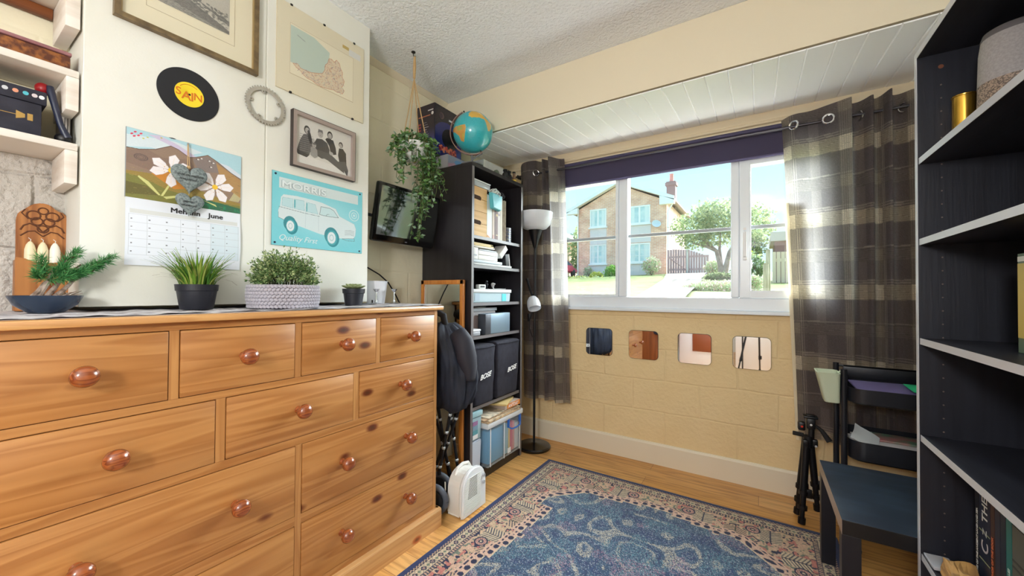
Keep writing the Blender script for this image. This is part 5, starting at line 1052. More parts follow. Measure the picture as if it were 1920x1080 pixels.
one('padded_envelope', B().box(-1.66, -1.475, 2.16, 2.385, zz+.0365, zz+.052, .007).transform(Matrix.Translation((-1.56, 2.27, 0)) @ Matrix.Rotation(.35, 4, 'Z') @ Matrix.Translation((1.56, -2.27, 0))), mat('envelope_manila', (216, 190, 130), .8), 'manila padded envelope on top of the orange carton', 'envelope')
# --- on top of the bookcase
z = 2.0205
t = thing('globe', 'tilted world globe with turquoise seas on top of the corner bookcase', 'globe', (-1.55, 1.93, z)); gc = Vector((-1.543, 1.93, 2.235)); gr = .127
nu, nv = 220, 120; th, ph = np.meshgrid(np.linspace(0, 2*np.pi, nu), np.linspace(0, np.pi, nv))
D = np.stack([np.sin(ph)*np.cos(th), np.sin(ph)*np.sin(th), np.cos(ph)], 2); col = np.zeros((nv, nu, 3)); col[:] = (58, 178, 190)
fwv = np.array([.5395, -.842, .02]); rtv = np.array([.842, .5395, 0]); upv = np.array([0, 0, 1.])   # toward the room / its right / up
sx_, sy_, sz_ = D@rtv, D@upv, D@fwv
def land(poly, c):
    ins = np.zeros(sx_.shape, bool); n = len(poly)
    for i in range(n):
        x1, y1 = poly[i]; x2, y2 = poly[(i+1) % n]
        if y1 != y2: ins ^= ((sy_ >= min(y1, y2)) & (sy_ < max(y1, y2)) & (sx_ < (x2-x1)*(sy_-y1)/(y2-y1)+x1))
    col[ins & (sz_ > 0)] = c
land([(-.12, .62), (-.02, .80), (.20, .80), (.45, .72), (.62, .52), (.78, .38), (.90, .30), (.93, .05), (.88, -.10), (.80, -.18), (.76, .02), (.70, .22), (.62, .36), (.40, .38), (.20, .36), (.02, .34), (-.12, .45)], (222, 178, 74))
land([(.66, .3), (.92, .28), (.94, .05), (.88, -.12), (.80, -.16), (.76, .04)], (206, 178, 112)); land([(-.02, .80), (.2, .80), (.42, .76), (.30, .92), (.0, .93)], (196, 186, 130)); land([(.05, .84), (.28, .82), (.24, .90), (.08, .9)], (110, 180, 190))
land([(-.98, .0), (-.80, .02), (-.55, .0), (-.28, .0), (-.24, -.15), (-.28, -.35), (-.32, -.55), (-.36, -.72), (-.50, -.66), (-.60, -.45), (-.80, -.25), (-.97, -.1)], (208, 158, 84)); land([(-.75, -.02), (-.45, -.04), (-.4, -.2), (-.65, -.25)], (170, 172, 96)); land([(-.40, -.35), (-.33, -.4), (-.36, -.66), (-.44, -.5)], (196, 176, 90))
land([(-.86, .38), (-.78, .5), (-.76, .62), (-.88, .45)], (196, 190, 150))
col[(np.abs((np.degrees(ph) % 22.5)-11.25) > 11.0)] *= .93; rng = np.random.RandomState(8); col = np.clip(col+rng.normal(0, 3, (nv, nu, 1)), 0, 255)
gridmesh('sphere', (np.array(gc)+D*gr)[:, ::-1], col[:, ::-1], mat('globe_paper', attr='paint', rough=.18, coat=.6), t, smooth=True)
ax = Vector(tuple(-.40*rtv+.92*upv)).normalized(); perp = Vector(tuple(.92*rtv+.40*upv)).normalized()
pts = []
for i in range(41):
    a = math.pi*(.02+i/40*.99); pts.append(gc+ax*(math.cos(a)*(gr+.017))-perp*(math.sin(a)*(gr+.017)))
q = B()
bb = bmesh.new(); fv = Vector(tuple(fwv)).normalized(); rr_ = []
for p_ in pts:
    o_ = (p_-gc).normalized(); rr_.append([bb.verts.new(p_+o_*.003+fv*.010), bb.verts.new(p_+o_*.003-fv*.010), bb.verts.new(p_-o_*.002-fv*.010), bb.verts.new(p_-o_*.002+fv*.010)])
for A, Q in zip(rr_[:-1], rr_[1:]):
    for i in range(4): bb.faces.new((A[i], A[(i+1) % 4], Q[(i+1) % 4], Q[i]))
bmesh.ops.recalc_face_normals(bb, faces=bb.faces); q._add(bb); q.go('meridian', frosted('clear_meridian', (170, 130, 120), .7), t)
B().tube([gc+ax*(gr-.002), gc+ax*(gr+.024)], .005, 10).tube([gc-ax*(gr-.002), gc-ax*(gr+.024)], .005, 10).go('axis_pin', BLACK, t)
B().lathe([(0, 0), (.07, 0), (.072, .006), (.02, .016), (.008, .022), (.007, .050), (.010, .066), (0, .068)], (gc.x-.005, gc.y, z), n=32).tube([gc-ax*(gr+.02), (gc.x+.02, gc.y, z+.05), (gc.x-.005, gc.y, z+.04)], .006, 8).go('stand', mat('clear_grey_base', (120, 124, 128), .2, alpha=.8), t)
t = thing('telescope_box', 'tall dark blue printed carton behind the globe on top of the corner bookcase', 'box', (-1.835, 1.935, 2.110))
cv = Canvas(.255, .325, 170, (40, 34, 46)); rng = np.random.RandomState(6); tY = np.clip((.20-cv.Y)/.2, 0, 1)[..., None]; cv.c = cv.c*(1-tY)+np.array((54, 74, 168))*tY
cv.ell(.115, .12, .13, .11, (36, 44, 110)).ell(.140, .125, .075, .070, (20, 20, 36)).ell(.150, .130, .052, .052, (12, 12, 22)).ell(.06, .262, .022, .022, (90, 70, 74)).ell(.054, .262, .017, .018, (58, 46, 56))
for k in range(60): cv.ell(.04+rng.rand()*.17, .03+rng.rand()*.035, .010, .008, [(190, 70, 60), (214, 120, 90), (120, 40, 60)][k % 3])
cv.rect(0, .255, 0, .02, (40, 34, 110)); cv.rect(.13, .18, .25, .262, (200, 200, 206)); cv.speck(3)
B().box(-1.915, -1.755, 1.802, 2.067, 2.1085, 2.4335, .001).go('carton', mat('carton_dark', (34, 30, 42), .4), t)
cv.mesh('front_print', (-1.7545, 1.806, 2.1085), (0, 1, 0), (0, 0, 1), PAINTG, t)
cv = Canvas(.156, .325, 110, (46, 38, 48)); tY = np.clip((.17-cv.Y)/.17, 0, 1)[..., None]; cv.c = cv.c*(1-tY)+np.array((84, 90, 190))*tY
for k in range(9): cv.rect(.060, .060+.045*(.6+.4*((k*7) % 3)/2), .21-k*.016, .212-k*.016, (190, 180, 190))
for k in range(6): cv.rect(.012, .035, .20-k*.02, .212-k*.02, (150, 60, 60))
cv.rect(.012, .120, .250, .256, (200, 120, 90)); cv.ell(.138, .262, .010, .011, (226, 222, 220)); cv.rect(.098, .145, .281, .288, (206, 204, 210)); cv.mesh('side_print', (-1.913, 1.8015, 2.1085), (1, 0, 0), (0, 0, 1), PAINTG, t)
t = thing('pale_box', 'pale grey box printed with a blue and pink sky, under the dark telescope carton', 'box', (-1.80, 1.965, z))
B().box(-1.915, -1.700, 1.867, 2.070, z, 2.108, .001).go('carton', mat('pale_grey_card', (176, 176, 186), .5), t)
cv = Canvas(.19, .085, 90, (150, 160, 184)); cv.poly([(0, 0), (.19, 0), (.19, .03), (.1, .05), (0, .03)], (190, 150, 170)); cv.ell(.11, .05, .05, .02, (110, 160, 206)); cv.speck(4); cv.mesh('front_print', (-1.6995, 1.873, z+.001), (0, 1, 0), (0, 0, 1), PAINT, t)
one('white_carton', B().box(-1.78, -1.62, 2.15, 2.43, z, z+.125, .002).box(-1.6195, -1.619, 2.19, 2.27, z+.075, z+.085), mat('white_carton', (206, 206, 202), .6, c2=(196, 196, 194), nscale=20), 'plain off-white carton lying at the window end on top of the corner bookcase', 'box')
t = thing('binoculars', 'small black binoculars standing on top of the corner bookcase', 'binoculars', (-1.555, 2.35, z))
for yy in (2.325, 2.375): B().lathe([(0, 0), (.020, 0), (.022, .004), (.020, .025), (.024, .04), (.020, .055), (.012, .066), (.012, .072), (.017, .074), (.016, .086), (0, .086)], (-1.555, yy, z), n=22).go('barrel', BLACK, t)
B().tube([(-1.555, 2.335, z+.045), (-1.555, 2.365, z+.045)], .006, 8).tube([(-1.555, 2.335, z+.07), (-1.54, 2.35, z+.085), (-1.555, 2.365, z+.07)], .0025, 6).go('bridge', SATIN, t)
one('small_round_clock', B().lathe([(0, 0), (.030, 0), (.030, .012), (.026, .014), (0, .012)], (-1.575, 2.235, z+.031), 'X', 28), mat('clock_green', (90, 104, 84), .3), 'small round dark green disc standing beside the globe base', 'ornament')
t = thing('small_bottle', 'small brown and yellow bottle beside the binoculars on top of the corner bookcase', 'bottle', (-1.55, 2.437, z))
B().lathe([(0, 0), (.020, 0), (.021, .003), (.020, .026), (.016, .036)], (-1.55, 2.437, z), n=24).go('base', mat('yellow_glaze', (214, 176, 62), .3), t); B().lathe([(.016, .036), (.013, .05), (.011, .075), (.010, .085), (0, .086)], (-1.55, 2.437, z), n=24).go('neck', mat('brown_glass', (110, 84, 66), .25), t); B().lathe([(0, .086), (.012, .086), (.012, .097), (0, .099)], (-1.55, 2.437, z), n=20).go('cap', BLACK, t)
# ------------------------------------------------------------ leaning mirror, folded chair, wheels, heater
t = thing('tall_mirror', 'tall orange pine framed mirror leaning against the side of the corner bookcase', 'mirror', (-1.70, 1.83, 0)); OP = pine_mat('orange_pine', (212, 142, 66), (190, 116, 48), (120, 60, 20), 'Z', knots=False)
q = B()
for (a, b_) in ((-1.886, -1.858), (-1.552, -1.524)): q.box(a, b_, 1.822, 1.844, .0, 1.285, .003)
q.box(-1.886, -1.524, 1.822, 1.844, 1.257, 1.285, .003).box(-1.886, -1.524, 1.822, 1.844, 0, .05, .003); q.go('frame', OP, t); B().box(-1.860, -1.550, 1.828, 1.832, .045, 1.259).go('glass', MIRROR, t); B().box(-1.860, -1.550, 1.833, 1.842, .045, 1.259).go('backing', mat('hardboard', (112, 66, 40), .8), t)
CHF = mat('black_canvas', (26, 30, 42), .75, c2=(34, 40, 56), nscale=14, bump=.4, bscale=260)
t = thing('camping_chair', 'folded camping chair, dark canvas over crossed black legs with silver joints, beside the pine chest', 'folding chair', (-1.50, 1.66, 0))
pr = [(.54, -.030, .16, .045), (.58, .0, .235, .075), (.64, .012, .265, .10), (.72, .02, .275, .11), (.80, .02, .265, .11), (.88, .01, .245, .105), (.95, -.01, .205, .10), (1.0, -.03, .16, .08), (1.03, -.045, .10, .05)]
b = bmesh.new(); rings = []; n_ = 96
for (zc_, dx, wx, wy) in pr:
    r_ = []
    for k in range(n_):
        a = 2*math.pi*k/n_; fo = 1+.07*math.sin(5*a+zc_*9)+.07*math.sin(11*a-zc_*16)+.03*math.sin(23*a+zc_*8); r_.append(b.verts.new((-1.470+dx+wx/2*math.cos(a)*fo*1.05, 1.655+wy*math.sin(a)*fo, zc_+.012*math.sin(3*a))))
    rings.append(r_)
for A, Q in zip(rings[:-1], rings[1:]):
    for k in range(n_): b.faces.new((A[k], A[(k+1) % n_], Q[(k+1) % n_], Q[k]))
b.faces.new(rings[0][::-1]); b.faces.new(rings[-1]); bmesh.ops.recalc_face_normals(b, faces=b.faces); q = B(); q._add(b); q.noise(.012, 7); q.go('seat_cloth', CHF, t, smooth='all')
q = B().tube([(-1.40, 1.63, .985), (-1.355, 1.63, .93), (-1.335, 1.635, .85), (-1.322, 1.64, .76), (-1.318, 1.64, .725)], [.045, .056, .052, .040, .034], 20).sub(1).noise(.010, 9); q.go('arm_cloth', mat('blue_black_canvas', (34, 34, 46), .7), t, smooth='all')
SJ = mat('silver_joint', (196, 204, 210), .3, .6)
legs = [((-1.62, 1.66, .02), (-1.42, 1.70, .60)), ((-1.485, 1.73, .02), (-1.59, 1.62, .60)), ((-1.60, 1.60, .02), (-1.46, 1.70, .60)), ((-1.49, 1.78, .02), (-1.55, 1.72, .60)), ((-1.55, 1.76, .02), (-1.52, 1.60, .60)), ((-1.50, 1.60, .21), (-1.44, 1.64, .60))]
for (a, b_) in legs:
    lg = B().tube([a, b_], .0085, 8).lathe([(0, 0), (.011, 0), (.011, .02), (0, .02)], (a[0], a[1], a[2]-.02), n=10).go('leg', SATIN, t)
    for q_ in (.06, .33, .55, .8): B().sphere(Vector(a).lerp(Vector(b_), q_), .0115, u=10, v=8).go('joint', SJ, lg)
q = B().tube([(-1.62, 1.60, 1.02), (-1.60, 1.60, 1.075), (-1.55, 1.61, 1.10), (-1.505, 1.63, 1.075), (-1.495, 1.64, 1.0)], [.018, .020, .021, .020, .018], 12); q.noise(.004, 20); q.go('carry_strap', mat('black_strap', (22, 22, 28), .8), t)
one('dark_bundle', B().sphere((-1.66, 1.66, 1.060), .06, (1.1, 1, .7)).sphere((-1.62, 1.61, 1.035), .04, (1.2, .9, .8)).sphere((-1.655, 1.62, 1.09), .035).noise(.014, 14), mat('grey_bundle', (58, 56, 54), .9), 'dark grey rolled bundle lying behind the right end of the pine chest', 'bundle')
RUB = mat('dark_rubber', (28, 30, 36), .6)
for k, (yy, zz, lb) in enumerate(((1.532, .088, 'black wheel with blue-grey rim, nearest the pine chest, on the floor behind the heater'), (1.640, .094, 'second black wheel with blue-grey rim, further back behind the heater'))):
    t = thing('wheel', lb, 'wheel', (-1.47-.065*k, yy, 0), 'black wheels behind the heater'); Rm = Matrix.Rotation(.35, 3, 'Z'); cx = -1.475-.065*k
    B().torus((cx, yy, zz), .070, .016, 'Y', 36, 12, rot=Rm).go('tyre', mat('grey_blue_rim', (84, 92, 106), .45), t)
    q = B().lathe([(0, -.022), (.058, -.02), (.062, 0), (.058, .02), (0, .022)], (0, 0, 0), 'Y', 32); q.transform(Matrix.Translation((cx, yy, zz)) @ Rm.to_4x4()); q.go('hub', RUB, t)
# fan heater: rounded top slab facing +X
t = thing('fan_heater', 'white fan heater with a slatted rounded front on the floor by the rug', 'heater', (-1.375, 1.68, 0)); HW = mat('white_heater_plastic', (236, 236, 232), .35)
def harch(y0_, y1_, h, n_=14):
    P = [(y0_+.006, .0), (y1_-.004, .0), (y1_, .012)]; m_ = (y0_+y1_)/2; r_ = (y1_-y0_)/2
    for i in range(n_+1):
        a = math.pi*i/n_; P.append((m_+r_*math.cos(a)*(.985), h-.115+.115*math.sin(a)**.85))
    P.append((y0_, .012)); return P
B().prism(harch(1.585, 1.782, .235), 'yz', -1.432, -1.335, bev=.010).go('body', HW, t)
B().prism(harch(1.578, 1.790, .248), 'yz', -1.335, -1.312, bev=.008).go('front_panel', mat('white_heater_front', (238, 242, 246), .3), t)
q = B()
for k in range(24):
    z_ = .022+k*.0078; yl, yr_ = 1.592, 1.735
    if z_ > .13: f = (z_-.13)/.1; yl += .05*f*f
    q.box(-1.3118, -1.3085, yl, yr_, z_, z_+.0042, .001)
q.go('front_slats', HW, t)
q = B()
for k in range(14): q.box(-1.3122, -1.3092, 1.622+.0012*k, 1.700, .0965+k*.0078-.0003, .0965+k*.0078+.0034)
q.go('vent_slots', mat('slot_grey', (84, 88, 94), .6), t)
for zz_ in (.178, .140): B().lathe([(0, 0), (.010, 0), (.0095, .010), (0, .010)], (-1.312, 1.757, zz_), 'X', 16).box(-1.303, -1.300, 1.756, 1.758, zz_-.008, zz_+.008).go('dial', mat('dial_grey', (176, 180, 186), .4), t)
q = B().tube([(-1.40, 1.62, .205), (-1.40, 1.64, .236), (-1.40, 1.685, .246), (-1.40, 1.73, .236), (-1.40, 1.75, .205)], .009, 8); q.go('handle', HW, t)
B().tube([(-1.455, 1.60, .16), (-1.43, 1.575, .14), (-1.42, 1.562, .09), (-1.425, 1.540, .03), (-1.44, 1.52, .006), (-1.46, 1.515, .03), (-1.49, 1.515, .12)], .0038, 8).go('power_cord', mat('white_cord', (226, 222, 210), .5), t)
# ------------------------------------------------------------ floor lamp
t = thing('floor_lamp', 'black pole floor lamp with a white upward bowl and a small white reading shade', 'lamp', (-1.475, 2.635, 0)); lx, ly = -1.475, 2.635
B().lathe([(0, 0), (.125, 0), (.130, .006), (.130, .018), (.122, .026), (.03, .034), (.014, .040), (0, .040)], (lx, ly, 0), n=48).go('base', mat('black_base', (20, 18, 20), .22, coat=.3), t)
B().tube([(lx, ly, .035), (lx, ly, 1.60)], .0095, 14).go('pole', SATIN, t)
B().lathe([(.010, 1.555), (.018, 1.575), (.030, 1.62), (.055, 1.692), (.057, 1.699), (0, 1.699)], (lx, ly, 0), n=32).go('cup', SATIN, t)
OPAL = mat('opal_shade', (240, 242, 246), .3, transl=.4)
B().lathe([(.050, 1.6995), (.090, 1.712), (.118, 1.742), (.133, 1.792), (.138, 1.835), (.1355, 1.836), (.130, 1.793), (.114, 1.745), (.086, 1.717), (0, 1.706)], (lx, ly, 0), n=48).go('lamp_shade', OPAL, t)
B().tube([(lx, ly, 1.165), (lx-.010, ly-.03, 1.19), (lx-.025, ly-.05, 1.26), (lx-.038, ly-.06, 1.318)], [.008, .007, .009, .010], 8).box(lx-.015, lx+.015, ly-.014, ly+.014, 1.13, 1.185, .004).tube([(lx, ly-.01, 1.17), (lx+.004, ly-.03, 1.195), (lx+.008, ly-.045, 1.175)], .006, 8).go('reading_arm', SATIN, t)
Rr = Vector((.35, -.3, -.75)).to_track_quat('-Z', 'Y').to_matrix()
B().lathe([(.014, .060), (.030, .052), (.046, .025), (.052, -.01), (.050, -.045), (.048, -.045), (.049, -.01), (.042, .025), (.02, .045), (0, .05)], (lx+.020, ly-.055, 1.125), n=32, rot=Rr).go('reading_shade', OPAL, t)
B().tube([(lx+.006, ly-.045, 1.06), (lx-.02, ly-.04, 1.0), (lx-.03, ly-.03, .93), (lx-.012, ly-.012, .86)], .003, 6).box(lx-.040, lx-.022, ly-.045, ly-.03, .985, 1.045, .004).go('switch_cord', BLACK, t)

# ------------------------------------------------------------ right bookcase
rx0, rx1, ry0, ry1, rz = .412, .700, .88, 1.680, 1.955
t = thing('bookcase', 'tall black bookcase close by on the right with few things on its shelves', 'bookcase', (.556, 1.28, 0))
BD = mat('black_blue_veneer', (26, 26, 34), .42, c2=(36, 37, 48), nscale=34, nstretch=(1, .05, 1), bump=.2, bscale=160)
BV = mat('black_blue_veneer_upright', (26, 27, 36), .42, c2=(34, 36, 46), nscale=34, nstretch=(1, 1, .05), bump=.15, bscale=160)
RE = mat('pale_glare_edge', (196, 200, 208), .3)  # window glare on the dark edge banding, put into the colour
for ya in (ry0, ry1-.020):
    sp = B().box(rx0+.001, rx1, ya, ya+.020, 0, rz-.020).go('side_panel', BV, t, smooth=False); B().box(rx0, rx0+.001, ya, ya+.020, 0, rz-.020).go('edge_strip', RE, t, smooth=False)
q = B()
for k in range(44): q.lathe([(0, 0), (.0022, 0), (.0022, .0006), (0, .0006)], (rx0+.052, ry1-.0206, .12+k*.04), 'Y', 8)
q.go('peg_holes', mat('peg_hole_grey', (104, 92, 86), .6), t); B().lathe([(0, 0), (.006, 0), (.006, .0012), (0, .0012)], (rx0+.052, ry1-.0212, 1.895), 'Y', 14).go('cam_cover', mat('brown_cam', (112, 66, 44), .5), t)
tp = B().box(rx0+.001, rx1, ry0, ry1, rz-.020, rz).go('top_panel', BD, t, smooth=False); B().box(rx0, rx0+.001, ry0, ry1, rz-.020, rz).go('edge_strip', RE, tp, smooth=False)
B().box(rx1-.006, rx1, ry0+.02, ry1-.02, .05, rz-.02).go('back_panel', BV, t, smooth=False)
for z in (1.626, 1.378, 1.076, .783, .425, .10):
    s_ = B().box(rx0+.004, rx1-.006, ry0+.020, ry1-.021, z-.019, z).go('shelf', BD, t, smooth=False); B().box(rx0+.003, rx0+.004, ry0+.020, ry1-.021, z-.019, z).go('edge_strip', RE, s_, smooth=False)
t = thing('smart_speaker', 'tall grey cylinder speaker with a perforated band in the right bookcase', 'speaker', (.560, 1.560, 1.627)); sx0, sy0 = .545, 1.480
GF = mat('grey_fabric', (160, 156, 156), .8, c2=(146, 142, 142), nscale=200)
B().lathe([(0, .002), (.062, .002), (.064, 0), (.066, .02)], (sx0, sy0, 1.627), n=48).go('foot', mat('pale_foot', (196, 196, 200), .5), t)
B().lathe([(.066, .02), (.0655, .05), (.064, .115), (.0645, .115), (.0645, .118)], (sx0, sy0, 1.627), n=48).go('grille', mat('tan_mesh', (160, 140, 124), .6, c2=(96, 84, 76), nscale=260, lohi=(.45, .55)), t)
B().lathe([(.0642, .118), (.062, .20), (.058, .232)], (sx0, sy0, 1.627), n=48).go('shell', GF, t); B().lathe([(.0585, .232), (.0585, .236), (.055, .248), (.048, .252), (0, .252)], (sx0, sy0, 1.627), n=48).go('cap', mat('dark_cap', (92, 88, 90), .6), t)
t = thing('gold_tin', 'slim round gold tin behind the grey speaker on the top shelf of the right bookcase', 'tin', (.52, 1.615, 1.627)); GD = mat('gold_metal', (212, 168, 72), .25, .9)
B().lathe([(0, 0), (.023, 0), (.024, .004), (.0235, .008), (.024, .012), (.0235, .03), (.024, .034), (.0235, .06), (.024, .064), (.0235, .13), (.024, .134), (.0235, .15), (0, .15)], (.500, 1.625, 1.627), n=32).go('body', GD, t); B().torus((.500, 1.625, 1.780), .0235, .0025, 'Z', 32, 8).lathe([(0, .150), (.024, .150), (.024, .155), (0, .154)], (.500, 1.625, 1.627), n=32).go('rim', GD, t)
def rbook(y0_, y1_, h, c, lb, z0, xs=.50, band=None, txt=None):
    t = thing('book', lb, 'book', (xs+.09, (y0_+y1_)/2, z0), 'books in the right bookcase'); cm = mat('cover_%d_%d_%d' % c, c, .45)
    B().box(xs, xs+.17, y0_, y0_+.0015, z0, z0+h).box(xs, xs+.17, y1_-.0015, y1_, z0, z0+h).box(xs, xs+.002, y0_, y1_, z0, z0+h, .0006).go('cover', cm, t, smooth=False)
    B().box(xs+.0021, xs+.166, y0_+.0016, y1_-.0016, z0+.003, z0+h-.004).go('pages', mat('book_pages', (222, 212, 190), .9), t, smooth=False)
    for (a, b_, cc_) in band or (): B().box(xs-.0006, xs, y0_+.0005, y1_-.0005, z0+h*a, z0+h*b_).go('spine_band', mat('band_%d_%d_%d' % cc_, cc_, .5), t, smooth=False)
    for (s_, sz, zz_, yy_, cc_) in txt or (): text('lettering', s_, sz, (xs-.0012, yy_, zz_), (0, 0, 1), (0, 1, 0), mat('ink_%d_%d_%d' % cc_, cc_, .5), t, .0002, sx_=.9, bold=.0004)
    return t
rbook(1.326, 1.363, .225, (74, 92, 60), 'dark green and yellow book standing on the middle shelf of the right bookcase', 1.077, xs=.500, band=[(.15, .9, (196, 170, 70)), (.92, .97, (214, 214, 206))])
z5 = .4255
rbook(1.560, 1.582, .262, (26, 28, 38), 'black book with tiny white lettering, nearest the far side panel on the lower shelf', z5, txt=[('MYTHS OF THE ANCIENT LAND AND SEA', .011, z5+.020, 1.563, (214, 214, 208)), ])
rbook(1.500, 1.558, .268, (24, 34, 58), 'thick navy book with THE in white capitals on its spine on the lower shelf', z5, band=[(.30, .31, (150, 158, 120)), (.58, .59, (150, 158, 120))], txt=[('THE', .040, z5+.185, 1.511, (226, 226, 222)), ('C', .050, z5+.105, 1.508, (196, 190, 196)), ('Z', .030, z5+.150, 1.515, (196, 200, 200))])
rbook(1.478, 1.498, .262, (70, 42, 34), 'slim brown book with orange lettering on the lower shelf', z5, txt=[('AUTHOR OF THE BOOK', .012, z5+.05, 1.4815, (206, 110, 70))])
rbook(1.452, 1.476, .258, (44, 46, 62), 'plain dark slate book on the lower shelf of the right bookcase', z5)
rbook(1.426, 1.450, .255, (30, 40, 56), 'plain dark blue book on the lower shelf of the right bookcase', z5)
rbook(1.400, 1.424, .262, (40, 116, 112), 'teal book on the lower shelf of the right bookcase', z5, txt=[('NATURE TALES', .012, z5+.06, 1.406, (190, 214, 206))])
rbook(1.340, 1.398, .245, (92, 92, 84), 'thick grey-green book right of the teal one on the lower shelf', z5, band=[(.6, .62, (60, 60, 56)), (.66, .68, (60, 60, 56))])
q = B().box(.425, .490, 1.385, 1.560, z5, z5+.052, .008).sub(4).noise(.012, 26).noise(.006, 70); 
for v in q.b.verts: v.co.z = max(v.co.z, z5+.0005)
one('bark_chunk', q, mat('split_wood', (206, 160, 96), .8, c2=(120, 84, 52), nscale=14, nstretch=(1, .3, 2), bump=.8, bscale=60, bdist=.005), 'rough split piece of pale wood in front of the books on the lower shelf', 'wood', smooth=False)
one('crumpled_paper', B().box(.418, .470, 1.575, 1.652, z5+.001, z5+.010, .002).sub(3).noise(.004, 30), mat('grey_paper', (176, 178, 186), .8), 'crumpled grey paper at the far end of the lower shelf in the right bookcase', 'paper', smooth=False)
# ------------------------------------------------------------ low side table
t = thing('side_table', 'low square black side table with scuffed, reflection-tinted top beside the right bookcase', 'table', (.511, 1.98, 0)); TT = mat('scuffed_sheen_top', (44, 54, 68), .28, c2=(62, 78, 96), nscale=5, nstretch=(1, 3, 1), lohi=(.4, .8), coat=.2)  # blue-grey tint paints the window's reflection on the black top
tx0, tx1, ty0, ty1 = .236, .786, 1.702, 2.255
B().box(tx0+.001, tx1, ty0, ty1, .400, .449, .001).go('apron_block', BLACK, t, smooth=False); B().box(tx0, tx1, ty0, ty1, .4491, .450).go('tabletop', TT, t, smooth=False)
B().box(tx0, tx0+.001, ty0, ty1, .400, .449).go('worn_edge', mat('worn_table_edge', (150, 132, 124), .35), t, smooth=False)
for (a, b_) in ((tx0, ty0), (tx0, ty1-.05), (tx1-.05, ty0), (tx1-.05, ty1-.05)): B().box(a, a+.05, b_, b_+.05, .0125 if a < .3 else 0, .3995, .0008).go('leg', mat('black_leg', (22, 24, 34), .4), t, smooth=False)
# ------------------------------------------------------------ trolley
t = thing('trolley', 'black metal three tier trolley between the side table and the plaid curtain', 'trolley', (.55, 2.48, 0)); TM = mat('black_trolley_metal', (26, 28, 36), .4, .2)
kx0, kx1, ky0, ky1 = .352, .775, 2.34, 2.64
for (xx, yy) in ((kx0-.012, (ky0+ky1)/2-.11), (kx0-.012, (ky0+ky1)/2+.11), (kx1+.005, ky0+.15)): B().tube([(xx, yy, .06), (xx, yy, .855)], .0125, 12).go('post', TM, t)
for zb, zt_ in ((.700, .775), (.44, .535), (.14, .22)):
    q = B(); W_, D_ = kx1-kx0, ky1-ky0; cen = ((kx0+kx1)/2, (ky0+ky1)/2)
    b = bmesh.new()
    def rr(w_, h_, r_, z_):
        P = []
        for (sx1, sy1, a0) in ((1, 1, 0), (-1, 1, 90), (-1, -1, 180), (1, -1, 270)):
            for i in range(9): a = math.radians(a0+90*i/8); P.append(b.verts.new((cen[0]+sx1*(w_/2-r_)+r_*math.cos(a), cen[1]+sy1*(h_/2-r_)+r_*math.sin(a), z_)))
        return P
    L_ = [rr(W_-.02, D_-.02, .05, zb+.004), rr(W_, D_, .06, zb+.012), rr(W_, D_, .06, zt_), rr(W_-.006, D_-.006, .057, zt_), rr(W_-.006, D_-.006, .057, zb+.016)]
    for A, Q in zip(L_[:-1], L_[1:]):
        for i in range(len(A)): j = (i+1) % len(A); b.faces.new((A[i], A[j], Q[j], Q[i]))
    b.faces.new(L_[0][::-1]); b.faces.new(L_[-1]); bmesh.ops.recalc_face_normals(b, faces=b.faces); q._add(b); q.torus((0, 0, -9), .001, .001, n=3, k=3)
    for v in [v for v in q.b.verts if v.co.z < -1]: q.b.verts.remove(v)
    q.go('tray', TM, t)
B().box(kx0+.02, kx1-.02, ky1-.012, ky1-.006, .775, .842, .002).box(kx0-.008, kx1, ky1-.012, ky1-.006, .832, .842, .002).go('back_rail', TM, t)
for (xx, yy) in ((kx0+.02, ky0+.03), (kx0+.02, ky1-.03), (kx1-.02, ky0+.03), (kx1-.02, ky1-.03)): B().lathe([(0, -.011), (.026, -.011), (.028, 0), (.026, .011), (0, .011)], (xx, yy, .028), 'Y', 20).box(xx-.008, xx+.008, yy-.014, yy+.014, .04, .14, .002).go('castor', BLACK, t)
t = thing('hanging_bucket', 'pale green plastic cup hooked on the left end of the black trolley', 'bucket', (.285, 2.42, .69)); b = bmesh.new()
L_ = []
for (z_, x0_, x1_, y0_, y1_, r_) in ((.690, .272, .324, 2.375, 2.45, .015), (.694, .268, .326, 2.368, 2.456, .015), (.830, .238, .326, 2.350, 2.470, .018), (.836, .235, .327, 2.347, 2.473, .018), (.836, .241, .323, 2.353, 2.467, .016), (.70, .274, .320, 2.376, 2.448, .012)):
    P = []
    for (sx1, sy1, a0) in ((1, 1, 0), (-1, 1, 90), (-1, -1, 180), (1, -1, 270)):
        for i in range(6): a = math.radians(a0+90*i/5); P.append(b.verts.new(((x0_+x1_)/2+sx1*((x1_-x0_)/2-r_)+r_*math.cos(a), (y0_+y1_)/2+sy1*((y1_-y0_)/2-r_)+r_*math.sin(a), z_)))
    L_.append(P)
for A, Q in zip(L_[:-1], L_[1:]):
    for i in range(len(A)): j = (i+1) % len(A); b.faces.new((A[i], A[j], Q[j], Q[i]))
b.faces.new(L_[0][::-1]); b.faces.new(L_[-1]); bmesh.ops.recalc_face_normals(b, faces=b.faces); q = B(); q._add(b); q.go('cup', mat('mint_plastic', (214, 224, 198), .45, transl=.15), t); B().tube([(.322, 2.41, .832), (.333, 2.41, .842), (.343, 2.41, .836), (.343, 2.41, .80)], .004, 8).go('hook', mat('mint_plastic', (214, 224, 198), .45), t)
one('purple_folder', B().box(-.12, .10, -.085, .085, -.004, .004, .002).transform(Matrix.Translation((.505, 2.475, .770)) @ Matrix.Rotation(.08, 4, 'X') @ Matrix.Rotation(.06, 4, 'Z')), mat('purple_card', (112, 102, 150), .5), 'purple folder lying in the top tray of the black trolley', 'folder')
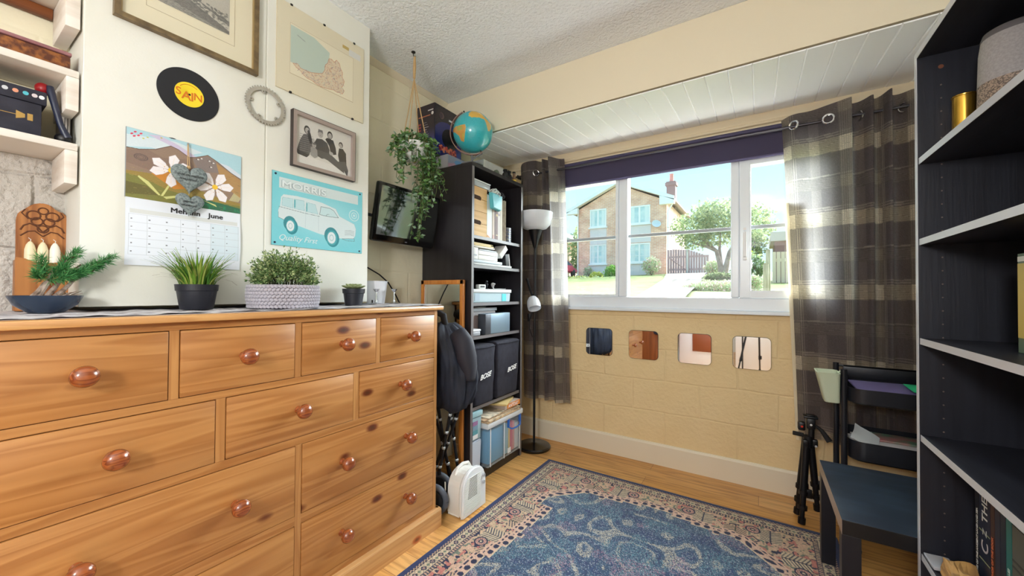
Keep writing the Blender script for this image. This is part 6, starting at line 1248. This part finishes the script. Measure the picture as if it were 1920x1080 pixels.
one('green_card', B().box(-.055, .055, -.08, .08, -.002, .002, .001).transform(Matrix.Translation((.630, 2.45, .784)) @ Matrix.Rotation(.03, 4, 'X')), mat('green_card', (40, 186, 130), .5), 'bright green card lying in the top tray of the black trolley', 'card')
one('paper_pile', B().box(kx0+.03, kx1-.04, ky0+.02, ky1-.05, .456, .500, .002).box(kx0+.04, kx1-.05, ky0+.03, ky1-.06, .5005, .512, .001), mat('white_paper', (226, 222, 226), .8), 'pile of white paper in the middle tray of the trolley', 'paper')
one('curled_paper', B().box(-.055, .055, -.06, .06, -.001, .001).sub(4).noise(.010, 14).transform(Matrix.Translation((.42, 2.40, .545)) @ Matrix.Rotation(.6, 4, 'Y') @ Matrix.Rotation(.4, 4, 'X')), mat('paper_blue_white', (214, 220, 224), .7), 'curled sheet of white paper sticking up at the left of the middle tray', 'paper')
one('coloured_magazine', B().box(.46, .72, 2.48, 2.60, .5125, .522, .001), mat('magazine_cover', (170, 110, 110), .5, c2=(90, 130, 110), nscale=14), 'coloured magazine at the back of the middle tray of the trolley', 'magazine')
# ------------------------------------------------------------ small folded tripod
def legset(t, top, feet, r1, r2, nm='leg', knob=True):
    for f in feet:
        a, b_ = Vector(top[0])+Vector(((f[0]-top[0][0])*.25, (f[1]-top[0][1])*.25, 0)), Vector(f); d = (b_-a); q = B()
        q.tube([a, a+d*.62], r1, 12).tube([a+d*.6, a+d*.80], r1*.8, 12).tube([a+d*.8, b_], r2, 12)
        for k_ in (.62, .80): q.tube([a+d*(k_-.02), a+d*(k_+.03)], r1*1.25, 12)
        if knob: q.box((a+d*.62).x+r1*.6, (a+d*.62).x+r1*2.2, (a+d*.62).y-.008, (a+d*.62).y+.008, (a+d*.62).z-.025, (a+d*.62).z+.02, .003)
        q.tube([b_, b_+d.normalized()*-.03], r2*1.6, 10); q.go(nm, SATIN, t)
t = thing('folded_tripod', 'small black tripod with its legs closed, left of the side table', 'tripod', (.215, 2.57, 0)); T0 = Vector((.222, 2.57, .43))
legset(t, [tuple(T0)], ((.190, 2.535, .006), (.178, 2.64, .006), (.262, 2.59, .07)), .0165, .011)
q = B().tube([T0+Vector((0, 0, -.03)), T0+Vector((0, 0, .03))], .022, 16); 
for a in (0, 2.1, 4.2): q.box(T0.x+.028*math.cos(a)-.012, T0.x+.028*math.cos(a)+.012, T0.y+.028*math.sin(a)-.012, T0.y+.028*math.sin(a)+.012, T0.z-.02, T0.z+.015, .004)
q.tube([T0+Vector((.012, 0, .02)), T0+Vector((.014, 0, .09))], .014, 12); q.go('collar', BLACK, t)
B().box(T0.x-.008, T0.x+.030, T0.y-.02, T0.y+.02, T0.z+.070, T0.z+.125, .006).box(T0.x-.045, T0.x-.012, T0.y-.018, T0.y+.018, T0.z+.055, T0.z+.10, .008).go('head', BLACK, t)
B().box(T0.x-.022, T0.x+.040, T0.y-.026, T0.y+.026, T0.z+.1255, T0.z+.137, .003).box(T0.x-.01, T0.x+.028, T0.y-.016, T0.y+.016, T0.z+.1372, T0.z+.143, .002).go('plate', SATIN, t)
B().tube([T0+Vector((.03, 0, .09)), T0+Vector((.055, -.01, .07)), T0+Vector((.085, -.03, .025))], [.006, .010, .014], 10).go('pan_handle', mat('black_rubber_grip', (22, 20, 22), .8), t)
for (dx, dz, c) in ((.010, .095, (226, 226, 226)), (-.028, .080, (220, 60, 40)), (-.012, -.006, (210, 210, 214)), (.03, -.012, (210, 210, 214))): B().lathe([(0, 0), (.0055, 0), (.005, .003), (0, .003)], (T0.x+dx, T0.y-.0265, T0.z+dz), 'Y', 12).go('button', mat('btn_%d_%d' % (c[0], c[1]), c, .3, .3), t)
# ------------------------------------------------------------ things that only the small mirrors show
B().tube([T0+Vector((-.02, 0, .03)), T0+Vector((-.065, .01, .03))], .011, 10).go('side_handle', mat('black_rubber_grip', (22, 20, 22), .8), t)
t = thing('camera_tripod', 'tall black tripod seen reflected in the wall mirror nearest the folded tripod', 'tripod', (0, 0, 0))
legset(t, [(0, -.01, 1.02)], ((-.26, .14, .012), (.27, .14, .012), (0.02, -.33, .002)), .011, .008, knob=True)
B().tube([(0, -.01, .80), (0, -.01, 1.06)], .013, 12).go('centre_column', SATIN, t); B().lathe([(0, 0), (.035, 0), (.035, .04), (.02, .06), (0, .06)], (0, -.01, 1.0), n=20).go('hub', BLACK, t)
t = thing('wardrobe', 'brown wooden cupboard with an orange knob behind the camera, seen in the small mirrors', 'wardrobe', (-1.55, -1.2, 0)); BW2 = mat('brown_wardrobe', (150, 88, 50), .4, c2=(124, 68, 38), nscale=6, nstretch=(3, 3, .3))
B().box(-1.90, -1.30, YB+.01, -.90, 0, 1.5, .004).go('body', BW2, t); B().box(-1.30, -1.285, YB+.03, -.92, .05, 1.46, .003).go('door', BW2, t); B().sphere((-1.27, -1.05, .72), .022).go('knob', KNOB, t)
one('dark_coat', B().box(-.20, .20, -.04, .04, -.45, .45, .04).sub(4).noise(.03, 5).transform(Matrix.Translation((-1.235, -.78, 1.0)) @ Matrix.Rotation(.1, 4, 'Z')), mat('navy_coat', (44, 46, 66), .9), 'dark navy coat hanging from the brown cupboard, seen in the small mirrors', 'coat')
one('white_cabinet', B().box(-1.15, -.55, YB+.01, -1.45, 0, .62, .004).box(-1.12, -.58, YB+.02, -1.44, .63, .66, .003), WHITE, 'low white cabinet behind the camera, seen in the small mirrors', 'cabinet')
one('brown_panel', B().box(-.94, -.60, -1.449, -1.435, .24, .60, .003), mat('red_brown_panel', (146, 78, 44), .4), 'red-brown wooden panel leaning on the white cabinet, seen in the small mirrors', 'panel')
one('white_board', B().box(-.30, .35, -1.30, -1.28, 0, 1.30, .003), WHITE, 'plain white board standing behind the camera tripod, seen in the small mirrors', 'board')
t = thing('added_fill_lamp', 'added fill lamp with an open wire shade, unseen behind the camera', 'lamp', (-.20, -1.05, 0)); B().lathe([(0, 0), (.12, 0), (.12, .015), (.02, .025), (0, .025)], (-.20, -1.05, 0), n=32).go('base', SATIN, t); B().tube([(-.20, -1.05, .02), (-.20, -1.05, 1.50)], .010, 10).go('pole', SATIN, t); B().torus((-.20, -1.05, 1.50), .17, .004, n=40).torus((-.20, -1.05, 1.84), .12, .004, n=40).tube([(-.37, -1.05, 1.50), (-.32, -1.05, 1.84)], .003, 6).tube([(-.03, -1.05, 1.50), (-.08, -1.05, 1.84)], .003, 6).tube([(-.37, -1.05, 1.50), (-.03, -1.05, 1.50)], .003, 6).go('wire_shade', WHITE, t)  # invented lamp body around the fill light, out of view
# ------------------------------------------------------------ outside
def gz(y): return float(np.interp(y, [2.9, 5, 8, 12, 20, 23, 27, 60, 140], [.55, .85, 1.10, 1.34, 1.86, 2.22, 2.50, 2.9, 5.5]))
GR = mat('sunny_lawn', (100, 116, 62), .95, c2=(126, 126, 80), nscale=1.6, ndet=8, bump=.5, bscale=30, bdist=.03)
ys = [3.07, 4, 5, 6.5, 8, 10, 12, 14, 16, 18, 20, 21.5, 23, 25, 27, 30, 40, 60, 100, 140]; xs = np.linspace(-60, 40, 41)
P = np.array([[(x_, y_, gz(y_)+.04*math.sin(x_*1.3+y_)) for x_ in xs] for y_ in ys]); o = gridmesh('outside_ground', P, None, GR, None, smooth=True, origin=(0, 0, 0)); o['kind'] = 'structure'
b = bmesh.new(); rows_ = []
for y_ in (6.2, 8, 10, 12, 15, 18, 20, 23, 26):
    f = (y_-8)/15; rows_.append([b.verts.new((x_, y_, gz(y_)+.09)) for x_ in np.linspace(-2.05-f*2.35, -1.15-f*1.25, 5)])
for A, Q in zip(rows_[:-1], rows_[1:]):
    for i in range(4): b.faces.new((A[i], A[i+1], Q[i+1], Q[i]))
q = B(); q._add(b); struct('driveway', q, mat('pale_concrete', (130, 122, 116), .9, c2=(122, 112, 106), nscale=3))
b = bmesh.new()
for s_ in (.33, .66):
    rows_ = []
    for y_ in (6.2, 8, 10, 12, 15, 18, 20, 23, 25.5):
        f = (y_-8)/15; c_ = (-2.05-f*2.35)*(1-s_)+(-1.15-f*1.25)*s_; rows_.append([b.verts.new((c_-.03-f*.04, y_, gz(y_)+.10)), b.verts.new((c_+.03+f*.04, y_, gz(y_)+.10))])
    for A, Q in zip(rows_[:-1], rows_[1:]): b.faces.new((A[0], A[1], Q[1], Q[0]))
q = B(); q._add(b); struct('driveway_tracks', q, mat('track_brown', (108, 96, 86), .9))
struct('added_bounce_slab', B().box(-6, 5, 3.07, 6.0, .4, .66), mat('pale_bounce_slab', (232, 228, 224), .9))  # unseen pale slab, added to bounce sunlight up onto the soffit boards
def brick(name, c1, c2, mc):
    M = bpy.data.materials.new(name); M.use_nodes = True; n = M.node_tree.nodes; l = M.node_tree.links.new; p = n['Principled BSDF']; p.inputs['Roughness'].default_value = .9
    g = n.new('ShaderNodeNewGeometry'); s = n.new('ShaderNodeSeparateXYZ'); cb = n.new('ShaderNodeCombineXYZ'); ad = n.new('ShaderNodeMath'); l(g.outputs['Position'], s.inputs[0]); l(s.outputs['X'], ad.inputs[0]); l(s.outputs['Y'], ad.inputs[1]); l(ad.outputs[0], cb.inputs[0]); l(s.outputs['Z'], cb.inputs[1])
    b = n.new('ShaderNodeTexBrick'); l(cb.outputs[0], b.inputs['Vector']); b.inputs['Scale'].default_value = 1; b.inputs['Brick Width'].default_value = .3; b.inputs['Row Height'].default_value = .10; b.inputs['Mortar Size'].default_value = .01
    b.inputs['Color1'].default_value = (*lin(c1), 1); b.inputs['Color2'].default_value = (*lin(c2), 1); b.inputs['Mortar'].default_value = (*lin(mc), 1)
    nn = n.new('ShaderNodeTexNoise'); nn.inputs['Scale'].default_value = 1.6; nn.inputs['Detail'].default_value = 6; l(cb.outputs[0], nn.inputs['Vector']); mx = n.new('ShaderNodeMixRGB'); mx.blend_type = 'MULTIPLY'; mx.inputs[0].default_value = .5; l(b.outputs['Color'], mx.inputs[1])
    r = n.new('ShaderNodeValToRGB'); l(nn.outputs['Fac'], r.inputs[0]); r.color_ramp.elements[0].position = .42; r.color_ramp.elements[0].color = (.68, .58, .55, 1); r.color_ramp.elements[1].position = .6; r.color_ramp.elements[1].color = (1, 1, 1, 1); l(r.outputs[0], mx.inputs[2]); l(mx.outputs[0], p.inputs['Base Color']); return M
BK = brick('pink_brown_brick', (248, 202, 176), (236, 182, 158), (244, 230, 220)); RTILE = mat('grey_roof_tile', (170, 160, 158), .9); FAS = mat('white_fascia', (240, 240, 242), .5); GREYP = mat('grey_panel', (226, 218, 222), .8); GLO = mat('house_window_glass', (176, 206, 214), .15, c2=(214, 230, 232), nscale=2); CUR = mat('net_curtain', (222, 232, 234), .9)
HY = 27.; t = thing('house', 'two storey brick house with a white gabled roof edge across the garden', 'house', (-8.3, 31, 2.4))
B().prism([(-11.47, 1.9), (-5.12, 1.9), (-5.12, 7.42), (-8.30, 8.95), (-11.47, 7.42)], 'xz', HY, HY+8).go('walls', BK, t, smooth=False)
B().prism([(-12.15, 7.32), (-8.30, 9.02), (-4.62, 7.42), (-4.62, 7.52), (-8.30, 9.25), (-12.15, 7.44)], 'xz', HY-.35, HY+8.3).go('roof', RTILE, t, smooth=False)
B().prism([(-12.18, 7.24), (-8.30, 8.98), (-8.30, 9.24), (-12.18, 7.50)], 'xz', HY-.42, HY-.36).prism([(-8.30, 8.98), (-4.58, 7.34), (-4.58, 7.60), (-8.30, 9.24)], 'xz', HY-.42, HY-.36).prism([(-12.18, 7.12), (-11.3, 7.12), (-11.3, 7.55), (-12.18, 7.3)], 'xz', HY-.42, HY-.1).prism([(-5.5, 7.12), (-4.58, 7.12), (-4.58, 7.4), (-5.5, 7.72)], 'xz', HY-.42, HY-.1).go('fascia', FAS, t, smooth=False)
B().prism([(-12.16, 7.27), (-8.30, 8.97), (-8.30, 9.0), (-12.16, 7.31)], 'xz', HY-.36, HY-.01).prism([(-8.30, 8.97), (-4.60, 7.37), (-4.60, 7.41), (-8.30, 9.0)], 'xz', HY-.36, HY-.01).go('soffit', FAS, t, smooth=False)
for (a, c2, z0, z1, gr_) in ((-10.46, -9.22, 6.05, 7.36, 0), (-7.58, -6.17, 6.03, 7.27, 0), (-10.46, -9.21, 3.36, 4.77, 1), (-7.58, -6.17, 3.36, 4.68, 1)):
    f_ = B().box(a, a+.09, HY-.06, HY+.02, z0, z1).box(c2-.09, c2, HY-.06, HY+.02, z0, z1).box(a+.001, c2-.001, HY-.07, HY+.021, z1-.09, z1+.002).box(a+.001, c2-.001, HY-.07, HY+.021, z0-.002, z0+.09).box((a+c2)/2-.06, (a+c2)/2+.06, HY-.065, HY+.019, z0+.001, z1-.001).box(a-.08, c2+.08, HY-.14, HY+.02, z0-.10, z0).go('window', FAS, t, smooth=False)
    B().box(a+.05, c2-.05, HY-.03, HY-.005, z0+.05, z1-.05).go('pane', GLO, f_); B().box(a+.12, a+.36, HY-.034, HY-.031, z0+.09, z1-.09).box(c2-.36, c2-.12, HY-.034, HY-.031, z0+.09, z1-.09).go('net_curtain', CUR, f_)
    if gr_: q = B(); [q.box(a+.09, c2-.09, HY-.05, HY-.036, z0+.09+(z1-z0-.18)*k/3-.012, z0+.09+(z1-z0-.18)*k/3+.012) for k in (1, 2)]; [q.box(a+(c2-a)*k-.012, a+(c2-a)*k+.012, HY-.05, HY-.036, z0+.09, z1-.09) for k in (.27, .73)]; q.go('glazing_bars', FAS, f_)
B().box(-10.46, -9.21, HY-.03, HY-.001, 4.80, 6.0).box(-7.62, -6.12, HY-.03, HY-.001, 4.75, 5.92).box(-10.46, -9.21, HY-.03, HY-.001, 2.4, 3.25).box(-7.62, -6.12, HY-.03, HY-.001, 2.4, 3.25).go('panel', GREYP, t, smooth=False)
q = B().lathe([(0, 0), (.20, .03), (.29, .09), (.27, .10), (.18, .05), (0, .02)], (0, 0, 0), n=28); q.transform(Matrix.Translation((-5.72, HY-.32, 5.84)) @ Vector((.35, -.8, .45)).to_track_quat('Z', 'Y').to_matrix().to_4x4()); q.tube([(-5.72, HY-.3, 5.84), (-5.72, HY, 5.78)], .03, 8).go('satellite_dish', mat('dish_grey', (206, 214, 222), .4), t)
B().tube([(-5.02, HY-.06, 2.4), (-5.02, HY-.06, 6.7), (-4.75, HY-.06, 7.15)], .05, 8).tube([(-11.4, HY-.06, 2.4), (-11.4, HY-.06, 7.2)], .05, 8).go('downpipe', FAS, t)
B().box(-5.70, -5.10, 30.0, 30.6, 7.4, 9.28).box(-5.78, -5.02, 29.92, 30.68, 9.2, 9.42).box(-5.72, -5.08, 29.98, 30.62, 9.42, 9.5).go('chimney', mat('dark_brick', (150, 122, 118), .9), t, smooth=False); B().lathe([(0, 9.5), (.15, 9.5), (.13, 10.05), (.16, 10.1), (0, 10.1)], (-5.4, 30.3, 0), n=12).go('chimney_pot', mat('chimney_pot', (214, 150, 140), .8), t)
t = thing('house', 'brick neighbouring house with a pale roof at the far left of the window view', 'house', (-17, 36, 2.8)); B().box(-22, -14.6, 32.5, 40, 2.3, 5.9).go('walls', BK, t, smooth=False); B().prism([(-23, 5.9), (-13.7, 5.9), (-18.3, 8.0)], 'xz', 32.1, 40.4).go('roof', mat('pale_roof', (214, 206, 204), .9), t, smooth=False)
# gate of vertical boards
GT = mat('plum_brown_boards', (196, 162, 166), .8, c2=(176, 144, 150), nscale=3, nstretch=(4, 4, .3))
t = thing('wooden_gate', 'tall brown boarded double gate beside the brick house', 'gate', (-3.75, 26.2, 2.4)); n_ = 16
for lf in (0, 1):
    q = B()
    for k in range(n_//2):
        i = k+lf*n_//2; x0_ = -4.93+i*2.40/n_; zt_ = 4.05-abs(i-2)*.012 if i < 8 else 3.98-(i-8)*.06; q.box(x0_+.008, x0_+2.40/n_-.008, 26.2, 26.24, 2.30, zt_)
    q.box(-4.93+lf*1.2, -3.73+lf*1.2, 26.24, 26.3, 2.7, 2.82).box(-4.93+lf*1.2, -3.73+lf*1.2, 26.24, 26.3, 3.5, 3.62); q.go('leaf_boards', GT, t, smooth=False)
q = B().tube([(-4.9, 26.18, 3.6), (-3.75, 26.18, 2.7)], .03, 6); q.go('brace', GT, t); B().box(-3.78, -3.68, 26.1, 26.19, 2.35, 3.95).go('centre_post', mat('pale_post', (214, 206, 204), .8), t)
LF = [mat('tree_a', (150, 166, 116), .7, transl=.4), mat('tree_b', (186, 192, 144), .7, transl=.4), mat('tree_c', (116, 136, 98), .7, transl=.35)]; TB = mat('grey_tree_bark', (170, 150, 146), .9, c2=(140, 120, 116), nscale=5)
def crown(blobs, n, ln):
    it = []
    for k in range(n):
        c_, r_ = R.choices(blobs, weights=[b_[1][0]*b_[1][2]*b_[1][1] for b_ in blobs])[0]; d = rv()
        while d.length > 1 or d.length < .1: d = rv()
        d = d*(.55+.45*R.random())/max(d.length, .3)*min(1, d.length+.35); it.append((Vector(c_)+Vector((d.x*r_[0], d.y*r_[1], d.z*r_[2])), rv()+Vector((0, 0, -.2)), rv(), ln*R.uniform(.6, 1.3), ln*R.uniform(.35, .7), R.choice([0, 0, 1, 1, 2])))
    return it
t = thing('garden_tree', 'wide round-headed garden tree with a forked grey trunk on the lawn across the road', 'tree', (-1.36, 20, 1.85))
br = [((-1.36, 20, 1.8), (-1.45, 20, 2.5), (-1.62, 20, 3.2), (-2.3, 19.8, 3.9), (-2.9, 19.7, 4.3)), ((-1.34, 20, 1.8), (-1.22, 20, 2.5), (-1.1, 20, 3.1), (-.7, 20, 3.9), (-.3, 20, 4.6)), ((-1.4, 20, 2.4), (-1.5, 20.1, 3.3), (-1.45, 20.1, 4.4)), ((-1.6, 20, 3.2), (-2.0, 19.8, 3.4), (-2.6, 19.7, 3.6)), ((-1.1, 20, 3.1), (-.5, 20.2, 3.5), (.1, 20.2, 4.1))]
q = B()
for P_ in br: q.tube(P_, [.15, .12, .085, .05, .03][:len(P_)] if P_[0][2] < 2 else [.08, .06, .03][:len(P_)], 10)
q.go('trunk', TB, t)
leafmesh('foliage', crown([((-1.3, 20, 4.7), (1.3, 1.3, .9)), ((-2.6, 19.9, 4.35), (1.1, 1.2, .75)), ((-2.5, 19.9, 3.75), (.8, .9, .5)), ((-.3, 20.1, 4.5), (1.0, 1.1, .85)), ((-1.6, 20, 3.9), (.9, 1., .5)), ((.1, 20.1, 4.0), (.6, .9, .5)), ((-1.9, 19.9, 5.0), (.9, 1., .6))], 6500, .16), LF, t)
def bush(name, lb, c_, r_, n, cols_, ln=.14, cat='shrub', group='garden shrubs outside'):
    t = thing(name, lb, cat, (c_[0], c_[1], c_[2]-r_[2]), group); q = B()
    for k in range(7): q.tube([(c_[0], c_[1], c_[2]-r_[2]*1.05), (c_[0]+R.uniform(-.5, .5)*r_[0], c_[1]+R.uniform(-.5, .5)*r_[1], c_[2]+R.uniform(-.2, .5)*r_[2])], .02, 5)
    q.go('stems', TB, t); leafmesh('foliage', crown([(c_, r_)], n, ln), cols_, t); return t
YG = [mat('yellow_green', (206, 206, 96), .7, transl=.2), mat('yellow_green_b', (186, 192, 90), .7, transl=.2)]; BG_ = [mat('bright_green', (150, 192, 84), .7, transl=.2), mat('bright_green_b', (128, 172, 76), .7, transl=.2)]; PG = [mat('pale_green', (176, 196, 150), .7, transl=.2), mat('pale_green_b', (206, 208, 176), .7, transl=.2), mat('rose_pink', (232, 190, 186), .7)]
bush('shrub', 'low round yellow-green shrub in front of the brick house', (-8.85, 24, 2.35), (.45, .4, .28), 900, YG); bush('shrub', 'clipped bright green box-shaped shrub in front of the brick house', (-7.85, 24, 2.55), (.48, .4, .48), 1400, BG_)
bush('rose_bush', 'loose pale rose bush against the brick house wall', (-5.75, 25.5, 3.0), (.6, .4, .65), 700, PG); bush('shrub', 'small pale shrub with flowers at the left house corner', (-10.3, 26.2, 2.75), (.35, .3, .45), 400, PG)
bush('shrub', 'dark green creeping shrub at the foot of the garden tree', (-1.4, 19.4, 1.98), (.75, .3, .16), 900, LF); bush('shrub', 'round pale shrub left of the tree trunk by the gate', (-2.15, 24.5, 2.75), (.5, .4, .42), 900, PG); bush('shrub', 'yellow flowering shrub right of the tree trunk', (-.75, 23.5, 3.1), (.5, .4, .5), 800, [YG[0], BG_[0]])
bush('hydrangea', 'bushy green shrub with white flower heads beside the gate posts', (-.22, 14, 2.05), (.45, .4, .42), 1300, [LF[0], LF[2], mat('white_flower', (236, 236, 230), .7)]); bush('shrub', 'tall loose green shrub behind the white flowered one', (-.3, 17, 3.2), (.6, .5, .85), 1500, LF); bush('shrub', 'yellow shrub in the garden seen through the opening window', (-.45, 15.5, 2.55), (.3, .3, .38), 500, YG)
bush('hedge', 'low clipped pale hedge bordering the road below the tree', (-.85, 11.5, 1.36), (1.05, .35, .22), 4200, PG, .07, 'hedge', None); bush('hedge', 'low flowering grass border in front of the brick house', (-9.4, 22.5, 2.0), (2.4, .4, .30), 2600, [YG[0], PG[0], PG[1]], .12, 'hedge', None)
bush('garden_tree', 'dark green round tree behind the neighbouring house on the far left', (-17.5, 45, 7.2), (2.6, 2, 3.6), 1500, LF, .5, 'tree', None); bush('garden_tree', 'small green tree at the far left between the two houses', (-13.2, 31.2, 4.7), (.8, .8, 2.0), 700, LF, .35, 'tree', None)
bush('shrub', 'low pale shrub at the right of the lawn by the posts', (-.12, 10.2, 1.45), (.22, .2, .22), 900, PG, .06)
# red car
t = thing('red_car', 'red hatchback car parked beside the brick house, seen at the left of the window', 'car', (-11.6, 23.6, 2.35)); RC = mat('red_car_paint', (226, 60, 96), .25, coat=.6)
prof = [(21.9, 2.62), (21.85, 2.95), (22.0, 3.2), (22.4, 3.45), (23.0, 3.52), (24.2, 3.50), (24.8, 3.35), (25.3, 3.05), (25.9, 2.95), (25.95, 2.65)]
B().prism(prof, 'yz', -12.6, -10.95, bev=.10).go('body', RC, t); B().prism([(22.25, 3.12), (22.5, 3.38), (24.2, 3.42), (25.0, 3.12)], 'yz', -12.61, -10.94, bev=.02).box(-12.4, -11.15, 21.88, 21.95, 3.10, 3.32, .03).go('windows', mat('car_glass', (60, 70, 84), .1), t)
for (yy, xx) in ((22.6, -11.05), (25.2, -11.05), (22.6, -12.5), (25.2, -12.5)): B().lathe([(0, -.1), (.22, -.1), (.30, -.06), (.31, 0), (.30, .06), (.22, .1), (0, .1)], (xx+.02, yy, 2.62), 'X', 24).go('wheel', RUB, t)
B().box(-12.5, -11.05, 21.80, 21.88, 2.5, 2.72, .02).go('bumper', mat('bumper_grey', (190, 186, 200), .5), t)
for xx in (-12.45, -11.1): B().box(xx-.1, xx+.1, 21.84, 21.92, 2.98, 3.14, .02).go('rear_light', mat('tail_light', (190, 20, 30), .2), t)
# right: posts, fence, shed
PT = mat('weathered_post', (206, 190, 170), .9, c2=(176, 160, 140), nscale=8, nstretch=(3, 3, .4))
for (xx, yy, h, lb) in ((.125, 9.0, 1.80, 'short weathered gate post nearest the window on the right'), (.19, 10.4, 2.2, 'taller weathered gate post behind the short one')):
    one('gate_post', B().box(xx-.045, xx+.045, yy-.05, yy+.05, gz(yy)-.05, h, .012).prism([(xx-.045, h), (xx+.045, h), (xx, h+.03)], 'xz', yy-.05, yy+.05), PT, lb, 'post', 'weathered posts outside')
t = thing('timber_fence', 'pale vertical board fence at the right of the garden view', 'fence', (1.4, 15.5, 1.7)); q = B()
for k in range(26): q.box(.40+k*.12, .50+k*.12, 15.4+k*.02, 15.43+k*.02, 1.6, 2.62)
q.go('boards', mat('pale_fence_board', (232, 206, 184), .8), t, smooth=False); B().box(.40, 3.5, 15.44, 15.5, 2.3, 2.4).go('rail', mat('pale_fence_board', (232, 206, 184), .8), t)
t = thing('shed', 'dark brown shed with pale felt roof behind the fence on the right', 'shed', (1.6, 17.5, 2.2)); B().box(.50, 3.6, 16.6, 19, 1.7, 3.10).go('walls', mat('shed_brown', (150, 116, 112), .8), t, smooth=False); B().box(.38, 3.8, 16.4, 19.2, 3.10, 3.42).go('roof', mat('shed_roof', (206, 192, 186), .9), t, smooth=False)
